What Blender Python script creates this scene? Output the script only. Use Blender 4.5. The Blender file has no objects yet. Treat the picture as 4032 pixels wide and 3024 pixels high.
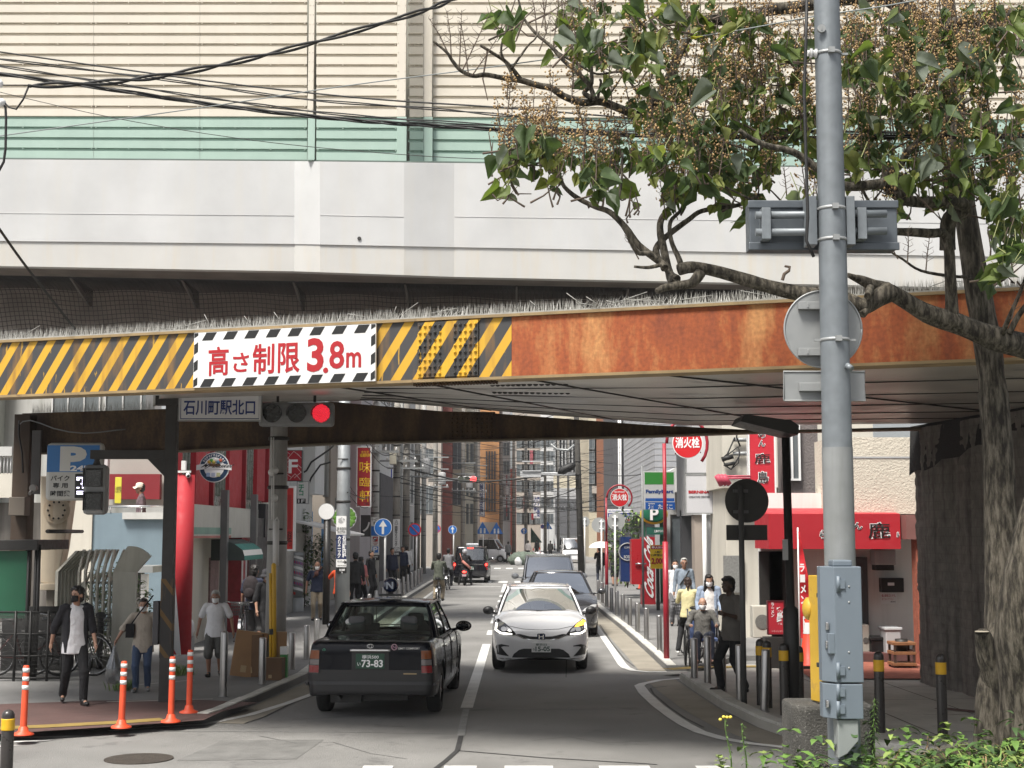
import bpy,bmesh,math,random
from mathutils import Vector,Matrix,Euler,noise as mnoise
R=math.radians
random.seed(7)
SC=bpy.context.scene
COL=SC.collection
F,CX,CY,HOR,CAMH=5590.0,2016.0,1512.0,2096.0,2.4
K=4032/2212.0
PITCH=math.atan((HOR-CY)/F)
cam=bpy.data.objects.new('camera',bpy.data.cameras.new('camera'))
COL.objects.link(cam)
cam.location=(0,0,CAMH)
cam.rotation_euler=(math.pi/2+PITCH,0,0)
cam.data.sensor_width=36
cam.data.lens=F/4032*36
cam.data.clip_start=0.1
cam.data.clip_end=3000
SC.camera=cam
SUN_EL,SUN_AZ=R(60),R(217)
w=bpy.data.worlds.new('World');SC.world=w;w.use_nodes=True
nt=w.node_tree;nt.nodes.clear()
sky=nt.nodes.new('ShaderNodeTexSky');sky.sky_type='NISHITA';sky.sun_disc=False
sky.sun_elevation=SUN_EL;sky.sun_rotation=SUN_AZ
sky.dust_density=4.0;sky.air_density=1.0;sky.ozone_density=1.0
hs=nt.nodes.new('ShaderNodeHueSaturation');hs.inputs['Saturation'].default_value=0.33
bg=nt.nodes.new('ShaderNodeBackground');bg.inputs['Strength'].default_value=0.08
wo=nt.nodes.new('ShaderNodeOutputWorld')
nt.links.new(sky.outputs[0],hs.inputs['Color']);nt.links.new(hs.outputs[0],bg.inputs[0]);nt.links.new(bg.outputs[0],wo.inputs[0])
sl=bpy.data.lights.new('sun','SUN');sl.energy=2.9;sl.angle=R(16);sl.color=(1,.955,.88)
so=bpy.data.objects.new('sun',sl);COL.objects.link(so)
sd=Vector((math.sin(SUN_AZ)*math.cos(SUN_EL),math.cos(SUN_AZ)*math.cos(SUN_EL),math.sin(SUN_EL)))
so.rotation_euler=sd.to_track_quat('Z','Y').to_euler()
so.location=sd*60
SC.view_settings.view_transform='Standard';SC.view_settings.look='None'
SC.view_settings.gamma=1;SC.view_settings.use_curve_mapping=False
SC.view_settings.exposure=1.12
SC.render.engine='CYCLES'
SC.cycles.max_bounces=7;SC.cycles.diffuse_bounces=4;SC.cycles.glossy_bounces=3
SC.cycles.transparent_max_bounces=12;SC.cycles.caustics_reflective=False;SC.cycles.caustics_refractive=False
SC.cycles.use_denoising=True
def ray(px,py):
 u=(px-CX)/F;v=(CY-py)/F
 c,s=math.cos(PITCH),math.sin(PITCH)
 return Vector((u,c-v*s,s+v*c))
def at(px,py,Y):
 "point seen at source pixel px, py on the vertical plane y = Y"
 d=ray(px,py);t=Y/d.y
 return Vector((d.x*t,Y,CAMH+d.z*t))
def gnd(px,py,z=0.0):
 d=ray(px,py);t=(z-CAMH)/d.z
 return Vector((d.x*t,d.y*t,z))
def A(x,y,Y):return at(x*K,y*K,Y)
def G(x,y,z=0.0):return gnd(x*K,y*K,z)
def V(*a):return Vector(a)
class MB:
 "collects faces; build() links them as ONE mesh object"
 def __init__(s):s.v=[];s.f=[];s.mi=[];s.sm=[];s.M=None
 def add(s,vs,fs,m=0,smooth=False):
  n=len(s.v)
  s.v+=[(s.M@Vector(p))if s.M is not None else Vector(p)for p in vs]
  s.f+=[tuple(n+i for i in f)for f in fs]
  s.mi+=[m]*len(fs);s.sm+=[smooth]*len(fs)
  return s
 def box(s,x0,y0,z0,x1,y1,z1,m=0):
  if x0>x1:x0,x1=x1,x0
  if y0>y1:y0,y1=y1,y0
  if z0>z1:z0,z1=z1,z0
  return s.add([(x0,y0,z0),(x1,y0,z0),(x1,y1,z0),(x0,y1,z0),(x0,y0,z1),(x1,y0,z1),(x1,y1,z1),(x0,y1,z1)],[(0,3,2,1),(4,5,6,7),(0,1,5,4),(1,2,6,5),(2,3,7,6),(3,0,4,7)],m)
 def cbox(s,c,d,m=0):
  return s.box(c[0]-d[0]/2,c[1]-d[1]/2,c[2]-d[2]/2,c[0]+d[0]/2,c[1]+d[1]/2,c[2]+d[2]/2,m)
 def tube(s,pts,rad,n=8,m=0,smooth=True,caps=True,flat=None):
  pts=[Vector(p)for p in pts];k=len(pts)
  rad=rad if isinstance(rad,(list,tuple))else[rad]*k
  vs=[];up=None
  for i,p in enumerate(pts):
   t=(pts[min(i+1,k-1)]-pts[max(i-1,0)])
   if t.length<1e-9:t=Vector((0,0,1))
   t.normalize()
   if up is None:
    up=Vector((0,0,1))if abs(t.z)<.9 else Vector((1,0,0))
   a=t.cross(up)
   if a.length<1e-6:a=t.cross(Vector((1,.1,0)))
   a.normalize();b=a.cross(t);up=b
   for j in range(n):
    q=2*math.pi*j/n
    vs.append(p+a*(math.cos(q)*rad[i])+b*(math.sin(q)*rad[i]*(flat or 1)))
  fs=[(i*n+j,i*n+(j+1)%n,(i+1)*n+(j+1)%n,(i+1)*n+j)for i in range(k-1)for j in range(n)]
  s.add(vs,fs,m,smooth)
  if caps:s.add(vs[:n],[tuple(range(n))][:1],m);s.add(vs[-n:],[tuple(reversed(range(n)))],m)
  return s
 def cyl(s,p0,p1,r0,r1=None,n=16,m=0):return s.tube([p0,p1],[r0,r0 if r1 is None else r1],n,m)
 def lathe(s,prof,n=20,m=0,c=(0,0,0),smooth=True):
  vs=[(c[0]+r*math.cos(2*math.pi*j/n),c[1]+r*math.sin(2*math.pi*j/n),c[2]+z)for r,z in prof for j in range(n)]
  fs=[(i*n+j,i*n+(j+1)%n,(i+1)*n+(j+1)%n,(i+1)*n+j)for i in range(len(prof)-1)for j in range(n)]
  return s.add(vs,fs,m,smooth)
 def prism(s,poly,vec,m=0):
  n=len(poly);vec=Vector(vec);p=[Vector(q)for q in poly]
  return s.add(p+[q+vec for q in p],[tuple(range(n)),tuple(reversed(range(n,2*n)))]+[(i,i+n,(i+1)%n+n,(i+1)%n)for i in range(n)],m)
 def disc(s,c,r,th,axis=(0,-1,0),n=28,m=0):
  a=Vector(axis).normalized();c=Vector(c)
  return s.tube([c,c+a*th],[r,r],n,m,smooth=False)
 def ell(s,c,r,nu=12,nv=8,m=0,rot=None):
  vs=[];c=Vector(c)
  for i in range(nv+1):
   th=math.pi*i/nv
   for j in range(nu):
    ph=2*math.pi*j/nu
    p=Vector((r[0]*math.sin(th)*math.cos(ph),r[1]*math.sin(th)*math.sin(ph),r[2]*math.cos(th)))
    vs.append(c+(rot@p if rot is not None else p))
  return s.add(vs,[(i*nu+j,(i+1)*nu+j,(i+1)*nu+(j+1)%nu,i*nu+(j+1)%nu)for i in range(nv)for j in range(nu)],m,True)
 def quad(s,a,b,c,d,m=0,smooth=False):return s.add([a,b,c,d],[(0,1,2,3)],m,smooth)
 def build(s,name,mats,parent=None,world=True,bevel=0,fix=True,recalc=True):
  me=bpy.data.meshes.new(name)
  vs=s.v
  if parent is not None and world:
   inv=wmat(parent).inverted()
   vs=[inv@v for v in vs]
  me.from_pydata([tuple(v)for v in vs],[],s.f)
  if not isinstance(mats,(list,tuple)):mats=[mats]
  for q in mats:me.materials.append(q)
  me.polygons.foreach_set('material_index',s.mi);me.polygons.foreach_set('use_smooth',s.sm)
  if recalc:
   b=bmesh.new();b.from_mesh(me)
   bmesh.ops.remove_doubles(b,verts=b.verts,dist=1e-5)
   bmesh.ops.recalc_face_normals(b,faces=b.faces);b.to_mesh(me);b.free()
  me.update()
  o=bpy.data.objects.new(name,me);COL.objects.link(o)
  if parent is not None:o.parent=parent
  if bevel:
   md=o.modifiers.new('bevel','BEVEL');md.width=bevel;md.segments=2;md.limit_method='ANGLE';md.angle_limit=R(40)
  return o
def wmat(o):
 m=Matrix.LocRotScale(o.location,o.rotation_euler,o.scale)
 return wmat(o.parent)@m if o.parent else m
def tag(o,label=None,cat=None,group=None,kind=None):
 if label:o['label']=label
 if cat:o['category']=cat
 if group:o['group']=group
 if kind:o['kind']=kind
 return o
def thing(name,loc,label,cat,group=None,rz=0.0):
 o=bpy.data.objects.new(name,None);COL.objects.link(o)
 o.location=loc;o.rotation_euler=(0,0,rz);o.empty_display_size=.2
 return tag(o,label,cat,group)
KIDS=None
def copy_tree(o,parent=None):
 c=o.copy();COL.objects.link(c)
 if parent is not None:c.parent=parent
 for ch in list(o.children):copy_tree(ch,c)
 return c
def dup(o,loc,label,group=None,rz=None,scale=None):
 c=copy_tree(o);c.location=loc;c['label']=label
 if group:c['group']=group
 if rz is not None:c.rotation_euler=(0,0,rz)
 if scale:c.scale=(scale,)*3
 return c
MATS={}
def mat(name,col,r=.6,me=0.0,var=.12,vs=2.0,bump=0.0,bs=30.0,streak=0.0,scol=(.1,.08,.06),ss=2.5,coat=0.0,spot=0.0,spcol=(.05,.04,.03),sps=5.0,spec=.5,tr=None):
 if name in MATS:return MATS[name]
 m=bpy.data.materials.new(name);m.use_nodes=True;MATS[name]=m
 n=m.node_tree.nodes;L=m.node_tree.links;b=n['Principled BSDF']
 b.inputs['Base Color'].default_value=(*col,1);b.inputs['Roughness'].default_value=r;b.inputs['Metallic'].default_value=me
 b.inputs['Specular IOR Level'].default_value=spec;b.inputs['Coat Weight'].default_value=coat;b.inputs['Coat Roughness'].default_value=.05
 if tr:b.inputs['Subsurface Weight'].default_value=0
 tc=n.new('ShaderNodeTexCoord');out=None
 def noise(scale,det=5,vec=None,rough=.6):
  q=n.new('ShaderNodeTexNoise');q.inputs['Scale'].default_value=scale;q.inputs['Detail'].default_value=det;q.inputs['Roughness'].default_value=rough
  L.new(vec or tc.outputs['Object'],q.inputs['Vector']);return q.outputs['Fac']
 def ramp(fac,a,bb):
  q=n.new('ShaderNodeMapRange');q.inputs[1].default_value=a;q.inputs[2].default_value=bb;L.new(fac,q.inputs[0]);q.clamp=True;return q
 def mix(fac,c1,c2,mode='MIX'):
  q=n.new('ShaderNodeMix');q.data_type='RGBA';q.blend_type=mode
  for sock,val in((q.inputs[0],fac),(q.inputs[6],c1),(q.inputs[7],c2)):
   if hasattr(val,'is_linked'):L.new(val,sock)
   elif isinstance(val,(int,float)):sock.default_value=val
   else:sock.default_value=(*val,1)
  return q.outputs[2]
 cur=col
 if var:
  q=ramp(noise(vs),.3,.7);q.inputs[3].default_value=1-var;q.inputs[4].default_value=1+var*.6
  x=n.new('ShaderNodeVectorMath');x.operation='SCALE';x.inputs[0].default_value=col;L.new(q.outputs[0],x.inputs['Scale']);cur=x.outputs[0]
 if streak:
  mp=n.new('ShaderNodeMapping');mp.inputs['Scale'].default_value=(ss,ss,ss*.07);L.new(tc.outputs['Object'],mp.inputs[0])
  q=ramp(noise(2.0,4,mp.outputs[0]),.5,.78);q2=n.new('ShaderNodeMath');q2.operation='MULTIPLY';q2.inputs[1].default_value=streak
  L.new(q.outputs[0],q2.inputs[0]);cur=mix(q2.outputs[0],cur,scol)
 if spot:
  q=ramp(noise(sps,8,None,.7),.58,.66);q2=n.new('ShaderNodeMath');q2.operation='MULTIPLY';q2.inputs[1].default_value=spot
  L.new(q.outputs[0],q2.inputs[0]);cur=mix(q2.outputs[0],cur,spcol)
 if hasattr(cur,'is_linked'):L.new(cur,b.inputs['Base Color'])
 if var and r>.15 and me<.5:
  q=ramp(noise(vs*4),.3,.7);q.inputs[3].default_value=max(.05,r-.12);q.inputs[4].default_value=min(1,r+.1);L.new(q.outputs[0],b.inputs['Roughness'])
 if bump:
  bp=n.new('ShaderNodeBump');bp.inputs['Strength'].default_value=bump;bp.inputs['Distance'].default_value=.02
  L.new(noise(bs,4),bp.inputs['Height']);L.new(bp.outputs[0],b.inputs['Normal'])
 return m
def glow(name,col,st,base=None):
 if name in MATS:return MATS[name]
 m=mat(name,base or col,.3,var=0);b=m.node_tree.nodes['Principled BSDF']
 b.inputs['Emission Color'].default_value=(*col,1);b.inputs['Emission Strength'].default_value=st
 return m
def glass(name,tint,refl=1.0,rough=.02,trans=.8):
 "thin sheet of glass: tinted see-through plus mirror by Fresnel"
 if name in MATS:return MATS[name]
 m=bpy.data.materials.new(name);m.use_nodes=True;MATS[name]=m
 n=m.node_tree.nodes;L=m.node_tree.links;n.clear()
 t=n.new('ShaderNodeBsdfTransparent');t.inputs[0].default_value=(tint[0]*trans,tint[1]*trans,tint[2]*trans,1)
 g=n.new('ShaderNodeBsdfGlossy');g.inputs['Roughness'].default_value=rough;g.inputs[0].default_value=(.95,.97,1,1)
 lw=n.new('ShaderNodeLayerWeight');lw.inputs[0].default_value=.5
 fr=n.new('ShaderNodeMath');fr.operation='POWER';fr.inputs[1].default_value=3.5;L.new(lw.outputs['Facing'],fr.inputs[0])
 mm=n.new('ShaderNodeMath');mm.operation='MULTIPLY_ADD';mm.inputs[1].default_value=.8;mm.inputs[2].default_value=min(.6,.045*refl);mm.use_clamp=True
 mx=n.new('ShaderNodeMixShader');o=n.new('ShaderNodeOutputMaterial')
 L.new(fr.outputs[0],mm.inputs[0]);L.new(mm.outputs[0],mx.inputs[0]);L.new(t.outputs[0],mx.inputs[1]);L.new(g.outputs[0],mx.inputs[2]);L.new(mx.outputs[0],o.inputs[0])
 return m
TMP=bpy.data.scenes.new('workbench')
def baked(o):
 TMP.collection.objects.link(o)
 with bpy.context.temp_override(scene=TMP,view_layer=TMP.view_layers[0]):
  dg=bpy.context.evaluated_depsgraph_get();dg.update()
 me=bpy.data.meshes.new_from_object(o.evaluated_get(dg))
 TMP.collection.objects.unlink(o);return me
def text_mesh(s,bold=0.0,space=1.0,line=1.0):
 cu=bpy.data.curves.new('lettering','FONT');cu.body=s;cu.size=1;cu.offset=bold;cu.extrude=0;cu.resolution_u=3
 cu.align_x='CENTER';cu.space_character=space;cu.space_line=line
 o=bpy.data.objects.new('lettering',cu)
 me=baked(o)
 bpy.data.objects.remove(o);bpy.data.curves.remove(cu)
 return me
def lettering(s,p00,px,py,off,m,parent,bold=0.0,line=1.0,fit=True,italic=0.0,th=.004,name='lettering'):
 "lays the words s into the parallelogram p00 + [0..1] px + [0..1] py, lifted by off along its normal, as thin solid letters"
 me=text_mesh(s,bold,1.0,line)
 if not me.vertices:return None
 xs=[v.co.x for v in me.vertices];ys=[v.co.y for v in me.vertices]
 x0,x1,y0,y1=min(xs),max(xs),min(ys),max(ys)
 p00,px,py=Vector(p00),Vector(px),Vector(py);nrm=px.cross(py).normalized()*off
 sx=1/max(1e-6,x1-x0);sy=1/max(1e-6,y1-y0);ox=oy=0
 if not fit:
  k=min(px.length*sx,py.length*sy);ox=(1-k/(px.length*sx))/2;oy=(1-k/(py.length*sy))/2
  sx,sy=k/px.length,k/py.length
 inv=wmat(parent).inverted()
 for v in me.vertices:
  fx=(v.co.x-x0)*sx+ox;fy=(v.co.y-y0)*sy+oy
  v.co=inv@(p00+px*(fx+italic*fy)+py*fy+nrm)
 me.materials.clear();me.materials.append(m)
 for p in me.polygons:p.material_index=0
 o=bpy.data.objects.new(name,me);COL.objects.link(o);o.parent=parent
 return o
def words(s,x0,y0,x1,y1,Y,m,parent,bold=.012,line=1.0,fit=True,italic=0.0):
 "words on an upright surface at distance Y, in source pixels (x0,y0 upper left)"
 a=at(x0,y1,Y);b=at(x1,y1,Y);c=at(x0,y0,Y)
 c.x=a.x
 return lettering(s,a,b-a,V(0,0,c.z-a.z),.004,m,parent,bold,line,fit,italic)
def panel_box(mb,x0,y0,x1,y1,Y,th,m=0,lift=0.0):
 "upright board facing the camera whose front face is at Y - lift"
 a=at(x0,y1,Y-lift);b=at(x1,y0,Y-lift)
 return mb.box(a.x,Y-lift,a.z,b.x,Y-lift+th,b.z,m)
 #  palette shared by many things
M_ASPH=mat('asphalt',(.225,.221,.211),.85,var=.25,vs=.6,bump=.8,bs=70,spot=.6,spcol=(.12,.118,.115),sps=1.6,streak=0)
M_ASPH2=mat('old_asphalt',(.19,.187,.182),.9,var=.2,vs=.9,bump=.4,bs=80,spot=.3,spcol=(.06,.06,.06),sps=3)
M_PAINT=mat('road_paint',(.62,.62,.6),.7,var=.12,vs=3,spot=.55,spcol=(.25,.25,.24),sps=9)
M_KERB=mat('kerb_concrete',(.52,.51,.47),.9,var=.2,vs=2,bump=.3,bs=60,spot=.4,spcol=(.12,.115,.1),sps=6)
M_GUTTER=mat('gutter_concrete',(.27,.245,.2),.9,var=.22,vs=1.2,bump=.3,bs=70,spot=.4,spcol=(.14,.12,.1),sps=4)
M_PAVE=mat('paver_concrete',(.42,.405,.365),.9,var=.18,vs=2.5,bump=.3,bs=60,spot=.3,spcol=(.14,.13,.12),sps=5)
M_REDPAVE=mat('red_paving',(.1,.056,.05),.9,var=.25,vs=2,bump=.4,bs=60)
M_YTACT=mat('tactile_yellow',(.26,.18,.05),.75,var=.2,vs=4,bump=.2,bs=40)
M_BLACK=mat('black_steel',(.02,.019,.018),.5,var=.2,vs=5)
M_DKSTEEL=mat('dark_painted_steel',(.028,.026,.024),.6,var=.3,vs=4)
M_WHITE=mat('white_enamel',(.75,.75,.74),.4,var=.05,vs=4)
M_GALV=mat('galvanised_steel',(.185,.205,.22),.5,.25,var=.16,vs=9,streak=.3,scol=(.2,.22,.24),ss=6,bump=.04,bs=50)
M_ALU=mat('aluminium_back',(.3,.31,.31),.5,.3,var=.1,vs=4)
M_RUBBER=mat('rubber',(.012,.012,.012),.85,var=.1)
M_CHROME=mat('chrome',(.62,.62,.62),.18,1.0,var=.05)
M_INOX=mat('brushed_stainless',(.42,.41,.4),.3,.9,var=.15,vs=5,streak=.35,scol=(.14,.12,.1),ss=14)
M_YELLOW=mat('signal_yellow',(.7,.4,.015),.5,var=.12,vs=5)
M_RED=mat('sign_red',(.55,.025,.03),.42,var=.06)
M_BLUE=mat('sign_blue',(.02,.15,.5),.42,var=.06)
M_NAVY=mat('navy_ink',(.012,.03,.15),.5,var=0)
M_INK=mat('black_ink',(.012,.012,.012),.5,var=0)
M_WHITEINK=mat('white_ink',(.82,.82,.82),.45,var=0)
M_REDINK=mat('red_ink',(.38,.012,.018),.45,var=0)
M_WOODPOLE=None
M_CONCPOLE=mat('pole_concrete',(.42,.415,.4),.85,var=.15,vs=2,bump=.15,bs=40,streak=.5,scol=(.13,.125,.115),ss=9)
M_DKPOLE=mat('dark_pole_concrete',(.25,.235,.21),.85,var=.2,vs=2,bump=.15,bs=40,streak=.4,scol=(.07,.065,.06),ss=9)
M_CABLE=mat('cable_black',(.012,.012,.012),.6,var=0)
def slab(name,pts,z0,z1,m,kind='structure',bev=.012,parent=None):
 mb=MB();mb.prism([V(p[0],p[1],z0)for p in pts],(0,0,z1-z0))
 o=mb.build(name,m,parent,bevel=bev)
 if kind:o['kind']=kind
 return o
def sheet(name,polys,z,m):
 mb=MB()
 for p in polys:mb.add([(q[0],q[1],z)for q in p],[tuple(range(len(p)))])
 o=mb.build(name,m);o['kind']='structure'
 return o
def strip(pl,w):
 "flat band of width w (or widths) along the ground points pl, as quads"
 out=[];L_=[];R_=[]
 for i,p in enumerate(pl):
  a=pl[max(0,i-1)];b=pl[min(len(pl)-1,i+1)]
  d=V(b[0]-a[0],b[1]-a[1],0).normalized();n=V(-d.y,d.x,0)
  ww=w[i]if isinstance(w,list)else w
  L_.append(V(p[0],p[1],0)+n*ww/2);R_.append(V(p[0],p[1],0)-n*ww/2)
 for i in range(len(pl)-1):out.append([L_[i],R_[i],R_[i+1],L_[i+1]])
 return out
mb=MB();mb.add([(-160,-30,0),(160,-30,0),(160,520,0),(-160,520,0)],[(0,1,2,3)])
o=mb.build('road',M_ASPH);o['kind']='structure'
PZ=.12
KL=[G(452,1560),G(480,1551),G(570,1512),G(665,1468),V(-3.45,28,0),V(-3.62,38,0),V(-3.75,52,0),V(-3.75,80,0),V(-3.6,92,0)]
KR_near=[V(11,14.2,0),G(2212,1668),G(1960,1640),G(1800,1622),G(1720,1600),G(1640,1572),G(1560,1532),G(1500,1493),G(1468,1470)]
KR_far=[G(1520,1450),G(1440,1450),G(1400,1412),G(1345,1362),G(1312,1335),V(2.62,55,0),V(2.75,80,0),V(2.8,92,0)]
left_pave=[V(p.x,p.y,0)for p in KL]+[V(-9,92,0),V(-9,26,0),V(-30,26,0),V(-30,17.2,0),G(0,1588),G(250,1572)]
slab('left_pavement',left_pave,-.3,PZ-.02,M_ASPH2,bev=0)
slab('right_pavement',KR_near+[V(4.1,25.2,0),V(13,25.6,0),V(13,14,0)],-.3,PZ-.02,M_PAVE,bev=0)
slab('far_right_pavement',KR_far+[V(14,92,0),V(14,27.2,0),V(4.2,27.0,0)],-.3,PZ-.02,M_ASPH2,bev=0)
def kerb(name,pts,w,z,side):
 "row of kerb stones about 0.6 m long along pts"
 mb=MB();pts=[V(p[0],p[1],0)for p in pts]
 for a,b in zip(pts,pts[1:]):
  L_=(b-a).length;k=max(1,round(L_/.6))if L_<40 else round(L_/1.2);d=(b-a).normalized();n=V(-d.y,d.x,0)*side*w
  for i in range(k):
   p=a+d*(L_*i/k+.006);q=a+d*(L_*(i+1)/k-.006)
   zz=z+random.uniform(-.006,.006)
   mb.add([V(p.x,p.y,-.1),V(q.x,q.y,-.1),V(q.x,q.y,-.1)+n,V(p.x,p.y,-.1)+n,V(p.x,p.y,zz)+n*.08,V(q.x,q.y,zz)+n*.08,V(q.x,q.y,zz)+n,V(p.x,p.y,zz)+n],[(0,1,2,3),(4,5,6,7),(0,1,5,4),(1,2,6,5),(2,3,7,6),(3,0,4,7)])
 o=mb.build(name,M_KERB,bevel=.01);o['kind']='structure'
kerb('left_kerb',KL,.17,PZ,1)
kerb('right_kerb',KR_near,.2,PZ+.02,-1)
kerb('far_right_kerb',KR_far[1:],.17,PZ,-1)
gl=[G(455,1562),G(500,1548),G(580,1512),G(670,1472),V(-3.4,28,0),V(-3.57,38,0),V(-3.7,52,0),V(-3.7,80,0)]
sheet('gutter',strip([V(p.x+.22,p.y-.05,0)for p in gl],.46)+strip([V(p.x-.24,p.y,0)for p in KR_far[1:6]],.46)+strip([V(p.x-.3,p.y+.1,0)for p in KR_near[2:]],.5),.004,M_GUTTER)
lines=[]
lines+=strip([G(235,1580),G(330,1572),G(440,1566),G(540,1545),G(620,1520),G(692,1494),V(-2.98,28,0),V(-3.12,38,0),V(-3.2,52,0),V(-3.2,66,0)],.12)
lines+=strip([G(1008,1530),G(1030,1460),G(1051,1392)],.17)
for y0,y1 in((1372,1362),(1347,1335),(1328,1322),(1313,1308),(1301,1297),(1290,1286),(1280,1262)):
 lines+=strip([G(1058+(1372-y0)*.3,y0),G(1058+(1372-y1)*.3,y1)],.16)
rl=[G(1284,1348),G(1303,1376),G(1325,1408),G(1344,1436),G(1352,1443),G(1368,1449),G(1400,1452),G(1440,1452)]
lines+=strip(rl,[.14,.14,.14,.16,.16,.13,.12,.1])
rl2=[G(1470,1466),G(1425,1470),G(1388,1478),G(1381,1482),G(1392,1498),G(1420,1524),G(1455,1550),G(1480,1566),G(1512,1582),G(1560,1596),G(1620,1607),G(1720,1618),V(6.2,14.6,0)]
lines+=strip(rl2,[.1,.12,.14,.16,.17,.17,.17,.17,.16,.15,.14,.13,.13])
for x0,x1 in((786,850),(960,1030),(1090,1194),(1293,1402),(1501,1575)):
 a=G(x0,1655.5);b=G(x1,1655.5)
 lines.append([a,b,V(b.x,b.y-3.2,0),V(a.x,a.y-3.2,0)])
for(xa,ya,xb,yb)in((26,1592,181,1590),(20,1603,114,1600),(8,1614,42,1611)):
 a=G(xa,ya);b=G(xb,yb);a2=G(-400,ya+9)
 lines.append([a2+V(0,-.16,0),b+V(-.15,-.14,0),b,a2])
for i in range(8):lines.append([V(-3+i*.78,68.2,0),V(-2.55+i*.78,68.2,0),V(-2.55+i*.78,70.8,0),V(-3+i*.78,70.8,0)])
for i in range(9):lines.append([V(-3.6+i*.8,94,0),V(-3.15+i*.8,94,0),V(-3.15+i*.8,97,0),V(-3.6+i*.8,97,0)])
lines+=strip([V(-3.1,63.5,0),V(-.5,63.5,0)],.4)
lines+=strip([V(-.3,60.5,0),V(2.2,60.5,0)],.35)
sheet('road_markings',lines,.008,M_PAINT)
sheet('worn_road_seam',strip([G(640,1553),G(1000,1531),G(1200,1531),G(1420,1533)],.035)+strip([G(1008,1530),G(1004,1545),G(1000,1565),G(996,1590)],.09)+strip([G(250,1580),G(700,1581),G(980,1585)],.03),.0065,mat('worn_paint',(.27,.27,.26),.8,var=.3,vs=6))
sheet('asphalt_patch',[[V(-3,53,0),V(2.2,53,0),V(2.2,55.2,0),V(-3,55.2,0)],[V(-.4,31,0),V(1.6,31.2,0),V(1.6,33.4,0),V(-.4,33.2,0)],[V(-2.6,34,0),V(-1.2,34,0),V(-1.3,41,0),V(-2.7,41,0)],[G(480,1600),G(700,1598),G(640,1640),G(380,1644)]],.003,mat('patch_asphalt',(.17,.168,.16),.9,var=.25,vs=3,bump=.5,bs=60))
sheet('crack',strip([G(560,1590),G(640,1606),G(720,1604),G(800,1628),G(880,1640)],.012)+strip([G(1150,1600),G(1230,1592),G(1300,1606),G(1420,1600)],.01)+strip([V(.9,24,0),V(1.1,29,0),V(.8,33,0),V(1.2,40,0)],.015),.0035,mat('crack_dark',(.06,.06,.06),.9,var=.3))
sheet('tar_joint',strip([G(996,1590),G(988,1622),G(962,1645),G(940,1662)],.06)+strip([G(988,1622),G(1180,1638),G(1420,1652)],.03)+strip([V(p.x+.44,p.y-.06,0)for p in gl[:4]],.03)+strip([p+V(-.0,0,0)for p in[G(1370,1440),G(1350,1425),G(1322,1390),G(1296,1350)]],.02)+strip([G(1440,1483),G(1405,1487),G(1412,1500),G(1445,1528),G(1480,1552),G(1520,1572)],.03),.0055,mat('tar',(.035,.035,.035),.8,var=.2))
def on_pave(name,polys,z,m):return sheet(name,polys,z,m)
on_pave('red_paving',[[G(-60,1590,.1),G(250,1570,.1),G(440,1556,.1),G(478,1538,.1),G(555,1488+30,.1),G(430,1512,.1),G(200,1514,.1),G(-60,1524,.1)]],.104,M_REDPAVE)
on_pave('tactile_paving',strip([G(-40,1576,.1),G(100,1570,.1),G(250,1562,.1),G(352,1555,.1)],.28)+strip([G(1440,1447,.1),G(1500,1443,.1),G(1640,1440,.1)],.3),.11,M_YTACT)
on_pave('pavement_joint',strip([G(230,1517,.1),G(330,1515,.1),G(460,1511,.1)],.05)+strip([G(300,1480,.1),G(420,1470,.1)],.04),.109,M_KERB)
on_pave('brick_paving',[[G(1752,1466,.12),G(2020,1466,.12),G(2060,1432,.12),G(1700,1428,.12)]],.122,mat('brick_paving',(.3,.1,.065),.85,var=.3,vs=7,bump=.4,bs=30))
on_pave('side_street',[[V(4.15,25.25,0),V(13,25.65,0),V(13,27.15,0),V(4.25,27.0,0)]],.0045,M_ASPH2)
jl=[]
for k in range(7):
 y=15.2+k*1.55;jl+=strip([V(4.0 if y>19 else 5.2,y,0),V(9,y+.4,0)],.02)
for k in range(4):jl+=strip([V(4.9+k*1.1,15,0),V(4.5+k*1.1,25,0)],.02)
sheet('paver_joint',jl,.104,mat('joint_dirt',(.1,.09,.07),.95,var=.2))
sheet('red_band',strip([V(5.6,19,0),V(7.4,17,0)],.22),.107,M_REDPAVE)
mh=MB();c=G(300,1640);mh.disc((c.x,c.y,0),.36,.01,(0,0,1),40);o=mh.build('manhole_cover',mat('cast_iron',(.07,.06,.05),.7,.3,var=.3,vs=12,bump=.8,bs=60))
tag(o,'round dark iron manhole cover in the sunlit road at the lower left','manhole cover')
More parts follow.
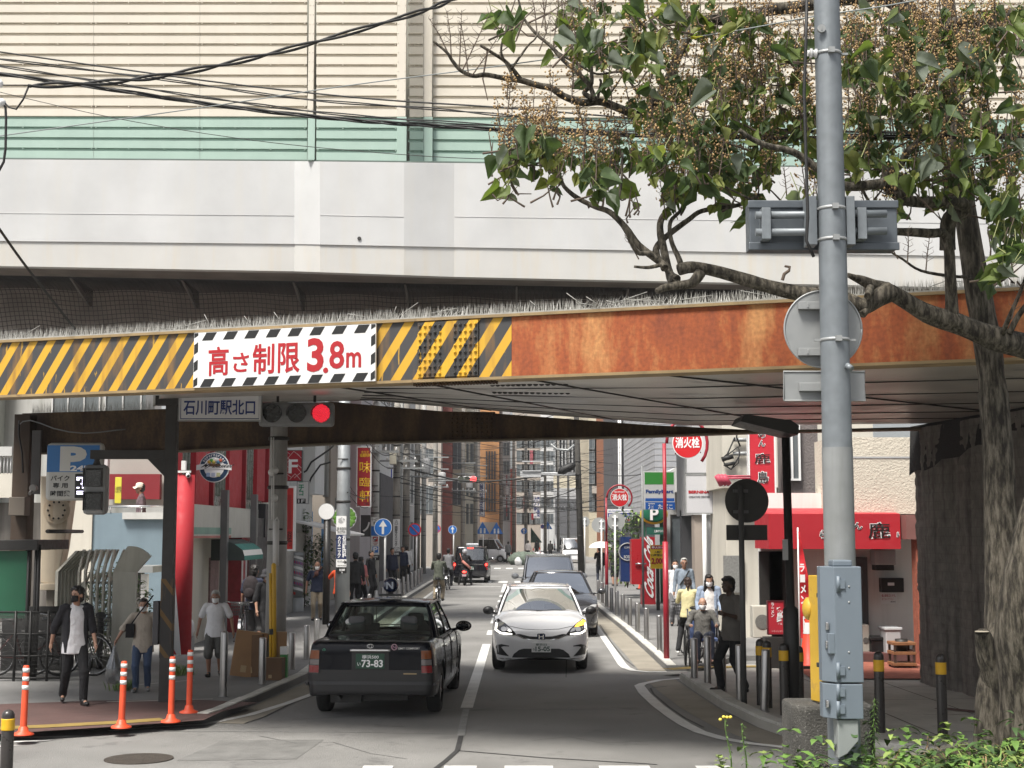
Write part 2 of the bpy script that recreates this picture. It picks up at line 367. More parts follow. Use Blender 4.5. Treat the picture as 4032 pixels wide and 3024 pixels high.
#  low steel bridge with the height limit
ZL,ZR=16.6,12.95
XL,XR=A(0,800,ZL).x,A(2212,760,ZR).x
GD=V(XR-XL,ZR-ZL,0).normalized();GANG=math.atan2(GD.y,GD.x)
GO=V(XL,ZL,4.0)
def gx(px):
 d=ray(px*K,800*K);t=(GO.y*GD.x-GO.x*GD.y)/(d.y*GD.x-d.x*GD.y)
 return(V(d.x*t,d.y*t,0)-V(GO.x,GO.y,0)).dot(GD)
def gz(px,py):
 d=ray(px*K,py*K);t=(GO.y*GD.x-GO.x*GD.y)/(d.y*GD.x-d.x*GD.y)
 return CAMH+d.z*t
BR=thing('railway_bridge',GO,'low rusty steel girder bridge with hazard stripes across the street','bridge',rz=GANG)
zt=gz(500,715)-4.0;zb=gz(500,841)-4.0
def hazard_mat(name,period,slope,y_col,k_col,wear,duty=.45):
 m=mat(name,y_col,.6,var=0);n=m.node_tree.nodes;L=m.node_tree.links;b=n['Principled BSDF']
 tc=n.new('ShaderNodeTexCoord');sp=n.new('ShaderNodeSeparateXYZ');L.new(tc.outputs['Object'],sp.inputs[0])
 def math_(op,a,c):
  q=n.new('ShaderNodeMath');q.operation=op
  for i,val in enumerate((a,c)):
   if hasattr(val,'is_linked'):L.new(val,q.inputs[i])
   else:q.inputs[i].default_value=val
  return q.outputs[0]
 s=math_('SUBTRACT',sp.outputs['X'],math_('MULTIPLY',sp.outputs['Z'],slope))
 fr=math_('FRACT',math_('DIVIDE',math_('ADD',s,100.0),period),0)
 isy=math_('LESS_THAN',fr,duty)
 mp=n.new('ShaderNodeMapping');L.new(tc.outputs['Object'],mp.inputs[0]);mp.inputs['Rotation'].default_value=(0,R(35),0);mp.inputs['Scale'].default_value=(14,14,2.2)
 nz=n.new('ShaderNodeTexNoise');nz.inputs['Scale'].default_value=1.0;nz.inputs['Detail'].default_value=8;L.new(mp.outputs[0],nz.inputs['Vector'])
 big=n.new('ShaderNodeTexNoise');big.inputs['Scale'].default_value=2.3;L.new(tc.outputs['Object'],big.inputs['Vector'])
 rub=math_('MULTIPLY',math_('GREATER_THAN',math_('ADD',nz.outputs[0],math_('MULTIPLY',big.outputs[0],.35)),.92-wear),1.0)
 ye=math_('MAXIMUM',isy,math_('MULTIPLY',rub,.7))
 mx=n.new('ShaderNodeMix');mx.data_type='RGBA';L.new(ye,mx.inputs[0]);mx.inputs[6].default_value=(*k_col,1);mx.inputs[7].default_value=(*y_col,1)
 mp2=n.new('ShaderNodeMapping');L.new(tc.outputs['Object'],mp2.inputs[0]);mp2.inputs['Scale'].default_value=(5,5,.8)
 n2=n.new('ShaderNodeTexNoise');n2.inputs['Scale'].default_value=1.6;n2.inputs['Detail'].default_value=7;L.new(mp2.outputs[0],n2.inputs['Vector'])
 mr=n.new('ShaderNodeMapRange');mr.inputs[1].default_value=.5;mr.inputs[2].default_value=.75;mr.inputs[4].default_value=.75;L.new(n2.outputs[0],mr.inputs[0])
 m2=n.new('ShaderNodeMix');m2.data_type='RGBA';L.new(mr.outputs[0],m2.inputs[0]);L.new(mx.outputs[2],m2.inputs[6]);m2.inputs[7].default_value=(.25,.13,.03,1)
 L.new(m2.outputs[2],b.inputs['Base Color'])
 return m
M_HAZ=hazard_mat('hazard_stripes',.25,.66,(.58,.33,.025),(.045,.045,.047),.1)
M_HAZ2=hazard_mat('hazard_stripes_plate',.25,.66,(.62,.36,.02),(.03,.03,.03),.06)
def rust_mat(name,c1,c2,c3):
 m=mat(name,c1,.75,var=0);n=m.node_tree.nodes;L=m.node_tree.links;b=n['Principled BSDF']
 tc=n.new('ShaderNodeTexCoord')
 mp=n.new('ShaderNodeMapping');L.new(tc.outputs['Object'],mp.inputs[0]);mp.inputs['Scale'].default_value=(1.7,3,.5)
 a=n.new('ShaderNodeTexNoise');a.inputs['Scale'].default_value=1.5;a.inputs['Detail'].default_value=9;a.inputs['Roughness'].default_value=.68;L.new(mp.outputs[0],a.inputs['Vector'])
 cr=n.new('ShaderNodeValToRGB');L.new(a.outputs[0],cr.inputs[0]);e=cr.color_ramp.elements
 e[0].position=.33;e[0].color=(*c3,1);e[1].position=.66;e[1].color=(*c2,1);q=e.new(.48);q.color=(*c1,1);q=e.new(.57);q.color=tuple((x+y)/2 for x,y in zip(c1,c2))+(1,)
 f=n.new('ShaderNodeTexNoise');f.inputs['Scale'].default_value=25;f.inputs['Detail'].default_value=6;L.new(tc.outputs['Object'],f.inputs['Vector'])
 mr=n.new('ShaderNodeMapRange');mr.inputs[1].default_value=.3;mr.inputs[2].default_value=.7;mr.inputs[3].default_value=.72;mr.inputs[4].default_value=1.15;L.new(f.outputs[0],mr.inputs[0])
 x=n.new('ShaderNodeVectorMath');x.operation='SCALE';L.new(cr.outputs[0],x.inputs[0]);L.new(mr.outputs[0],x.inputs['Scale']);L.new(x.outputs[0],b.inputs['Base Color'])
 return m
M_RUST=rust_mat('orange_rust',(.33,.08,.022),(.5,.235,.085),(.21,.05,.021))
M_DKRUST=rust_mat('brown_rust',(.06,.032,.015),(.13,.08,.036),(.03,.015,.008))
M_SOFFIT=mat('soffit_steel',(.46,.43,.385),.4,.1,var=.5,vs=.7,spot=.5,spcol=(.04,.035,.03),sps=1.1,bump=.12,bs=3)
M_SPIKE=mat('spike_plastic',(.34,.335,.31),.45,var=.2,vs=20)
M_UNDER0=mat('dark_underside',(.1,.09,.08),.9,var=.3)
def bl(px,py,dz=0):return V(gx(px),0,gz(px,py)-4.0)
D=.62
x_str=gx(1105);x_end=gx(2420);x_beg=gx(-160)
sp0,sp1=gx(903),gx(1034)
mb=MB();mb.box(x_beg,0,0,x_str,.014,D);mb.build('striped_web',M_HAZ,BR,world=False)
mb=MB();mb.box(x_str+.002,0,0,x_end,.014,D);mb.build('rusty_web',M_RUST,BR,world=False)
mb=MB();mb.box(x_beg,-.035,-.03,x_end,.26,-.001);mb.box(x_beg,-.03,D+.001,x_end,.26,D+.03);mb.build('flange',mat('flange_paint',(.28,.2,.1),.7,var=.3,vs=3,spot=.5,spcol=(.1,.05,.03)),BR,world=False)
mb=MB();mb.box(sp0,-.022,.02,sp1,-.002,D-.015);mb.build('splice_plate',M_HAZ2,BR,world=False)
mb=MB()
for i in range(12):
 for j in range(8):
  if 4<i<7:continue
  x=sp0+(i+.5)/12*(sp1-sp0);z=.02+(j+.5)/8*(D-.04)
  mb.tube([(x,-.022,z),(x,-.034,z)],[.017,.017],6,0);mb.ell((x,-.034,z),(.012,.014,.012),6,4)
mb.build('bolts',M_HAZ2,BR,world=False)
mb=MB()
for i in range(26):
 for r in(0,1):mb.tube([(sp0-.06+i*.036,.05+r*.07,-.03),(sp0-.06+i*.036,.05+r*.07,-.06)],.014,6)
mb.build('underside_bolts',M_DKRUST,BR,world=False)
mb=MB();rnd=random.Random(3)
def spikes(mb,x0,x1,y0,z0,h,step,tilt=.25):
 x=x0
 while x<x1:
  messy=.5+.5*mnoise.noise(V(x*1.7,3,0));g=1+(2.5 if 5.0<x<8.3 and messy>.55 else 0)
  for rr in range(3):
   yy=y0+rr*.05
   tip=V(x+rnd.gauss(0,.018*g),yy+rnd.uniform(-.04,.04)*g,z0+h*rnd.uniform(.75,1.1))
   b0=V(x+rnd.uniform(-.008,.008),yy,z0)
   mb.add([b0+V(-.0034,0,0),b0+V(.0034,0,0),b0+V(0,.005,0),tip],[(0,1,3),(1,2,3),(2,0,3)])
  if rnd.random()<.012*g*g:
   p=V(x,y0,z0+.04);mb.tube([p,p+V(rnd.uniform(-.4,.4),0,rnd.uniform(.02,.14))],.004,4)
  x+=step*rnd.uniform(.6,1.4)
spikes(mb,gx(-40),gx(2260),-.015,D+.04,.125,.016)
mb.box(gx(-40),-.02,D+.031,gx(2260),.13,D+.045)
mb.build('bird_spikes',M_SPIKE,BR,world=False)
s0,s1=gx(424),gx(816);szt=gz(424,717)-4;szb=gz(424,828)-4
S0=s0;SW=s1-s0;ZB=gz(820,820)-4.02;SH=.615
mb=MB();mb.box(S0,-.06,ZB,S0+SW,-.03,ZB+SH);sg=mb.build('height_sign',M_WHITE,BR,world=False)
mb=MB();per=SW/8.35;bt=SH*.15
yy=-.0625
def para(x0,x1,z0,z1,sl):
 mb.add([(x0,yy,z0),(x1,yy,z0),(x1+sl,yy,z1),(x0+sl,yy,z1)],[(0,1,2,3)])
for i in range(8):
 x=S0+per*(i+.38)
 para(x,x+per*.5,ZB+SH-bt,ZB+SH-.004,bt*.6)
 para(x-per*.05,x+per*.45,ZB+.004,ZB+bt,bt*.6)
for xx in(S0+.004,S0+SW-.054):
 for k,(za,zc)in enumerate(((.0,.14),(.28,.46),(.6,.78),(.9,1))):
  mb.add([(xx,yy,ZB+SH*za+(.0 if k else .004)),(xx+.05,yy,ZB+SH*min(za+.05,.98)),(xx+.05,yy,ZB+SH*min(zc+.05,.993)),(xx,yy,ZB+SH*zc-.004)],[(0,1,2,3)])
mb.build('border_stripes',M_INK,sg,world=False)
W_=wmat(BR)
def sgt(t,u0,v0,u1,v1,m,bold=.02,fit=True):
 a=W_@V(S0+SW*u0,-.06,ZB+SH*v0)
 lettering(t,a,W_.to_3x3()@V(SW*(u1-u0),0,0),V(0,0,SH*(v1-v0)),.004,m,sg,bold,1,fit)
sgt('高',.085,.2,.2,.73,M_REDINK);sgt('さ',.225,.25,.315,.6,M_REDINK);sgt('制',.335,.2,.455,.74,M_REDINK);sgt('限',.475,.2,.595,.74,M_REDINK)
sgt('3',.635,.2,.725,.8,M_REDINK,.03);sgt('.',.722,.17,.75,.27,M_REDINK,.02);sgt('8',.755,.24,.835,.73,M_REDINK,.02);sgt('m',.845,.25,.925,.52,M_REDINK,.02)
BL=A(50,975,25.0);BRt=A(2240,905,21.4)
def back(px):
 a,b=V(BL.x,BL.y,0),V(BRt.x,BRt.y,0);d=ray(px*K,900*K)
 t=((a.x)*(b.y-a.y)-(a.y)*(b.x-a.x))/(d.x*(b.y-a.y)-d.y*(b.x-a.x))
 return t
def bz(px,py):d=ray(px*K,py*K);t=back(px);return V(d.x*t,d.y*t,CAMH+ray(px*K,py*K).z*t)
bot=[(48,978),(400,973),(720,957),(975,951),(1070,949),(1400,941),(1650,932),(1990,925)]
top=[(48,893),(400,882),(720,868),(975,890),(1070,893),(1400,918),(1650,930),(1990,922)]
mb=MB();th=V(GD.y*-.05,GD.x*.05,0)
for i in range(len(bot)-1):
 p=[bz(*bot[i]),bz(*bot[i+1]),bz(*top[i+1]),bz(*top[i])]
 mb.prism(p,th)
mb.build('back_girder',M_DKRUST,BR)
mb=MB()
p0,p1=bz(972,951),bz(1068,949);q0=bz(972,889);
for i in range(9):
 for j in range(6):
  u=(i+.5)/9;v=(j+.5)/6
  c=bz(972+96*u,891+57*v)-th*.45
  mb.ell(c,(.024,.02,.024),6,4)
a_,b_,c_,d_=bz(970,950),bz(1070,948.5),bz(1070,890),bz(970,889)
off=V(GD.y*.012,-GD.x*.012,0)
mb.prism([a_+off,b_+off,c_+off,d_+off],V(-off.x*.8,-off.y*.8,0))
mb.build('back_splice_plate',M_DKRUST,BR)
mb=MB()
for i in range(len(bot)-1):
 a,b=bz(*bot[i]),bz(*bot[i+1]);nrm=V(-GD.y,GD.x,0)
 mb.prism([a-nrm*.13+V(0,0,-.03),b-nrm*.13+V(0,0,-.03),b+nrm*.15+V(0,0,-.03),a+nrm*.15+V(0,0,-.03)],(0,0,.028))
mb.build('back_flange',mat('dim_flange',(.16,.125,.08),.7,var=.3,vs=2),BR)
mb=MB()
fr=[W_@V(gx(x),.27,.012)for x in(330,560,800,1105,1500,2330)]
bk=[bz(x,y)+V(0,0,.02)for x,y in((330,880),(560,872),(800,868),(1150,897),(1500,922),(2330,915))]
for i in range(len(fr)-1):
 N=4
 for j in range(N):
  a=fr[i].lerp(bk[i],j/N);b=fr[i+1].lerp(bk[i+1],j/N);c=fr[i+1].lerp(bk[i+1],(j+1)/N);d=fr[i].lerp(bk[i],(j+1)/N)
  up=V(0,0,.25)
  mb.add([a,b,c,d,a+up,b+up,c+up,d+up],[(0,1,2,3),(7,6,5,4),(0,4,5,1),(1,5,6,2),(2,6,7,3),(3,7,4,0)])
mb.build('soffit',M_SOFFIT,BR)
mb=MB();g0,g1=W_@V(gx(-420),.27,.58),W_@V(gx(370),.27,.58);mb.prism([g0,g1,V(g1.x+2.2,g1.y+8.0,g1.z+.4),V(g0.x-.4,g0.y+7.8,g0.z+.4)],(0,0,.045));mb.build('deck_or_shade_slab',M_UNDER0,BR)  # added slab, out of view; shades the left pavement and the back girder
mb=MB()
def sof(u,v):
 k=u*(len(fr)-1);i=min(int(k),len(fr)-2);f=k-i
 return fr[i].lerp(fr[i+1],f).lerp(bk[i].lerp(bk[i+1],f),v)+V(0,0,-.006)
for v in(.2,.38,.56,.72,.86):mb.tube([sof(.38+.62*k/12,v)for k in range(13)],.008,4)
for u in(.45,.6,.75,.9):
 mb.tube([sof(u-.14,.02),sof(u+.1,.97)],.01,4)
mb.build('soffit_seams',M_DKSTEEL,BR)
mb=MB()
for(u,v)in((.56,.12),(.56,.3)):
 for k in range(14):mb.ell(sof(u+k*.007,v),(.03,.03,.02),6,4)
mb.build('soffit_bolts',M_DKSTEEL,BR)
mb=MB();spk=MB()
for k in range(170):
 px=70+k*1.56;b=bz(px,893-(px-48)*.031)
 for q in range(2):
  tip=b+V(rnd.gauss(0,.03),rnd.gauss(0,.03),.2*rnd.uniform(.7,1.1));spk.add([b+V(-.003,0,0),b+V(.003,0,0),b+V(0,.005,0),tip],[(0,1,3),(1,2,3),(2,0,3)])
spk.build('back_bird_spikes',M_SPIKE,BR)
#  abutment wall at the right, under the bridge
def riven_mat():
 m=mat('split_face_blocks',(.21,.19,.17),.95,var=.3,vs=5,streak=.9,scol=(.035,.03,.028),ss=3.4)
 n=m.node_tree.nodes;L=m.node_tree.links;b=n['Principled BSDF'];old=b.inputs['Base Color'].links[0].from_socket
 tc=n.new('ShaderNodeTexCoord');sp=n.new('ShaderNodeSeparateXYZ');L.new(tc.outputs['Object'],sp.inputs[0]);cb=n.new('ShaderNodeCombineXYZ');L.new(sp.outputs['Y'],cb.inputs[0]);L.new(sp.outputs['Z'],cb.inputs[1])
 br=n.new('ShaderNodeTexBrick');br.inputs['Scale'].default_value=1;br.inputs['Brick Width'].default_value=.07;br.inputs['Row Height'].default_value=.13;br.inputs['Mortar Size'].default_value=.009;br.inputs['Color1'].default_value=(1,1,1,1);br.inputs['Color2'].default_value=(.55,.55,.55,1);br.inputs['Mortar'].default_value=(.12,.12,.12,1);L.new(cb.outputs[0],br.inputs['Vector'])
 mx=n.new('ShaderNodeMix');mx.data_type='RGBA';mx.blend_type='MULTIPLY';mx.inputs[0].default_value=.18;L.new(old,mx.inputs[6]);L.new(br.outputs['Color'],mx.inputs[7]);L.new(mx.outputs[2],b.inputs['Base Color'])
 bp=n.new('ShaderNodeBump');bp.inputs['Strength'].default_value=1.0;bp.inputs['Distance'].default_value=.012;L.new(br.outputs['Color'],bp.inputs['Height']);L.new(bp.outputs[0],b.inputs['Normal'])
 return m
a0=G(1985,1474,.1);a1=G(2112,1506,.1)
dirw=(a1-a0).normalized();a2=a0+dirw*9
AB=thing('abutment_wall',(a0.x,a0.y,.0),'dark rough block abutment wall under the right end of the rusty bridge','wall')
mb=MB();nx=V(-dirw.y,dirw.x,0)
if nx.x<0:nx=-nx
N,H_=190,108;Z1=4.0
vs=[]
for j in range(H_+1):
 for i in range(N+1):
  p=a0.lerp(a2,i/N);z=Z1*j/H_
  bx=(i/N*9)/.19;bzz=z/.065;cell=mnoise.cell(V(math.floor(bx+(math.floor(bzz)%2)*.5),math.floor(bzz),0))
  r_=-.012*cell-.004*mnoise.noise(V(i*.9,j*.9,1))-.09*abs(math.sin(i/N*9*2.2))-.03*mnoise.noise(V(i*.35,j*.05,7))
  vs.append(V(p.x,p.y,z)+nx*(r_+.03))
mb.add(vs,[(j*(N+1)+i,j*(N+1)+i+1,(j+1)*(N+1)+i+1,(j+1)*(N+1)+i)for j in range(H_)for i in range(N)],0,True)
mb.prism([V(a0.x,a0.y,0)+nx*.07,V(a2.x,a2.y,0)+nx*.07,V(a2.x,a2.y,0)+nx*3,V(a0.x,a0.y,0)+nx*3+V(0,2.2,0)],(0,0,Z1))
mb.build('block_face',riven_mat(),AB)
mb=MB();
lip=[]
for k in range(31):
 f=k/30;p=a0.lerp(a2,f);lip.append(V(p.x,p.y,3.28+1.2*f+.04*math.sin(k*1.9)+(.0 if k else 0)))
vs=[]
for p in lip:vs+=[p-nx*.06,V(p.x,p.y,max(4.05,p.z+.3))-nx*.02]
mb.add(vs,[(2*i,2*i+2,2*i+3,2*i+1)for i in range(30)])
mb.add([v+nx*.12 for v in vs],[(2*i,2*i+2,2*i+3,2*i+1)for i in range(30)])
mb.build('netting_cover',mat('black_netting',(.02,.02,.02),.95,var=.5,vs=30,bump=.6,bs=60),AB)
#  elevated expressway above
EY=36.0;EK=EY/30.0
def ez(z):return 2.4+(z-2.4)*EK
EX=thing('elevated_expressway',(0,EY,8),'white concrete elevated expressway with cream and green sound barrier','expressway')
M_CONC=mat('white_parapet',(.5,.505,.505),.75,var=.12,vs=.6,streak=.7,scol=(.5,.49,.46),ss=1.6,bump=.12,bs=4)
M_CONC2=mat('white_fascia_steel',(.5,.495,.475),.6,var=.07,vs=.8,streak=.55,scol=(.5,.44,.34),ss=2.2)
xs=[-140,636,691,873,981,2360];ys=[EY,EY,EY-.62,EY-.62,EY-.33,EY-.25]
def lin(a,x):
 for(x0,y0),(x1,y1)in zip(a,a[1:]):
  if x<=x1 or(x1,y1)==a[-1]:return y0+(y1-y0)*(x-x0)/(x1-x0)
TOP=[(-140,343),(640,348),(985,352),(2360,368)];MID=[(-140,519),(640,527),(985,534),(2069,553),(2360,558)];BOT=[(-140,572),(640,586),(985,598),(1317,604),(2038,620),(2360,627)]
def wall_part(name,U,L_,m,fwd=0.0,dep=.35,joints=True):
 mb=MB();F_=[]
 for x,y in zip(xs,ys):
  F_.append((A(x,lin(L_,x),y-fwd),A(x,lin(U,x),y-fwd)))
 for(a,b),(c,d)in zip(F_,F_[1:]):
  k=V(0,dep,0)
  mb.add([a,c,d,b,a+k,c+k,d+k,b+k],[(0,1,2,3),(7,6,5,4),(0,4,5,1),(3,2,6,7)])
 return mb.build(name,m,EX)
wall_part('parapet',TOP,MID,M_CONC,.035)
MIDL=[(x,y+.3)for x,y in MID]
wall_part('fascia_girder',MIDL,BOT,M_CONC2,0.0,.3)
mb=MB()
for i in range(5):
 if i in(1,3):continue
 a=A(xs[i]+1,lin(TOP,xs[i])+116,ys[i]-.04);b=A(xs[i+1]-1,lin(TOP,xs[i+1])+118,ys[i+1]-.04);mb.tube([a,b],.006,4)
mb.build('cast_seam',mat('seam_grey',(.54,.54,.54),.8),EX)
mb=MB();panel_box(mb,1235*K,538*K,1290*K,597*K,EY,.1)
for i in range(4):
 for j in range(4):mb.ell(A(1243+i*12.5,546+j*14,EY-.02),(.045,.03,.045),8,5)
mb.build('bolted_plate',M_CONC,EX)
mb=MB();c=A(776,515,EY-.68);mb.tube([c,c+V(0,.1,0)],.05,10);mb.build('drain_spout',M_DKSTEEL,EX)
M_CREAM=mat('cream_louvre',(.62,.575,.49),.5,var=.05,vs=1.2,streak=.1,scol=(.5,.44,.34),ss=2)
M_GREEN=mat('green_louvre',(.34,.46,.4),.5,var=.06,vs=1.2,streak=.1,scol=(.2,.34,.27),ss=2)
GB=[(-140,252),(880,254),(2360,260)]
def louvre(name,x0,x1,y0,y1,up,lo,n,m):
 "stack of n pressed slats; up and lo give the picture rows of the upper and lower edge"
 mb=MB()
 a0,a1=A(x0,lo(x0),y0),A(x1,lo(x1),y1);b0,b1=A(x0,up(x0),y0),A(x1,up(x1),y1)
 prof=[(0,.0),(.04,-.05),(.74,-.05),(.80,0.0),(.9,.0),(.94,-.02),(1,.0)]
 nr=V(-(a1-a0).y,(a1-a0).x,0).normalized()
 if nr.y<0:nr=-nr
 for i in range(n):
  pr=[]
  for f,d in prof:
   k=(i+f)/n
   pr.append((a0.lerp(b0,k)+nr*(d*1.1),a1.lerp(b1,k)+nr*(d*1.1)))
  for(p,q),(r_,s_)in zip(pr,pr[1:]):mb.add([p,q,s_,r_],[(0,1,2,3)])
  if i%2==0:
   for f in(.02,.33,.66,.98):
    c=pr[5][0].lerp(pr[5][1],f)-nr*.02;mb.ell(c,(.022,.02,.022),5,3)
 return mb.build(name,m,EX)
vx=[-24,204,433]
bays=[(-253,-24.7),(-24,203.3),(204,432.3),(433,664)]
for x0,x1 in bays:
 louvre('cream_panel',x0,x1,EY+.12,EY+.12,lambda x:-60,lambda x:lin(GB,x),14,M_CREAM)
 louvre('green_panel',x0,x1,EY+.12,EY+.12,lambda x:lin(GB,x)+.4,lambda x:lin(TOP,x)-1.0,4,M_GREEN)
louvre('cream_panel',684,858,EY-.5,EY-.5,lambda x:-60,lambda x:lin(GB,x),14,M_CREAM)
louvre('green_panel',684,858,EY-.5,EY-.5,lambda x:lin(GB,x)+.4,lambda x:lin(TOP,x)-1.0,4,M_GREEN)
louvre('cream_panel',881,911,EY-.4,EY+.1,lambda x:-60,lambda x:lin(GB,x),14,M_CREAM)
louvre('green_panel',881,911,EY-.4,EY+.1,lambda x:lin(GB,x)+.4,lambda x:lin(TOP,x)-1.0,4,M_GREEN)
for k in range(6):
 x0=936+k*253;x1=x0+252.3
 louvre('cream_panel',x0,x1,EY+.35,EY+.35,lambda x:-60,lambda x:lin(GB,x),14,M_CREAM)
 louvre('green_panel',x0,x1,EY+.35,EY+.35,lambda x:lin(GB,x)+.4,lambda x:lin(TOP,x)-1.0,4,M_GREEN)
for x0,x1,y in((665,682,EY-.45),(857,879,EY-.5),(912,935,EY+.2)):
 for nm,up,lo,m in(('cream_post',lambda x:-60,lambda x:lin(GB,x),M_CREAM),('green_post',lambda x:lin(GB,x)+.3,lambda x:lin(TOP,x)-.5,M_GREEN)):
  mb=MB();a,b=A(x0,lo(x0),y),A(x1,up(x1),y);mb.box(a.x,y-.09,a.z,b.x,y+.12,b.z)
  if nm=='cream_post':
   for q in range(12):
    for xx in(a.x+.03,b.x-.03):mb.ell((xx,y-.09,a.z+.2+q*.25),(.018,.015,.018),5,3)
  mb.build(nm,m,EX,bevel=.01)
mb=MB()
for i in range(5):
 a=A(xs[i],lin(TOP,xs[i])-.9,ys[i]+.02);b=A(xs[i+1],lin(TOP,xs[i+1])-.9,ys[i+1]+.02)
 mb.prism([a,b,b+V(0,.3,0),a+V(0,.3,0)],(0,0,.03))
mb.build('base_channel',mat('channel_dark',(.12,.16,.14),.6),EX)
mb=MB();mb.box(-18,EY+.75,ez(10.2),28,EY+.8,19);mb.build('backing_sheet',mat('backing_grey',(.3,.3,.26),.8),EX)  # added sheet, keeps sky light from leaking through the panel joints
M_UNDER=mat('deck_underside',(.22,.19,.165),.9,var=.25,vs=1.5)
mb=MB()
for(x0,y0),(x1,y1)in zip(list(zip(xs,ys)),list(zip(xs,ys))[1:]):
 a,b=A(x0,lin(BOT,x0),y0+.3),A(x1,lin(BOT,x1),y1+.3)
 mb.prism([a+V(0,0,.06),b+V(0,0,.06),b+V(0,4.2,.06),a+V(0,4.2,.06)],(0,0,.3))
mb.build('deck_or_shade_slab',M_UNDER,EX)
for i in range(-1,16):
 mb=MB()
 x=(-9.6+i*2.42)*EK;zz=ez(7.95-(x/EK+11)*.02)
 mb.prism([V(x,EY+.35,zz-.02),V(x,EY+2.4,zz-.02),V(x,EY+2.4,zz-.5),V(x,EY+2.1,zz-.52)],(.05,0,0));mb.build('overhang_bracket',M_UNDER0,EX)
mb=MB();mb.box(-30,EY+2.7,ez(6.1),26,EY+3.2,ez(8.4));mb.box(-30,EY+3.2,ez(6.1),26,EY+4.4,ez(6.2));mb.build('box_girder',M_UNDER,EX)
def netp(u,v):
 x=(-13+33*u)*EK;dr=.5+.5*math.cos((x/EK+9.6)/2.42*2*math.pi)
 zt=ez(7.88-(x/EK+11)*.02);y=EY+.31+2.3*v;z=zt+.04-.55*v*v*(.6+.4*dr)-max(0,v-.55)*3.2
 return V(x,y-.06*dr*v,z)
mb=MB();NU,NV=330,34
def cord(pts,w):
 for p,q in zip(pts,pts[1:]):
  d=(q-p);n_=V(0,0,1)if abs(d.x)>abs(d.z)+abs(d.y)else V(1,0,0)
  mb.add([p-n_*w,q-n_*w,q+n_*w,p+n_*w],[(0,1,2,3)])
for j in range(NV+1):cord([netp(i/110,j/NV)for i in range(111)],.008)
for i in range(NU+1):cord([netp(i/NU,j/12)for j in range(13)],.008)
o=mb.build('safety_net',mat('net_cord',(.018,.016,.015),.9,var=0),EX,recalc=False)
#  near right corner: pole, cabinet, planter, tree
PZL=10.2
pb=A(1825,1655,PZL)
PO=thing('steel_pole',(pb.x,PZL,.3),'tall galvanised steel pole in front of the rusty girder','pole')
mb=MB();prf=[]
for y,w in((-40,56),(300,58),(600,61),(900,63.5),(1180,65.5),(1400,67),(1640,69)):
 q=A(1786+(y-10)*(1824-1786)/1630,y,PZL);prf.append((w/2*PZL/3067,q.z-.3))
prf.reverse();prf=[(prf[0][0],-.3)]+prf
mb.lathe(prf,32);mb.build('shaft',M_GALV,PO,world=False)
mb=MB();lo=A(1806,1286,PZL).z-.3;hi=A(1805,967,PZL).z-.3
mb.lathe([(.1095,lo-.4),(.1095,hi)],32);mb.build('wrapped_sheet',mat('pole_wrap',(.24,.25,.25),.5,.2,var=.15,vs=6,streak=.6,scol=(.2,.21,.2),ss=12),PO,world=False)
for yy,r_ in((735,.1),(118,.094),(452,.096),(519,.098)):
 mb=MB();z=A(1800,yy,PZL).z-.3;mb.lathe([(r_+.003,z-.012),(r_+.006,z-.012),(r_+.006,z+.012),(r_+.003,z+.012)],32)
 mb.box(-r_-.05,-.02,z-.008,-r_,.0,z+.008);mb.box(r_,-.02,z-.008,r_+.05,0,z+.008);mb.box(-.02,-r_-.03,z-.02,.025,-r_+.01,z+.02)
 mb.build('band_clamp',M_ALU,PO,world=False)
mb=MB();q=A(1768,72,PZL)-V(pb.x,PZL,.3);mb.tube([(q.x,-.085,q.z),(q.x,-.11,q.z)],.03,16);mb.box(q.x-.004,-.114,q.z-.015,q.x+.004,-.109,q.z+.015);mb.build('plug',M_ALU,PO,world=False)
mb=MB();q=A(1748,118,PZL)-V(pb.x,PZL,.3)
for k,r_ in((0,.022),(.02,.035),(.04,.024),(.055,.033),(.075,.02)):mb.tube([(q.x-.02+k,-.03,q.z),(q.x-.005+k,-.03,q.z)],r_,14)
mb.build('insulator',M_WHITE,PO,world=False)
mb=MB();pts=[A(1743,0,PZL-.13),A(1741,90,PZL-.13),A(1737,200,PZL-.13),A(1745,470,PZL-.14),A(1742,520,PZL-.14),A(1758,555,PZL-.14)];mb.tube(pts,.012,8);mb.build('down_cable',M_CABLE,PO)
mb=MB();a=A(1829,789,PZL-.1);mb.tube([a,a+V(.03,-.03,-.03)],.022,12);mb.build('pipe_stub',M_GALV,PO)
SB=thing('sign_box',A(1778,538,PZL+.3),'wide grey sign box seen from behind, clamped to the galvanised pole by two rails','sign box')
mb=MB();a=A(1620,538,PZL+.15);b=A(1937,436,PZL+.15);mb.box(a.x,PZL+.15,a.z,b.x,PZL+.33,b.z)
mb.box(a.x-.01,PZL+.135,a.z-.01,b.x+.01,PZL+.15,a.z+.05);mb.box(a.x-.01,PZL+.135,b.z-.05,b.x+.01,PZL+.15,b.z+.01)
mb.build('casing',mat('casing_grey',(.1,.115,.13),.45,.3,var=.15,vs=4,streak=.3,scol=(.15,.16,.18)),SB,bevel=.008)
for yy in(462,499):
 mb=MB();mb.tube([A(1632,yy+3,PZL+.07),A(1915,yy,PZL+.07)],.028,14);mb.build('rail',M_GALV,SB)
for xx in(1655,1862):
 mb=MB();a=A(xx-8,516,PZL+.03);b=A(xx+10,448,PZL+.03);mb.box(a.x,PZL+.03,a.z,b.x,PZL+.16,b.z);mb.build('bracket',M_GALV,SB,bevel=.004)
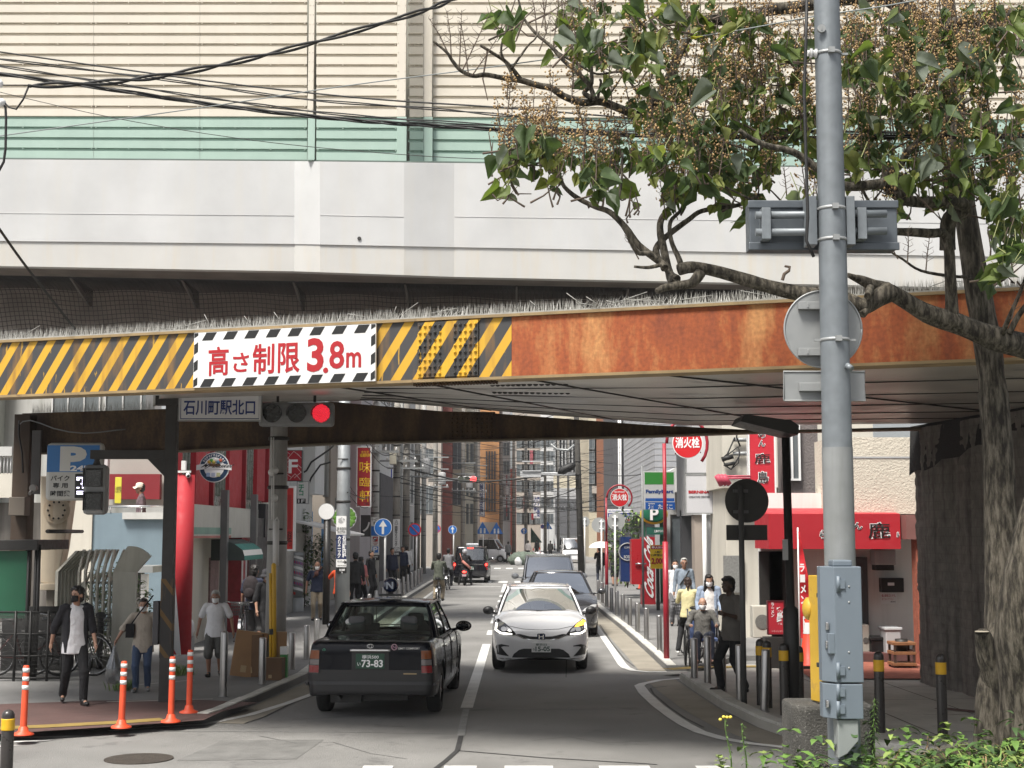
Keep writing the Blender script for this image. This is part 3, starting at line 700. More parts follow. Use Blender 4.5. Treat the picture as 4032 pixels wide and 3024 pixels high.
for x0,x1 in((1742,1762),(1828,1844)):
 mb=MB();a=A(x0,530,PZL);b=A(x1,425,PZL);mb.box(a.x,PZL-.03,a.z,b.x,PZL+.1,b.z);mb.build('clamp_plate',M_GALV,SB,bevel=.004)
RS=thing('road_sign',A(1778,800,PZL+.15),'grey back of a large round road sign on the galvanised pole','road sign')
mb=MB();c=A(1778,711,PZL+.17);mb.disc(c,.285,.012,(0,1,0),48);mb.tube([c+V(.285*math.cos(t*math.pi/24),0,.285*math.sin(t*math.pi/24))for t in range(49)],.008,6);mb.build('plate',M_ALU,RS)
for yy in(660,760):
 mb=MB();a=A(1725,yy+8,PZL+.13);b=A(1832,yy-8,PZL+.13);mb.box(a.x,PZL+.12,a.z,b.x,PZL+.165,b.z);mb.box(a.x+.06,PZL+.115,a.z+.01,a.x+.075,PZL+.12,b.z-.01);mb.build('stiffener',M_ALU,RS,bevel=.003)
RS2=thing('road_sign',A(1780,866,PZL+.15),'grey back of a rectangular plate below the large round sign on the galvanised pole','road sign')
mb=MB();a=A(1693,866,PZL+.17);b=A(1867,803,PZL+.17);mb.box(a.x,PZL+.16,a.z,b.x,PZL+.175,b.z)
rim=[V(a.x,PZL+.158,a.z),V(b.x,PZL+.158,a.z),V(b.x,PZL+.158,b.z),V(a.x,PZL+.158,b.z),V(a.x,PZL+.158,a.z)];mb.tube(rim,.007,6)
mb.build('plate',M_ALU,RS2,bevel=.01)
mb=MB();a=A(1727,845,PZL+.13);b=A(1832,827,PZL+.13);mb.box(a.x,PZL+.12,a.z,b.x,PZL+.158,b.z);mb.build('stiffener',M_ALU,RS2,bevel=.003)
CZ=PZL-.3
CB=thing('control_cabinet',A(1822,1635,CZ),'grey-blue control cabinet mounted on the galvanised pole beside the yellow box','cabinet')
M_CAB=mat('cabinet_paint',(.14,.17,.2),.45,var=.05,vs=3,streak=.12,scol=(.16,.2,.24))
def cabbox(nm,x0,x1,y0,y1,dep=.2,z=CZ):
 mb=MB();a=A(x0,y1,z);b=A(x1,y0,z);sh=.06
 p=[V(a.x,z+.1,0),V(a.x+.075,z,0),V(b.x,z,0),V(b.x+.01,z+dep,0),V(a.x,z+dep,0)]
 mb.prism([q+V(0,0,a.z)for q in p],(0,0,b.z-a.z));return mb.build(nm,M_CAB,CB,bevel=.006)
cabbox('casing',1783,1860,1224,1475);cabbox('lower_casing',1785,1864,1478,1554)
mb=MB();a=A(1801,1224,CZ);b=A(1843,1210,CZ);mb.box(a.x,CZ+.03,a.z,b.x,CZ+.18,b.z);mb.build('top_cap',M_CAB,CB,bevel=.01)
for yy in(1262,1449,1495,1532):
 mb=MB();c=A(1811,yy,CZ-.005);mb.tube([c-V(0,0,.055),c+V(0,0,.055)],.014,10);mb.box(c.x,CZ-.012,c.z-.03,c.x+.045,CZ+.002,c.z+.03);mb.build('hinge',M_CAB,CB)
for(xx,yy)in((1786,1352),(1786,1392),(1787,1520)):
 mb=MB();c=A(xx,yy,CZ+.05);mb.cbox(c,(.02,.05,.055));mb.build('lock',M_CHROME,CB,bevel=.006)
mb=MB();a=A(1789,1412,CZ+.02);b=A(1802,1368,CZ+.02);mb.box(a.x,CZ+.0,a.z,b.x,CZ+.1,b.z);mb.build('meter_box',M_CAB,CB,bevel=.004)
mb=MB()
for yy in(1267,1301,1409,1443):c=A(1834,yy,CZ);mb.ell(c,(.008,.006,.008),8,5)
mb.build('rivets',M_ALU,CB)
mb=MB();a=A(1788,1320,CZ+.03);b=A(1801,1293,CZ+.03);mb.quad((a.x,CZ+.088,a.z),(b.x-.002,CZ+.03,a.z),(b.x-.002,CZ+.03,b.z),(a.x,CZ+.088,b.z));o=mb.build('sticker',mat('sticker',(.75,.75,.72),.5,var=0),CB)
wp=A(1786,1437,CZ+.05);lettering('A 6- 53',wp+V(0,.03,0),V(.075,-.075,0),V(0,0,.045),.006,M_INK,CB,.01)
lettering('管',wp+V(.02,.01,-.08),V(.035,-.035,0),V(0,0,.05),.006,M_INK,CB,.01)
mb=MB();a=A(1813,1640,CZ);b=A(1862,1556,CZ)
mb.prism([V(a.x,CZ+.02,b.z),V(b.x-.02,CZ+.02,b.z),V(b.x-.02,CZ+.02,a.z+.12),V(a.x+.06,CZ+.02,a.z+.03),V(a.x,CZ+.02,a.z)],(0,.14,0));mb.build('cable_cover',mat('cover_grey',(.25,.27,.265),.5,var=.1,vs=3),CB,bevel=.006)
BZ=11.0
CBk=thing('concrete_block',A(1790,1680,BZ),'weathered pebbly concrete block under the yellow box','concrete block')
mb=MB();a=A(1720,1700,BZ);b=A(1895,1525,BZ)
mb.prism([V(a.x,BZ+.12,a.z),V(a.x+.08,BZ,a.z),V(b.x-.05,BZ,a.z),V(b.x,BZ+.1,a.z),V(b.x,BZ+.55,a.z),V(a.x,BZ+.55,a.z)],(0,0,b.z-a.z))
mb.build('block',mat('pebbly_concrete',(.075,.072,.064),.95,var=.4,vs=3,bump=1.0,bs=70,spot=.9,spcol=(.32,.31,.28),sps=45),CBk,bevel=.03)
YB=thing('signal_box',A(1768,1525,BZ),'tall yellow steel signal box standing on the concrete block','signal box')
mb=MB();a=A(1763,1519,BZ+.1);b=A(1800,1244,BZ+.1)
mb.prism([V(a.x,BZ+.3,a.z),V(a.x+.055,BZ+.1,a.z),V(b.x,BZ+.1,a.z),V(b.x+.02,BZ+.35,a.z)],(0,0,b.z-a.z))
M_YBOX=mat('faded_yellow',(.5,.31,.03),.6,var=.15,vs=3,streak=.35,scol=(.25,.15,.05),ss=5,spot=.4,spcol=(.22,.13,.06),sps=6)
mb.build('casing',M_YBOX,YB,bevel=.006)
mb=MB();mb.box(a.x+.02,BZ+.13,a.z-.035,b.x,BZ+.3,a.z);mb.build('foot',M_BLACK,YB)
mb=MB();c=A(1768,1500,BZ+.095);mb.box(c.x+.015,BZ+.085,c.z,b.x,BZ+.098,b.z-.04);mb.build('door',M_YBOX,YB,bevel=.004)
for yy in(1286,1436):
 mb=MB();c=A(1767,yy,BZ+.09);mb.cbox(c,(.02,.03,.035));mb.build('latch',M_DKSTEEL,YB,bevel=.005)
mb=MB();c=A(1746,1315,BZ+.35);mb.ell(c,(.045,.09,.09),14,10);mb.build('push_button_dome',M_YBOX,YB)
def inox(h,r=.055):
 t=thing('bollard',(0,0,0),'','bollard')
 mb=MB();mb.lathe([(r,0),(r,h-.02),(r*.92,h-.006),(r*.7,h),(0,h)],20);mb.build('post',M_INOX,t,world=False)
 mb=MB();mb.lathe([(r+.004,0),(r+.012,.0),(r+.012,.012),(r+.001,.014)],20);mb.build('collar',mat('inox_dull',(.3,.3,.29),.45,.6),t,world=False)
 return t
def ybol(h,r=.0575):
 t=thing('bollard',(0,0,0),'','bollard')
 mb=MB();mb.lathe([(r,0),(r,h-r*1.1)]+[(r*math.cos(q*math.pi/16),h-r*1.1+r*1.1*math.sin(q*math.pi/16))for q in range(1,9)],24);mb.build('post',mat('bollard_brown',(.035,.031,.029),.35,var=.2,vs=5,coat=.2),t,world=False)
 mb=MB();z1=h-.095;z0=z1-.125
 mb.lathe([(r+.0005,z0),(r+.003,z0)]+[(r+.003+.0015*(k%2),z0+.125*k/12)for k in range(13)]+[(r+.0005,z1)],24);mb.build('reflective_band',M_YELLOW,t,world=False)
 return t
PI_=inox(.78);PY_=ybol(.88)
gI='stainless bollards by the corner pavement';gY='dark bollards with yellow bands'
first=True
for x,yt,yb_,lab,in((1500,1381,1469,'stainless bollard farthest back on the corner kerb, left of the wheelchair'),(1529,1377,1480,'bright stainless bollard in front of the man in the wheelchair'),(1561,1388,1493,'dark stainless bollard half hidden by the standing man in black'),(1599,1396,1517,'dark stainless bollard in front of the round sign post at the corner'),(1651,1407,1538,'leaning stainless bollard in front of two yellow-banded bollards')):
 p=G(x,yb_,.1)
 o=PI_ if first else dup(PI_,p,lab);first=False
 o.location=p;o['label']=lab;o['group']=gI
 o.scale=(1,1,((yb_-yt)/(3067/p.y))/.78)
 if x==1651:o.rotation_euler=(0,R(2.5),0)
first=True
for x,yt,yb_,lab in((1644,1384,1523,'yellow-banded dark bollard mostly hidden behind a stainless one, leftmost at the corner'),(1659,1387,1529,'yellow-banded dark bollard just behind the leaning stainless bollard'),(1695,1393,1545,'yellow-banded dark bollard between the leaning stainless bollard and the concrete block'),(1728,1399,1530,'yellow-banded dark bollard right behind the concrete block and yellow box'),(1902,1412,1582,'yellow-banded dark bollard between the grey-blue cabinet and the wooden rack'),(2037,1417,1594,'yellow-banded dark bollard alone in the sun left of the tree trunk'),(12,1540,1712,'yellow-banded dark bollard cut by the left edge of the frame')):
 p=G(x,yb_,.1 if x>100 else 0)
 o=PY_ if first else dup(PY_,p,lab);first=False
 o.location=p;o['label']=lab;o['group']=gY;o.scale=(1,1,((yb_-yt)/(3067/p.y))/.88)
def delin():
 t=thing('delineator_post',(0,0,0),'','traffic post')
 mo=mat('delineator_orange',(.72,.085,.03),.5,var=.12,vs=6,spot=.25,spcol=(.3,.06,.03),sps=8)
 mb=MB();mb.lathe([(.04,0),(.038,.1),(.036,.7),(.034,.79),(.026,.8),(0,.8)],18);mb.build('post',mo,t,world=False)
 mb=MB();mb.lathe([(.12,0),(.118,.02),(.06,.045),(.05,.09),(.04,.1)],22);mb.build('base',mo,t,world=False)
 for z in(.52,.62,.72):
  mb=MB();mb.lathe([(.0372,z),(.039,z),(.0385,z+.05),(.0365,z+.05)],18);mb.build('reflective_band',M_WHITE,t,world=False)
 return t
PD=delin();first=True
for x,xt,yt,yb_,lab in((50,57,1443,1588,'orange delineator post nearest the left edge of the photo'),(262,265,1433,1572,'orange delineator post between the two walkers in the shade'),(369,372,1423,1560,'orange delineator post right beside the striped steel column'),(408,412,1408,1540,'orange delineator post farthest right, in front of the white-shirted man')):
 p=G(x,yb_,.1);o=PD if first else dup(PD,p,lab);first=False
 o.location=p;o['label']=lab;o['group']='orange delineator posts';o.scale=(1,1,((yb_-yt)/(3067/p.y))/.8)
 o.rotation_euler=(0,math.atan2((xt-x),(yb_-yt))*1.1,random.random()*3)
slab('planter_soil',[A(1480,1700,8.2),A(1560,1700,9.2),A(1700,1700,10.4),A(1900,1690,12.0),A(2080,1690,13.4),V(9,14.6,0),V(9,6,0),V(1.2,6,0)],.1,.45,mat('planter_soil',(.07,.055,.035),.95,var=.4,vs=5,bump=.8,bs=40),bev=.05)
kp=[A(1870,1690,12.3),A(1960,1690,13.0),A(2080,1690,13.75),V(9,15,0)]
mb=MB()
for a,b in zip(kp,kp[1:]):mb.prism([V(a.x,a.y,0),V(b.x,b.y,0),V(b.x,b.y+.16,0),V(a.x,a.y+.16,0)],(0,0,.4))
o=mb.build('planter_kerb',mat('mossy_kerb',(.2,.19,.15),.95,var=.3,vs=4,bump=.5,bs=50,spot=.5,spcol=(.09,.09,.05)),bevel=.03);o['kind']='structure'
M_W1=mat('weed_green',(.1,.19,.035),.55,var=.4,vs=6);M_W2=mat('weed_pale',(.2,.27,.07),.55,var=.3,vs=6);M_W3=mat('weed_dark',(.045,.09,.025),.55,var=.4,vs=6);M_WDRY=mat('weed_dry',(.22,.15,.07),.8,var=.3)
rw=random.Random(5)
def leaf(mb,p,d,up,L_,w_,m=0,fold=.25,droop=.3,n=3):
 d=d.normalized();s_=d.cross(up)
 if s_.length<1e-4:s_=d.cross(V(.3,.9,.1))
 s_.normalize();u_=s_.cross(d)
 vs=[];N=n+1
 for i in range(N+1):
  t=i/N;ww=w_*math.sin(math.pi*min(1,(t*.92+.08))**.8)**.8 if t<1 else 0
  c=p+d*(L_*t)-V(0,0,1)*(droop*L_*t*t)
  vs+=[c-s_*ww/2+u_*ww*fold,c,c+s_*ww/2+u_*ww*fold]
 fs=[]
 for i in range(N):fs+=[(3*i,3*i+1,3*i+4,3*i+3),(3*i+1,3*i+2,3*i+5,3*i+4)]
 mb.add(vs,fs,m,True)
wd=MB()
def in_planter(x,y):return True
for k in range(3600):
 y=rw.uniform(8.8,13.8);x=rw.uniform(1.3,6.6)
 lim=1.4+max(0,y-9.2)*0.86
 if x<lim:continue
 tall=rw.random()**2
 p=V(x,y,.44);h=.1+.3*tall+(.3 if y<10.4 else 0);
 if rw.random()<.4:
  for q in range(rw.randint(3,7)):
   a_=rw.uniform(0,6.28);leaf(wd,p,V(math.cos(a_)*.5,math.sin(a_)*.5,1.2),V(0,0,1),h*1.5,.012,rw.choice((0,1,1,3)),.1,.5,3)
 else:
  mi=rw.choice((0,0,1,2,2))
  for q in range(rw.randint(4,9)):
   a_=rw.uniform(0,6.28);zz=rw.uniform(.2,1)*h
   leaf(wd,p+V(0,0,zz),V(math.cos(a_),math.sin(a_),rw.uniform(.0,.8)),V(0,0,1),rw.uniform(.06,.14),rw.uniform(.03,.07),mi,.15,.5,2)
o=wd.build('weeds',[M_W1,M_W2,M_W3,M_WDRY],recalc=False);tag(o,'low green weeds and grass covering the planter bed','weeds',kind='stuff')
def tall_weed(name,base,tip,n,lw,ll,m,label,flower=False,spread=.8):
 t=thing(name,base,label,'weed');mb=MB();b=V(*base);tp=V(*tip);H_=(tp-b).length
 pts=[b.lerp(tp,k/6)+V(math.sin(k)*.008,0,0)for k in range(7)];mb.tube(pts,[.006-.0006*k for k in range(7)],5);mb.build('stem',m,t)
 mb=MB()
 for k in range(n):
  f=(k+.5)/n;a_=k*2.4+rw.uniform(-.3,.3);c=b.lerp(tp,.12+.86*f)
  leaf(mb,c,V(math.cos(a_),math.sin(a_),.5+.3*f),V(0,0,1),ll*(1.05-.6*f)*rw.uniform(.8,1.2),lw,0,.1,spread,3)
 mb.build('leaves',m,t,recalc=False)
 if flower:
  mb=MB()
  for k in range(4):
   c=tp+V((k-1.5)*.022,0,rw.uniform(-.01,.015));mb.ell(c,(.012,.012,.01),8,5)
  mb.build('flowers',mat('weed_flower',(.75,.6,.08),.6),t)
def pt(x,y,Y):q=A(x,y,Y);return(q.x,q.y,q.z)
tall_weed('flowering_weed',pt(1580,1668,9.4),pt(1567,1552,9.4),12,.018,.05,M_W1,'slender weed with small yellow flower heads in the planter',True)
tall_weed('spiky_weed',pt(1612,1668,9.6),pt(1604,1562,9.6),34,.012,.06,M_W1,'upright green weed with whorled leaves beside the yellow flowered one')
tall_weed('spiky_weed',pt(1886,1672,11),pt(1890,1508,11),90,.01,.09,M_W1,'tall feathery green weed growing behind the grey-blue cabinet')
tall_weed('spiky_weed',pt(1872,1672,10.8),pt(1872,1580,10.8),50,.01,.08,M_W3,'shorter feathery weed at the foot of the grey-blue cabinet')
tall_weed('leafy_weed',pt(1565,1672,9.3),pt(1553,1630,9.3),8,.05,.1,M_W2,'broad leafed pale weed at the left end of the planter',spread=.4)
tall_weed('grass_tuft',pt(2010,1655,12.6),pt(2004,1590,12.6),12,.012,.16,M_WDRY,'dry brownish grass tuft by the right bollard',spread=.9)
tall_weed('leafy_weed',pt(2085,1655,12),pt(2068,1600,12),9,.035,.15,M_W2,'light green broad grass at the foot of the tree trunk',spread=.7)
#  paulownia tree
TZ=12.5
M_BARK=mat('bark',(.1,.085,.06),.95,var=0)
def bark_():
 n=M_BARK.node_tree.nodes;L=M_BARK.node_tree.links;b=n['Principled BSDF'];tc=n.new('ShaderNodeTexCoord');mp=n.new('ShaderNodeMapping');mp.inputs['Scale'].default_value=(1,1,.2);L.new(tc.outputs['Object'],mp.inputs[0])
 q=n.new('ShaderNodeTexNoise');q.inputs['Scale'].default_value=26;q.inputs['Detail'].default_value=9;q.inputs['Roughness'].default_value=.65;L.new(mp.outputs[0],q.inputs['Vector'])
 g=n.new('ShaderNodeTexNoise');g.inputs['Scale'].default_value=4;g.inputs['Detail'].default_value=6;L.new(tc.outputs['Object'],g.inputs['Vector'])
 cr=n.new('ShaderNodeValToRGB');L.new(q.outputs[0],cr.inputs[0]);e=cr.color_ramp.elements;e[0].position=.4;e[0].color=(.03,.024,.017,1);e[1].position=.62;e[1].color=(.23,.2,.155,1);m_=e.new(.5);m_.color=(.105,.09,.065,1)
 mx=n.new('ShaderNodeMix');mx.data_type='RGBA';mx.blend_type='MULTIPLY';mx.inputs[0].default_value=.6;L.new(cr.outputs[0],mx.inputs[6]);L.new(g.outputs[0],mx.inputs[7]);hs_=n.new('ShaderNodeHueSaturation');hs_.inputs['Saturation'].default_value=.95;hs_.inputs['Value'].default_value=.95;L.new(mx.outputs[2],hs_.inputs['Color']);L.new(hs_.outputs[0],b.inputs['Base Color'])
 bp=n.new('ShaderNodeBump');bp.inputs['Strength'].default_value=1;bp.inputs['Distance'].default_value=.03;L.new(q.outputs[0],bp.inputs['Height']);L.new(bp.outputs[0],b.inputs['Normal'])
bark_()
M_TWIG=mat('twig_bark',(.115,.085,.065),.85,var=.3,vs=8,bump=.3,bs=40)
tb=A(2185,1650,TZ);TR=thing('paulownia_tree',(tb.x,TZ,.32),'leaning broadleaf tree with seed heads, its limbs crossing in front of the bridge','tree')
rt=random.Random(11)
def path3(pts,y0,y1,wob=.0):
 out=[]
 for i,(x,y)in enumerate(pts):
  f=i/max(1,len(pts)-1);out.append(A(x,y,y0+(y1-y0)*f))
 res=[]
 for i in range(len(out)-1):
  a=out[max(0,i-1)];b=out[i];c=out[i+1];d=out[min(len(out)-1,i+2)]
  for k in range(4):
   t=k/4;res.append(.5*((2*b)+(c-a)*t+(2*a-5*b+4*c-d)*t*t+(3*b-a-3*c+d)*t**3))
 res.append(out[-1]);return res
def pw_(tab,f):
 u=(1-f)*(len(tab)-1);i=min(int(u),len(tab)-2);return tab[i]+(tab[i+1]-tab[i])*(u-i)
def limb(mb,pts,y0,y1,r0,r1,n=10):
 P_=path3(pts,y0,y1);k=len(P_)
 rr=[((r0+(r1-r0)*(i/(k-1)))if not isinstance(r1,list)else pw_(r1,(k-1-i)/(k-1)))*(1+.13*mnoise.noise(P_[i]*5))for i in range(k)]
 mb.tube(P_,rr,n);return P_
mb=MB()
limb(mb,[(2195,1672),(2192,1600),(2185,1500),(2178,1400),(2170,1250),(2160,1107),(2155,965),(2136,763),(2110,613),(2088,475),(2075,380),(2068,280),(2062,150),(2050,20),(2045,-60)],TZ,TZ+.3,0,[.34,.3,.23,.2,.168,.142,.13,.122,.113,.1,.09,.08,.07,.06,.05],22)
limb(mb,[(2205,1640),(2215,1500),(2205,1350),(2225,1200),(2262,1050),(2300,900)],TZ-.15,TZ-.6,.26,.12,18)
limb(mb,[(2140,1640),(2142,1540),(2150,1440),(2165,1350)],TZ-.1,TZ-.05,.16,.1,14)
limb(mb,[(2122,1366),(2128,1392),(2140,1440),(2160,1500)],TZ-.25,TZ-.1,.062,.12,12)
for a_ in range(5):limb(mb,[(2190+a_*6,1600),(2150+a_*26,1650),(2120+a_*36,1672)],TZ,TZ-.3+.1*a_,.16,.07,8)
mb.build('trunk',M_BARK,TR)
mb=MB();c=A(2121,1365,TZ-.27);mb.tube([c,c+V(0,0,.006)],.06,12);mb.build('cut_stub_face',mat('cut_wood',(.45,.4,.32),.9,var=.2),TR)
mb=MB()
limb(mb,[(2300,770),(2212,747),(2146,730),(2065,698),(2005,678),(1948,645),(1916,626),(1890,618),(1863,606),(1846,600),(1832,594)],12.2,11.6,.125,.02,12)
limb(mb,[(1925,628),(1900,642),(1875,658),(1858,661),(1823,649),(1774,641),(1721,633),(1653,617),(1600,601),(1543,585),(1495,577),(1466,583)],11.7,11.5,.085,.045,12)
limb(mb,[(1900,640),(1875,660),(1862,680)],11.7,11.6,.06,.035,10)
limb(mb,[(1880,622),(1874,640)],11.65,11.5,.035,.03,8)
limb(mb,[(1512,590),(1505,601),(1491,613),(1458,617),(1434,622),(1418,630)],11.5,11.4,.05,.025,10)
limb(mb,[(1460,600),(1450,606),(1442,581),(1422,560),(1418,536),(1438,512),(1487,475),(1519,455),(1596,443),(1640,420)],11.5,12,.038,.016,9)
limb(mb,[(1462,604),(1446,590),(1434,540),(1426,500),(1430,471),(1454,439),(1480,400),(1520,355),(1565,320)],11.5,12.2,.04,.015,9)
limb(mb,[(1436,580),(1426,566),(1380,530),(1350,490),(1317,458),(1284,446),(1245,426),(1218,402),(1208,378),(1190,360)],11.5,11.9,.034,.014,9)
limb(mb,[(1418,560),(1400,548),(1377,545),(1357,508),(1340,480),(1330,455),(1342,400),(1345,330)],11.45,11.2,.024,.009,7)
limb(mb,[(1428,572),(1400,578),(1370,576)],11.45,11.4,.018,.01,7)
limb(mb,[(1475,588),(1467,560),(1450,520),(1448,480),(1470,455),(1478,430)],11.5,11.8,.026,.012,8)
limb(mb,[(2057,690),(2053,601),(2045,512),(2005,504),(1924,500),(1843,500),(1798,487),(1762,479),(1705,468)],12.0,11.4,.055,.012,10)
limb(mb,[(2047,540),(2047,500),(2052,472),(2078,456),(2082,446),(2068,437),(2037,437),(1964,434),(1927,412),(1909,395),(1900,397),(1835,403),(1802,391),(1780,376),(1732,339),(1701,324),(1658,315),(1622,299),(1597,281)],11.95,11.2,.072,.018,10)
limb(mb,[(1909,392),(1918,376),(1945,354),(1964,324),(1994,299),(2037,263),(2068,232),(2101,211)],11.7,11.4,.038,.014,9)
limb(mb,[(2000,290),(1964,244),(1942,183),(1933,122),(1905,50),(1887,-10)],11.6,11.9,.026,.012,8)
limb(mb,[(1700,470),(1650,445),(1600,420),(1560,400)],11.4,11.2,.012,.006,6)
limb(mb,[(1930,437),(1900,470),(1880,440),(1860,400),(1850,340)],11.8,11.6,.02,.008,7)
limb(mb,[(2290,20),(2212,30),(2147,37),(2117,45),(2060,52),(2030,70)],12.3,12,.075,.05,10)
limb(mb,[(2060,80),(2040,68),(2013,58),(1994,46),(1964,24),(1918,0),(1880,-30)],12.6,12.4,.085,.06,10)
limb(mb,[(1960,-30),(1900,-12),(1810,0),(1780,6),(1719,15),(1652,24),(1620,40),(1597,46),(1536,43),(1500,55),(1470,110),(1430,200),(1382,247),(1343,236),(1299,220),(1260,222),(1218,208),(1191,190),(1165,185),(1123,173),(1099,171),(1070,165),(1046,161),(1022,164),(995,152),(977,131),(965,113),(936,89)],12.4,11.4,.06,.01,9)
limb(mb,[(1126,174),(1108,150),(1093,134),(1081,125),(1060,112),(1037,97)],11.7,11.5,.022,.012,7)
limb(mb,[(1090,132),(1083,115),(1085,90),(1098,60)],11.6,11.5,.013,.008,6)
limb(mb,[(1105,148),(1118,130),(1141,98),(1155,85),(1165,68)],11.6,11.7,.012,.007,6)
limb(mb,[(1110,172),(1100,150),(1088,128)],11.6,11.6,.012,.01,6)
limb(mb,[(1278,212),(1262,200),(1278,180),(1278,131),(1300,95),(1305,50)],11.8,11.9,.026,.01,7)
limb(mb,[(1290,216),(1298,180),(1296,172)],11.8,11.7,.016,.01,6)
limb(mb,[(1284,215),(1269,179),(1218,131),(1191,101),(1159,74),(1135,45),(1126,24),(1118,-10)],11.8,12,.024,.008,7)
limb(mb,[(1225,138),(1200,112),(1250,140),(1290,160),(1340,155),(1360,175),(1385,215)],11.9,12,.012,.01,6)
limb(mb,[(2180,720),(2195,690),(2212,665),(2240,630)],12,11.9,.03,.02,8)
limb(mb,[(2165,722),(2178,690),(2200,640),(2215,600)],12,11.6,.026,.012,8)
limb(mb,[(2100,598),(2060,597),(1990,585),(1950,560),(1920,540),(1890,500)],12.3,12,.018,.005,6)
mb.build('limbs',M_BARK,TR)
tw=MB();sd_=MB();lf=MB()
def seed_head(p,h,n,lean=0.0,bare=False):
 top=p+V(lean*h+rt.uniform(-.05,.05)*h,rt.uniform(-.1,.1)*h,h)
 tw.tube([p,p.lerp(top,.5)+V(rt.uniform(-.01,.01),0,0),top],[.006,.0045,.002],4,0)
 for k in range(n):
  f=.25+.75*(k+.5)/n;c=p.lerp(top,f);a_=k*2.1+rt.uniform(-.4,.4);L_=(.16 if not bare else .13)*h*(1.25-f)*rt.uniform(.7,1.2)+.02
  e=c+V(math.cos(a_)*L_,math.sin(a_)*L_,L_*.55)
  tw.tube([c,e],[.003,.0018],3,0,caps=False)
  if not bare:
   for q in range(rt.randint(1,4)):
    s_=e+V(rt.uniform(-.028,.028),rt.uniform(-.028,.028),rt.uniform(-.02,.03));r_=rt.uniform(.006,.0125)
    sd_.add([s_+V(r_,0,0),s_+V(-r_,0,0),s_+V(0,r_,0),s_+V(0,-r_,0),s_+V(0,0,r_*1.3),s_+V(0,0,-r_)],[(0,2,4),(2,1,4),(1,3,4),(3,0,4),(2,0,5),(1,2,5),(3,1,5),(0,3,5)],rt.choice((0,0,0,1)),True)
  elif k%2:tw.tube([e,e+V(rt.uniform(-.02,.02),0,.03)],[.0018,.001],3,0,caps=False)
def heart(p,d,face,S,m):
 "heart shaped leaf: stalk at p, tip along d, upper side towards face, folded along the rib and cupped"
 d=d.normalized();s_=d.cross(face)
 if s_.length<.05:s_=d.cross(V(.2,1,.3))
 s_.normalize();u_=s_.cross(d)
 wv=rt.uniform(.8,1.15);half=[(-.04,.0),(-.1,.17*wv),(-.05,.31*wv),(.1,.41*wv),(.3,.42*wv),(.5,.34),(.72,.19),(.88,.08),(1,.0)]
 fold=rt.choice((1,1,1,-1))*rt.uniform(.1,.95);curl=rt.uniform(-.15,.6);tw_=rt.uniform(-.6,.6);ph=rt.uniform(0,6)
 vs=[]
 def q(t,w):
  w2=w*(1+.16*math.sin(9*t+ph+(w>0)*1.7));
  return p+d*(S*t)+s_*(S*w2)+u_*(S*(fold*abs(w)-curl*t*t+tw_*w*t+.22*math.sin(8*t+ph)*abs(w)))
 mid=[q(t,0)for t in(0,.1,.3,.5,.72,.88,1.0)]
 n0=len(mid);vs+=mid
 for sg in(1,-1):
  vs+=[q(t,w*sg*.55)for t,w in half[1:8]];vs+=[q(t,w*sg)for t,w in half[1:8]]
 fs=[]
 for k in range(2):
  a=n0+14*k;b=a+7
  fs+=[(0,a,a+1),(0,a+1,a+2),(0,a+2,1)]+[(i,a+1+i,a+2+i,i+1)for i in range(1,5)]+[(5,a+6,6)]
  fs+=[(a+i,b+i,b+i+1,a+i+1)for i in range(6)]+[(a,0,b)]+[(a+6,b+6,6)]
 lf.add(vs,fs,m,True)
def leaf_at(x,y,Y,S=None,m=None):
 p=A(x,y,Y);S=S or rt.uniform(.1,.23)
 a_=rt.uniform(0,6.28);d=V(math.cos(a_)*.85,math.sin(a_)*.6,-rt.uniform(.1,1.2));face=V(-d.x*.6+rt.uniform(-1,1),rt.uniform(-1.0,.6),rt.uniform(.3,.9))
 mm=m if m is not None else rt.choices((0,1,2,3,4),(44,26,18,11,1))[0]
 st=p+V(rt.uniform(-.1,.1),rt.uniform(-.1,.1),rt.uniform(.06,.16));tw.tube([st,p],.0035,4,1)
 heart(p,d,face,S,mm)
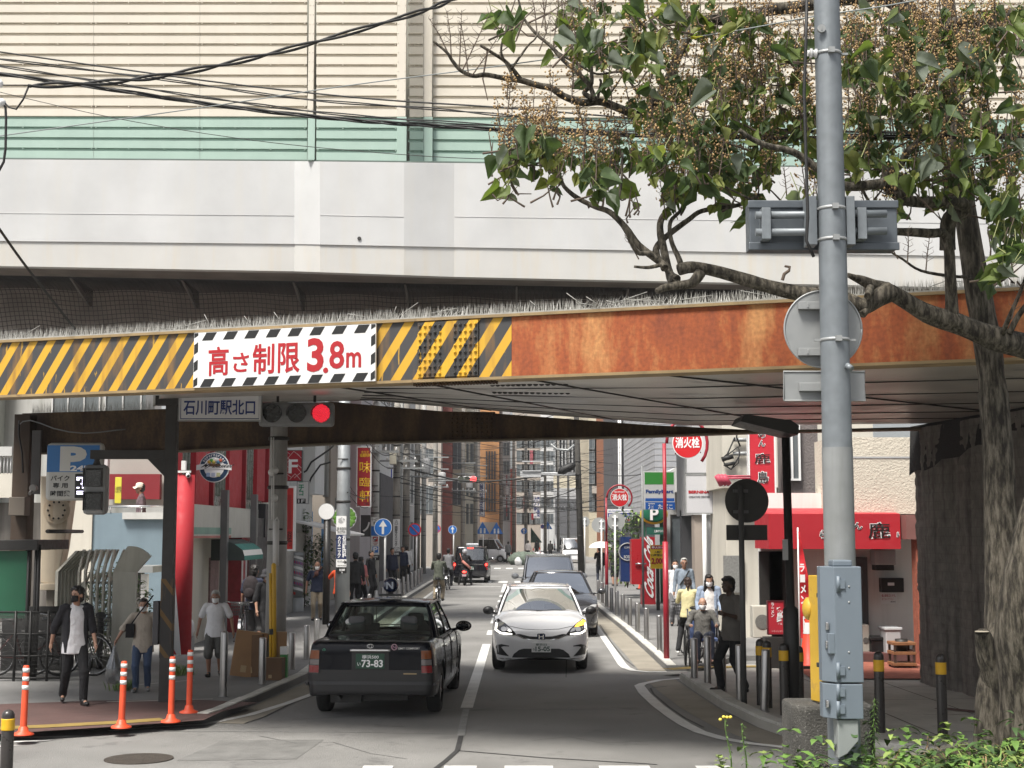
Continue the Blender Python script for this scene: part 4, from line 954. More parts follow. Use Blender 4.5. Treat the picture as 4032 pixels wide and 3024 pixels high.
clusters=[(1110,60,35,45,9,0),(1100,30,25,20,4,0),(1255,85,45,50,16,2),(1300,120,35,50,12,1),(1230,40,30,30,6,2),(1360,60,30,50,9,1),(1385,120,30,50,9,2),(1350,20,40,20,6,1),(1430,170,40,40,10,3),(1395,230,25,25,6,3),(1450,240,45,35,13,5),(1500,270,40,35,13,4),(1440,60,40,50,10,2),(1520,60,40,50,12,3),(1490,20,40,20,8,2),(1540,140,45,50,11,6),(1580,220,45,45,13,7),(1620,60,40,55,10,6),(1100,330,30,35,6,5),(1090,385,28,35,8,0),(1150,300,40,30,6,9),(1200,320,40,25,5,7),(1190,385,20,20,4,0),(1250,350,40,25,6,6),(1300,390,35,25,8,2),(1330,330,40,40,7,5),(1365,430,12,15,2,0),(1420,330,35,35,8,6),(1460,400,35,35,9,4),(1500,340,40,40,9,7),(1560,350,40,40,11,7),(1600,400,40,30,11,2),(1640,340,45,40,12,6),(1660,270,45,50,12,9),(1640,180,45,50,9,8),(1690,110,40,60,10,6),(1740,250,20,50,6,7),(1650,460,40,20,7,1),(1770,420,40,35,9,1),(1790,470,14,14,2,0),(1850,60,35,45,11,4),(1860,140,35,50,10,7),(1870,230,40,50,12,10),(1840,320,45,40,12,4),(1900,330,45,40,12,5),(1930,100,40,60,11,7),(1960,180,45,50,12,10),(1980,260,45,40,12,6),(2000,80,45,50,9,12),(2060,120,45,60,11,12),(2060,210,45,50,13,8),(2040,330,50,40,14,5),(1960,380,50,30,13,3),(1930,430,50,20,9,1),(2110,50,40,50,9,5),(2120,130,40,50,11,6),(2170,100,35,60,11,2),(2190,50,30,50,9,1),(2110,280,50,50,15,5),(2170,330,40,45,14,4),(2100,380,50,35,13,4),(2180,420,35,40,12,4),(2050,420,40,30,9,2),(2195,240,25,50,6,2),(2170,500,35,35,10,0),(2190,560,30,40,12,0),(2140,580,30,25,7,0),(2200,470,25,40,8,0),(1990,140,40,40,6,5),(1750,60,20,60,3,2),(1770,330,30,30,4,4),]
for(x,y,sx,sy,nl,ns)in clusters:
 cy=11.3+.9*rt.random()
 for k in range(int(nl*.9)):leaf_at(rt.gauss(x,sx*.62),rt.gauss(y,sy*.62),cy+rt.uniform(-.7,.7))
 for k in range(int(ns*1.6+.5)):
  xx=rt.gauss(x,sx*.7);yy=rt.gauss(y,sy*.5)+35
  p=A(xx,yy,cy+rt.uniform(-.4,.3));seed_head(p,rt.uniform(.28,.55),rt.randint(9,15),rt.uniform(-.2,.2))
  for q in range(3):
   c=p+V(rt.uniform(-.03,.03),rt.uniform(-.03,.03),rt.uniform(0,.15));heart(c,V(rt.uniform(-1,1),rt.uniform(-.5,.5),-.9),V(0,-1,.5),rt.uniform(.06,.11),rt.choice((0,1,3)))
 for k in range(5):
  a_=A(rt.gauss(x,sx),rt.gauss(y+40,sy*.6),cy);b_=A(rt.gauss(x,sx),rt.gauss(y,sy),cy);tw.tube([a_,a_.lerp(b_,.5)+V(rt.uniform(-.05,.05),0,-.04),b_],[.01,.007,.004],5,0)
for(x,y,h,l_)in((975,128,.42,-.12),(992,150,.5,.05),(1000,150,.52,.45),(1012,162,.45,-.1),(1020,163,.35,.7),(968,115,.3,-.5),(1160,70,.4,-.1),(1170,60,.4,.1),(1180,72,.5,-.15),(1195,100,.45,.1),(1215,60,.35,.15),(1250,30,.3,.1),(1290,40,.3,-.1),(1165,110,.3,.35),(1940,560,.35,-.5),(1960,570,.3,.1),(1920,540,.3,-.3),(2000,585,.28,.1),(1880,480,.4,-.2),(1862,420,.4,0.1),(1700,430,.3,-.1),(1380,560,.2,-.6),(2185,690,.3,.4)):
 seed_head(A(x,y,11.5),h,13,l_,True)
for(x,y,h)in((1095,250,.32),(1180,255,.4),(1235,225,.32),(1320,250,.3),(1120,345,.35),(1295,455,.0),(1265,300,.35),(1095,215,.2),(1240,190,.22)):
 if h:seed_head(A(x,y,11.4),h,14,rt.uniform(-.2,.2))
p0=A(1395,60,11.6);
tw.tube([A(1690,605,11.5),A(1694,592,11.5),A(1704,585,11.5),A(1706,577,11.5),A(1695,575,11.5)],[.014,.014,.013,.013,.01],7,0)
tw.build('twigs',[M_TWIG,mat('leaf_stalk',(.25,.27,.1),.6,var=.2)],TR,recalc=False)
sd_.build('seed_heads',[mat('seed_tan',(.38,.25,.11),.7,var=.3,vs=9),mat('seed_brown',(.22,.14,.065),.75,var=.3,vs=9)],TR,recalc=False)
def leafmat(name,c,c2,r=.38):
 m=mat(name,c,r+.2,var=.35,vs=5,spot=.5,spcol=c2,sps=9,bump=.3,bs=30,spec=.25);n=m.node_tree.nodes;L=m.node_tree.links;b=n['Principled BSDF']
 t=n.new('ShaderNodeBsdfTranslucent');t.inputs[0].default_value=(c[0]*1.6,c[1]*1.8,c[2]*.8,1);x=n.new('ShaderNodeMixShader');x.inputs[0].default_value=.35
 L.new(b.outputs[0],x.inputs[1]);L.new(t.outputs[0],x.inputs[2]);L.new(x.outputs[0],n['Material Output'].inputs[0])
 return m
lf.build('crown',[leafmat('leaf_dark',(.07,.105,.045),(.045,.07,.03)),leafmat('leaf_mid',(.125,.165,.05),(.08,.11,.035)),leafmat('leaf_grey',(.16,.185,.15),(.11,.13,.1),.45),leafmat('leaf_olive',(.19,.21,.065),(.12,.14,.045)),leafmat('leaf_yellow',(.5,.47,.05),(.15,.19,.03))],TR,recalc=False)
#  vehicles
from mathutils.bvhtree import BVHTree
def pw(tab,x):
 if x<=tab[0][0]:return tab[0][1]
 for(x0,y0),(x1,y1)in zip(tab,tab[1:]):
  if x<=x1:
   t=(x-x0)/max(1e-9,x1-x0);return y0+(y1-y0)*t
 return tab[-1][1]
M_GLASS=glass('car_glass',(.75,.82,.8),2.6,.01,.55)
M_GLASSD=glass('dark_car_glass',(.3,.33,.33),2.2,.01,.35)
M_TRIM=mat('black_trim',(.012,.012,.013),.45,var=0)
M_SEAT=mat('seat_cloth',(.05,.05,.055),.9,var=.2)
M_SEAM=mat('seam_black',(.006,.006,.006),.7,var=0)
M_TYRE=M_RUBBER
M_RIM=mat('rim_silver',(.45,.45,.46),.35,.8,var=0)
M_REFL=mat('lamp_red',(.5,.008,.012),.12,var=0,coat=1)
M_AMBER=mat('lamp_amber',(.6,.16,.01),.15,var=0,coat=1)
M_CLEAR=mat('lamp_clear',(.55,.55,.55),.12,.3,var=0,coat=1)
M_LAMPDK=mat('lamp_housing',(.03,.03,.035),.12,.2,var=0,coat=1)
G_RED=glow('brake_light',(1,.03,.02),5);G_WHITE=glow('running_light',(1,.98,.85),2.2);G_AMBER=glow('indicator_light',(1,.45,.03),2.2)
def plain(name,c,r=.3,**k):return mat(name,c,r,var=k.pop('var',.03),**k)
class Car:
 def __init__(s,name,label,loc,rz,sp):
  s.sp=sp;s.t=thing(name,(0,0,0),label,sp.get('cat','car'))
  s.paint=sp['paint'];L=sp['L']
  s.lower()
  s.green()
  s.wheels()
  s.under()
  s.loc=loc;s.rz=rz
 def place(s):
  s.t.location=s.loc;s.t.rotation_euler=(0,0,s.rz);return s.t
 def prof(s,y):
  sp=s.sp;L=sp['L'];r=sp['wr']
  w=pw(sp['w'],y);zs=pw(sp['belt'],y);zd=pw(sp['deck'],y);zb=pw(sp['sill'],y)
  arch=False
  for yc in(sp['yr'],sp['yf']):
   d=abs(y-yc);ra=r+.045
   if d<ra:zb=max(zb,r+math.sqrt(ra*ra-d*d)*1.02);arch=True
  cab=sp['cab'][0]<y<sp['cab'][1]
  zs=min(zs,zd)if not cab else zs
  ztop=zs
  zm=sp.get('zmid',.55);h=max(.02,ztop-zb)
  bulge=sp.get('bulge',.035)
  def xs(z):
   if z<zm:return w-(sp.get('tuck',.03))*((zm-z)/max(.1,zm-.2))**2
   return w-bulge*((z-zm)/max(.1,.95-zm))**2
  pts=[(0,zb+(.02 if not arch else .0)),(max(.02,w-.22),zb+(.02 if not arch else .0)),(max(.03,xs(zb)-.035),zb),(xs(zb),zb+.015)]
  for f in(.12,.25,.4,.55,.7,.84,.93):pts.append((xs(zb+h*f),zb+h*f))
  e=sp.get('edge',.045)
  pts.append((xs(ztop)-e*.25,ztop-e*.25));pts.append((xs(ztop)-e,ztop))
  if cab:
   pts+=[(xs(ztop)-.1,ztop-.002),(xs(ztop)-.12,.42),(.5,.42),(0,.42)]
  else:
   pts+=[(w*.8,zs+(zd-zs)*.55),(w*.6,zs+(zd-zs)*.85),(w*.3,zs+(zd-zs)*.97),(0,zd)]
  return pts
 def lower(s):
  sp=s.sp;L=sp['L'];st=[0,.012,.035,.07,.12,.18];y=.24
  while y<L-.2:st.append(y);y+=.055
  st+=[L-.18,L-.12,L-.07,L-.035,L-.012,L]
  for yy in sp['cab']:st+=[yy-.002,yy+.002]
  for yc in(sp['yr'],sp['yf']):
   ra=sp['wr']+.045;st+=[yc-ra-.001,yc-ra+.004,yc-ra+.02,yc+ra-.02,yc+ra-.004,yc+ra+.001]
  st=sorted(set(round(q,4)for q in st))
  rows=[s.prof(q)for q in st];n=len(rows[0])
  bev=sp.get('noserake');vs=[]
  for y_,row in zip(st,rows):
   for x,z in row:
    yo=0
    if sp.get('nose')and y_>L-.7:yo=pw(sp['nose'],z)*((y_-(L-.7))/.7)
    if sp.get('tail')and y_<.6:yo=pw(sp['tail'],z)*(1-y_/.6)
    vs.append((x,y_+yo,z))
  groups={}
  def addf(key,f):groups.setdefault(key,[]).append(f)
  nv=len(vs);allv=vs+[(-x,y,z)for x,y,z in vs]
  doors=sp.get('doors',[])
  for i in range(len(st)-1):
   for j in range(n-1):
    q=(i*n+j,(i+1)*n+j,(i+1)*n+j+1,i*n+j+1)
    yc=(st[i]+st[i+1])/2;zc=sum(vs[k][2]for k in q)/4
    key='body'
    if 3<=j<=11:
     for d0,d1,zl in doors:
      if d0<yc<d1 and zc>zl:key=('door',d0)
    if key=='body'and sp.get('bump')and sp['bump'](yc,zc)and j<11:key='bumper'if yc<1 else 'bumper_front'
    if j<=1:key='floor'if not(sp['cab'][0]<yc<sp['cab'][1])or 1 else 'floor'
    mir=tuple(reversed([k+nv for k in q]))
    if isinstance(key,tuple):addf(key+(1,),q);addf(key+(-1,),mir)
    else:addf(key,q);addf(key,mir)
  for i in(0,len(st)-1):
   for j in range(n-1):
    zc=(vs[i*n+j][2]+vs[i*n+j+1][2])/2
    key=('bumper'if i==0 else 'bumper_front')if sp.get('bump')and sp['bump'](st[i],zc)else 'body'
    addf(key,(i*n+j,i*n+j+1,i*n+j+1+nv,i*n+j+nv)if i==0 else(i*n+j+nv,i*n+j+1+nv,i*n+j+1,i*n+j))
  for key,fs in groups.items():
   mb=MB();used={};
   for f in fs:
    for k in f:used.setdefault(k,len(used))
   mb.add([allv[k]for k in used],[tuple(used[k]for k in f)for f in fs],0,True)
   nm=key.replace('_front','')if isinstance(key,str)else 'door'
   m={'body':s.paint,'door':s.paint,'bumper':sp.get('bumpm',s.paint),'floor':M_TRIM}[nm]
   o=mb.build(nm if nm!='floor'else 'underfloor',m,s.t,world=False)
   md=o.modifiers.new('edges','EDGE_SPLIT');md.split_angle=R(38)
   if nm=='body':s.body=o
   if nm=='door':
    sd=key[2];sm=MB()
    for yy in(key[1],[d[1]for d in doors if d[0]==key[1]][0]):
     line=[V(x*sd*1.003,yy,z)for x,z in s.prof(yy)[3:13]if z>[d[2]for d in doors if d[0]==key[1]][0]]
     if len(line)>1:sm.tube(line,.006,5)
    sm.build('door_seam',M_SEAM,o,world=False)
    d0,d1,zl=[d for d in doors if d[0]==key[1]][0]
    zh=pw(sp['belt'],d0)-.12;xw=[x for x,z in s.prof(d0+.15)if abs(z-zh)<.14 and x>.5]
    xx=max(xw)if xw else pw(sp['w'],d0)
    hb=MB();hb.box(sd*(xx-.005),d0+.06,zh-.015,sd*(xx+.022),d0+.23,zh+.012);hb.build('handle',sp.get('handlem',s.paint),o,world=False,bevel=.008)
  s.tris=BVHTree.FromPolygons([Vector(v)for v in allv],[f for g in groups.values()for f in g])
 def green(s):
  sp=s.sp;g=sp['glass'];zr=sp['roof'];wr=sp['roofw']
  ywb,yrf,yrr,yrb=g['wsbase'],g['rooff'],g['roofr'],g['rearbase']
  zw,zb_=g['zws'],g['zrear'];bul=g.get('bulge',.16);rb=g.get('rbulge',.08)
  def ws(u,v):
   wb=pw(sp['w'],ywb)-.14;w_=wb+(wr-.03-wb)*v;x=u*w_
   return V(x,ywb+(yrf-ywb)*v-bul*u*u*(1-.35*v)-.03*math.sin(math.pi*v)*-1,zw+(zr-.045-zw)*v-.012*u*u)
  def rs(u,v):
   wb=pw(sp['w'],yrb)-.15;w_=wb+(wr-.03-wb)*v;x=u*w_
   return V(x,yrb+(yrr-yrb)*v+rb*u*u,zb_+(zr-.06-zb_)*v-.012*u*u)
  for nm,fn in(('windscreen',ws),('rear_window',rs)):
   mb=MB();N,H_=12,6
   P_=[fn(-1+2*i/N,j/H_)for j in range(H_+1)for i in range(N+1)]
   mb.add(P_,[(j*(N+1)+i,j*(N+1)+i+1,(j+1)*(N+1)+i+1,(j+1)*(N+1)+i)for j in range(H_)for i in range(N)],0,True)
   o=mb.build(nm,sp.get('glassm',M_GLASS),s.t,world=False)
   fr=MB();r_=.016
   edge=[fn(-1+2*i/N,0)for i in range(N+1)]+[fn(1,j/H_)for j in range(H_+1)]+[fn(1-2*i/N,1)for i in range(N+1)]+[fn(-1,1-j/H_)for j in range(H_+1)]
   fr.tube(edge,r_,6);fr.build('seal',M_TRIM,o,world=False)
   if nm=='windscreen':
    wp=MB()
    for(u0,u1)in((-.75,.1),(-.02,.8)):
     wp.tube([ws(u0,.03)+V(0,.02,.02),ws((u0+u1)/2,.06)+V(0,.03,.02),ws(u1,.05)+V(0,.03,.01)],.008,5)
    wp.build('wiper',M_TRIM,o,world=False)
  s.ws,s.rs=ws,rs
  mb=MB();rows=[];N=14
  ys_=[yrf-bul*.65-.0+.0,yrf-.05,yrf-.2,(yrf+yrr)/2,yrr+.2,yrr+.05,yrr]
  M_=16
  for k in range(M_+1):
   f=k/M_;row=[]
   for i in range(N+1):
    u=-1+2*i/N
    yf=yrf-bul*u*u*.65+.03;yb=yrr+rb*u*u-.03
    y=yf+(yb-yf)*f;z=zr-.045+.045*(1-abs(2*f-1)**3)*(1-.5*u*u)-.018*abs(u)**4
    row.append(V(u*(wr+.01*math.sin(math.pi*f)),y,z))
   rows.append(row)
  vs=[p for r in rows for p in r]
  mb.add(vs,[(k*(N+1)+i,k*(N+1)+i+1,(k+1)*(N+1)+i+1,(k+1)*(N+1)+i)for k in range(M_)for i in range(N)],0,True)
  rim=[rows[0][i]for i in range(N+1)]+[rows[k][N]for k in range(1,M_+1)]+[rows[M_][i]for i in range(N-1,-1,-1)]+[rows[k][0]for k in range(M_-1,0,-1)]
  low=[p-V(0,0,.05)-V(.02*(1 if p.x>0 else-1),0,0)for p in rim];m_=len(rim)
  mb.add(rim+low,[(i,(i+1)%m_,(i+1)%m_+m_,i+m_)for i in range(m_)],0,True)
  mb.build('roof',sp.get('roofm',s.paint),s.t,world=False)
  pil=sp['pillars']
  for sd in(-1,1):
   def side(y0,y1,v):
    y=y0+(y1-y0)*v
    xb=pw(sp['w'],y0)-sp.get('bulge',.035)-.05;xt=wr-.005
    z0=pw(sp['belt'],y0)-.01;z1=zr-.055
    return V(sd*(xb+(xt-xb)*v+.012*math.sin(math.pi*v)),y,z0+(z1-z0)*v)
   for(b0,t0,w0),(b1,t1,w1)in zip(pil,pil[1:]):
    mb=MB();N,H_=5,5
    P_=[side(b0+(b1-b0)*i/N,t0+(t1-t0)*i/N,j/H_)for j in range(H_+1)for i in range(N+1)]
    mb.add(P_,[(j*(N+1)+i,j*(N+1)+i+1,(j+1)*(N+1)+i+1,(j+1)*(N+1)+i)for j in range(H_)for i in range(N)],0,True)
    mb.build('side_window',sp.get('sideglass',sp.get('glassm',M_GLASS)),s.t,world=False)
   for k,(b,t,w_)in enumerate(pil):
    mb=MB();c=[side(b,t,q/6)for q in range(7)];H2=V(0,w_,0)
    p=[q-H2 for q in c]+[q+H2 for q in c];o_=V(sd*.012,0,0)
    inn=[q-o_*3 for q in p]
    p=[q+o_ for q in p];n7=7
    mb.add(p+inn,[(i,i+1,i+8,i+7)for i in range(6)]+[(14+i+7,14+i+8,14+i+1,14+i)for i in range(6)]+[(14+i,14+i+1,i+1,i)for i in range(6)]+[(i+7,i+8,14+i+8,14+i+7)for i in range(6)],0,True)
    mb.build('pillar',s.paint if k in(0,len(pil)-1)else sp.get('midpil',M_TRIM),s.t,world=False)
   mb=MB();mb.tube([side(pil[0][0]+(pil[-1][0]-pil[0][0])*q/10,pil[0][0]+(pil[-1][0]-pil[0][0])*q/10,0)+V(sd*.012,0,.01)for q in range(11)],.012,5);mb.build('belt_trim',sp.get('beltm',M_TRIM),s.t,world=False)
   mb=MB();mb.tube([side(pil[0][0],pil[0][1],1)]+[V(sd*(wr+.004),pil[0][1]+(pil[-1][1]-pil[0][1])*q/8,zr-.05)for q in range(9)],.017,6);mb.build('roof_rail',s.paint,s.t,world=False)
  mb=MB();yd=ywb-.28;mb.box(-wr-.06,yd-.12,.55,wr+.06,ywb-.02,zw-.03);mb.build('dashboard',M_TRIM,s.t,world=False,bevel=.05)
  mb=MB()
  for sx in(-.36,.36):
   for yy in sp.get('seats',(yd-.75,yd-1.6)):
    mb.box(sx-.24,yy,.42,sx+.24,yy+.5,.6);mb.box(sx-.23,yy-.1,.6,sx+.23,yy+.06,1.02);mb.box(sx-.12,yy-.08,1.06,sx+.12,yy+.02,1.26)
  mb.build('seats',sp.get('seatm',M_SEAT),s.t,world=False,bevel=.05)
  mb=MB();c=V(.36,yd-.2,.93);mb.tube([c+V(.18*math.cos(q*math.pi/12),-.08*math.sin(q*math.pi/12),.17*math.sin(q*math.pi/12))for q in range(25)],.013,6);mb.build('steering_wheel',M_TRIM,s.t,world=False)
  mb=MB();c=ws(0,.9)+V(0,-.09,-.03);mb.cbox(c,(.24,.03,.07));mb.build('rear_view_mirror',M_TRIM,s.t,world=False,bevel=.01)
 def wheels(s):
  sp=s.sp;r=sp['wr'];wt=sp.get('tw',.19)
  for yy in(sp['yr'],sp['yf']):
   for sd in(-1,1):
    x=sd*(pw(sp['w'],yy)-.02-wt/2);steer=sp.get('steer',0)if yy==sp['yf']else 0
    mb=MB();pf=[(r*.62,-wt/2),(r*.9,-wt/2),(r*.97,-wt*.42),(r,-wt*.3),(r,wt*.3),(r*.97,wt*.42),(r*.9,wt/2),(r*.62,wt/2)]
    mb.M=Matrix.Translation((x,yy,r))@Matrix.Rotation(steer,4,'Z')@Matrix.Rotation(R(90),4,'Y')
    mb.lathe(pf,30)
    o=mb.build('wheel',M_TYRE,s.t,world=False)
    mb2=MB();mb2.M=mb.M
    fz=wt*.36*sd
    mb2.lathe([(r*.64,fz),(r*.58,fz-.02*sd),(r*.56,fz-.06*sd),(0,fz-.07*sd)],26)
    for q in range(sp.get('spokes',7)):
     a_=q*2*math.pi/sp.get('spokes',7);mb2.tube([(0,0,fz-.03*sd),(r*.6*math.cos(a_),r*.6*math.sin(a_),fz-.012*sd)],[.045,.028],6)
    mb2.lathe([(0,fz),(.06,fz-.004*sd),(.065,fz-.04*sd)],14)
    mb2.build('rim',sp.get('rimm',M_RIM),o,world=False)
 def under(s):
  sp=s.sp;mb=MB();L=sp['L']
  mb.box(-.45,.35,.22,.45,L-.5,.4)
  for yy in(sp['yr'],sp['yf']):mb.tube([(-.68,yy,.3),(.68,yy,.3)],.045,8)
  mb.tube([(-.42,.06,.27),(-.42,.9,.27)],.03,10);mb.box(-.55,.25,.2,-.15,.7,.3)
  mb.build('chassis',M_TRIM,s.t,world=False)
 def patch(s,name,poly,m,parent=None,face='front',off=.006,res=.035,mirror=False,th=.0):
  "poly in (x, z) for front / rear, in (y, z) for sides; drops it onto the painted surface"
  out=[]
  for sg in((1,-1)if mirror else(1,)):
   b=bmesh.new();P_=[(sg*p[0]if face in('front','rear')else p[0],p[1])for p in poly]
   f=b.faces.new([b.verts.new((p[0],0,p[1]))for p in P_])
   x0,x1=min(p[0]for p in P_),max(p[0]for p in P_);z0,z1=min(p[1]for p in P_),max(p[1]for p in P_)
   k=x0+res
   while k<x1:bmesh.ops.bisect_plane(b,geom=b.verts[:]+b.edges[:]+b.faces[:],plane_co=(k,0,0),plane_no=(1,0,0));k+=res
   k=z0+res
   while k<z1:bmesh.ops.bisect_plane(b,geom=b.verts[:]+b.edges[:]+b.faces[:],plane_co=(0,0,k),plane_no=(0,0,1));k+=res
   for v in b.verts:
    a,z=v.co.x,v.co.z
    if face=='front':o_,d_=V(a,s.sp['L']+2,z),V(0,-1,0)
    elif face=='rear':o_,d_=V(a,-2,z),V(0,1,0)
    else:o_,d_=V(2*sg*(1 if face=='right'else-1),a,z),V(-sg*(1 if face=='right'else-1),0,0)
    h,n_,_,_=s.tris.ray_cast(o_,d_)
    if h is None:
     h=V(a,s.sp['L']-.2 if face=='front'else .2,z)if face in('front','rear')else V(o_.x*.42,a,z);n_=-d_
    v.co=h-d_*off
   me=bpy.data.meshes.new(name);bmesh.ops.recalc_face_normals(b,faces=b.faces);b.to_mesh(me);b.free()
   for p in me.polygons:p.use_smooth=True
   me.materials.append(m)
   o=bpy.data.objects.new(name,me);COL.objects.link(o);o.parent=parent or s.t;out.append(o)
   if th:
    md=o.modifiers.new('thick','SOLIDIFY');md.thickness=th;md.offset=0
  return out
 def write(s,txt,x0,z0,x1,z1,m,face='front',off=.012,bold=.01,parent=None,fit=True):
  xm,zm=(x0+x1)/2,(z0+z1)/2
  sg=-1 if face=='front'else 1
  def hit(x,z):
   o_,d_=(V(x,s.sp['L']+2,z),V(0,-1,0))if face=='front'else(V(x,-2,z),V(0,1,0))
   h=s.tris.ray_cast(o_,d_)[0];return(h if h is not None else V(x,0 if face=='rear'else s.sp['L'],z))-d_*off
  a=hit(xm,z0);b=hit(xm,z1);yv=min(a.y,b.y)if face=='rear'else max(a.y,b.y)
  if face=='front':p0,px=V(x1,yv,z0),V(x0-x1,0,0)
  else:p0,px=V(x0,yv,z0),V(x1-x0,0,0)
  return lettering(txt,p0,px,V(0,0,z1-z0),.002,m,parent or s.t,bold,1,fit)
 def plate(s,x0,z0,x1,z1,face,col,ink,top,kana,num):
  yv=None
  zs_=[s.tris.ray_cast(V((x0+x1)/2,-2 if face=='rear'else s.sp['L']+2,z),V(0,1 if face=='rear'else-1,0))[0]for z in(z0,(z0+z1)/2,z1)]
  ys_=[h.y for h in zs_ if h is not None]or[0]
  yv=(min(ys_)-.012)if face=='rear'else(max(ys_)+.012)
  mb=MB();mb.box(x0,yv-.008,z0,x1,yv+.008,z1);o=mb.build('number_plate',col,s.t,world=False,bevel=.004)
  sg=1 if face=='rear'else-1;W2=x1-x0;H2=z1-z0;yy=yv-.0085*sg
  def wr(t,u0,v0,u1,v1,b=.02):
   p0=V(x0+W2*u0,yy,z0+H2*v0)if sg>0 else V(x1-W2*u0,yy,z0+H2*v0)
   lettering(t,p0,V(sg*W2*(u1-u0),0,0),V(0,0,H2*(v1-v0)),.002,ink,o,b)
  wr(top,.22,.66,.8,.92,.01);wr(kana,.06,.2,.17,.42,.01);wr(num,.2,.1,.95,.6,.025)
  return o
 def mirror_(s,y,z,m,sides=(-1,1),stem=.1,size=(.2,.1,.15)):
  for sd in sides:
   x=sd*(pw(s.sp['w'],y)+stem);mb=MB();mb.ell((x,y,z),(size[0]/2,size[1]/2,size[2]/2),14,10);
   mb.tube([(sd*(pw(s.sp['w'],y)-.09),y,z-.06),(x-sd*.04,y,z-.03)],.02,8);o=mb.build('mirror',m,s.t,world=False)
   mb=MB();mb.ell((x,y-.03,z),(size[0]*.42,.025,size[2]*.4),12,8);mb.build('mirror_glass',M_CHROME,o,world=False)
P_BLACK=plain('taxi_black',(.003,.004,.008),.16,coat=.07,spec=.18)
taxi=dict(cat='taxi',L=4.69,paint=P_BLACK,w=[(0,.72),(.012,.755),(.035,.79),(.07,.81),(.12,.822),(.3,.84),(1,.8475),(3.6,.8475),(4.2,.835),(4.5,.8),(4.64,.72),(4.69,.6)],belt=[(0,.9),(.012,.95),(.035,.985),(.1,1.0),(.8,1.0),(1.4,.96),(3.4,.93),(3.6,.92),(4.5,.75),(4.69,.62)],deck=[(0,.9),(.012,.95),(.035,.99),(.1,1.01),(.6,1.03),(.85,1.03),(3.45,.97),(3.6,.96),(4.4,.82),(4.6,.74),(4.69,.62)],sill=[(0,.33),(.05,.3),(.5,.27),(.8,.2),(4,.2),(4.5,.24),(4.69,.3)],wr=.315,yr=1.0,yf=3.785,tw=.18,cab=(.9,3.4),zmid=.58,bulge=.04,tuck=.05,edge=.05,roof=1.465,roofw=.6,glass=dict(wsbase=3.42,rooff=2.72,roofr=1.5,rearbase=.82,zws=.96,zrear=1.03,bulge=.14,rbulge=.1),pillars=[(3.22,2.66,.03),(2.33,2.3,.045),(1.33,1.55,.02),(.98,1.42,.05)],doors=[(1.36,2.34,.3),(2.36,3.3,.3)],bump=lambda y,z:z<.66 and(y<.3 or y>4.4),bumpm=plain('bumper_black',(.016,.016,.018),.4),seats=(2.0,1.2),seatm=mat('white_seat_cover',(.12,.12,.125),.9,var=.1),glassm=glass('taxi_glass',(.8,.9,.85),1.5,.01,.75),spokes=5,handlem=M_CHROME)
tp=V(-1.82,18.5,0)
c=Car('taxi','black taxi sedan seen from behind, driving away under the bridge',tp,R(-2.6),taxi)
for sg in(-1,1):
 tl=c.patch('taillight',[(sg*.80,.6),(sg*.66,.6),(sg*.655,.9),(sg*.78,.9)],M_LAMPDK,face='rear',off=.012)[0]
 c.patch('red_lens',[(sg*.797,.61),(sg*.665,.61),(sg*.662,.7),(sg*.792,.7)],mat('tail_red_unlit',(.2,.006,.01),.15,var=0,coat=.6),tl,'rear',.018)
 c.patch('clear_lens',[(sg*.79,.71),(sg*.662,.71),(sg*.66,.775),(sg*.787,.775)],mat('tail_clear_unlit',(.16,.14,.14),.15,var=0,coat=.6),tl,'rear',.018)
 c.patch('amber_lens',[(sg*.785,.785),(sg*.66,.785),(sg*.658,.89),(sg*.778,.89)],mat('tail_amber_unlit',(.2,.05,.01),.15,var=0,coat=.6),tl,'rear',.018)
 mb=MB();mb.box(sg*.81,.04,.44,sg*.845,.5,.48);mb.build('bumper_trim',M_TRIM,c.t,world=False)
c.patch('bumper_strip',[(-.83,.455),(.83,.455),(.83,.5),(-.83,.5)],plain('bumper_grey',(.035,.036,.04),.45),None,'rear',.01)
c.patch('plate_recess',[(-.24,.64),(.24,.64),(.24,.87),(-.24,.87)],M_TRIM,None,'rear',.006)
c.patch('trunk_handle',[(-.26,.875),(.26,.875),(.26,.91),(-.26,.91)],M_CHROME,None,'rear',.02,th=.02)
c.plate(-.185,.66,.185,.85,'rear',plain('plate_green',(.012,.06,.035),.5),M_WHITEINK,'横浜500','い','73-83')
mb=MB();mb.M=Matrix.Translation((0,-.012,.945));mb.tube([(.04*math.cos(q*math.pi/10),0,.026*math.sin(q*math.pi/10))for q in range(21)],.005,5);mb.tube([(.018*math.cos(q*math.pi/8),0,.026*math.sin(q*math.pi/8))for q in range(17)],.004,5);mb.build('emblem',M_CHROME,c.t,world=False)
mb=MB();mb.M=Matrix.Translation((.31,.0,.935));mb.tube([(.036*math.cos(q*math.pi/10),-.014,.036*math.sin(q*math.pi/10))for q in range(21)],.005,5);o=mb.build('company_badge',plain('badge_pink',(.5,.3,.35),.4),c.t,world=False)
c.write('N',.288,.915,.332,.955,plain('badge_ink',(.35,.2,.28),.4),'rear',.016,.02)
c.write('LIMIT COMFORT',.36,.905,.64,.93,M_CHROME,'rear',.012,.01)
c.write('♻',-.62,.885,-.575,.915,plain('eco_green',(.1,.5,.3),.4),'rear',.012,0)
c.patch('model_badge',[(.43,.59),(.6,.59),(.6,.605),(.43,.605)],plain('badge_gold',(.35,.27,.15),.4,me=.5),None,'rear',.012)
c.mirror_(3.2,1.0,P_BLACK,(1,),.1,(.24,.12,.16));c.mirror_(3.2,1.0,P_BLACK,(-1,),.16,(.24,.12,.16))
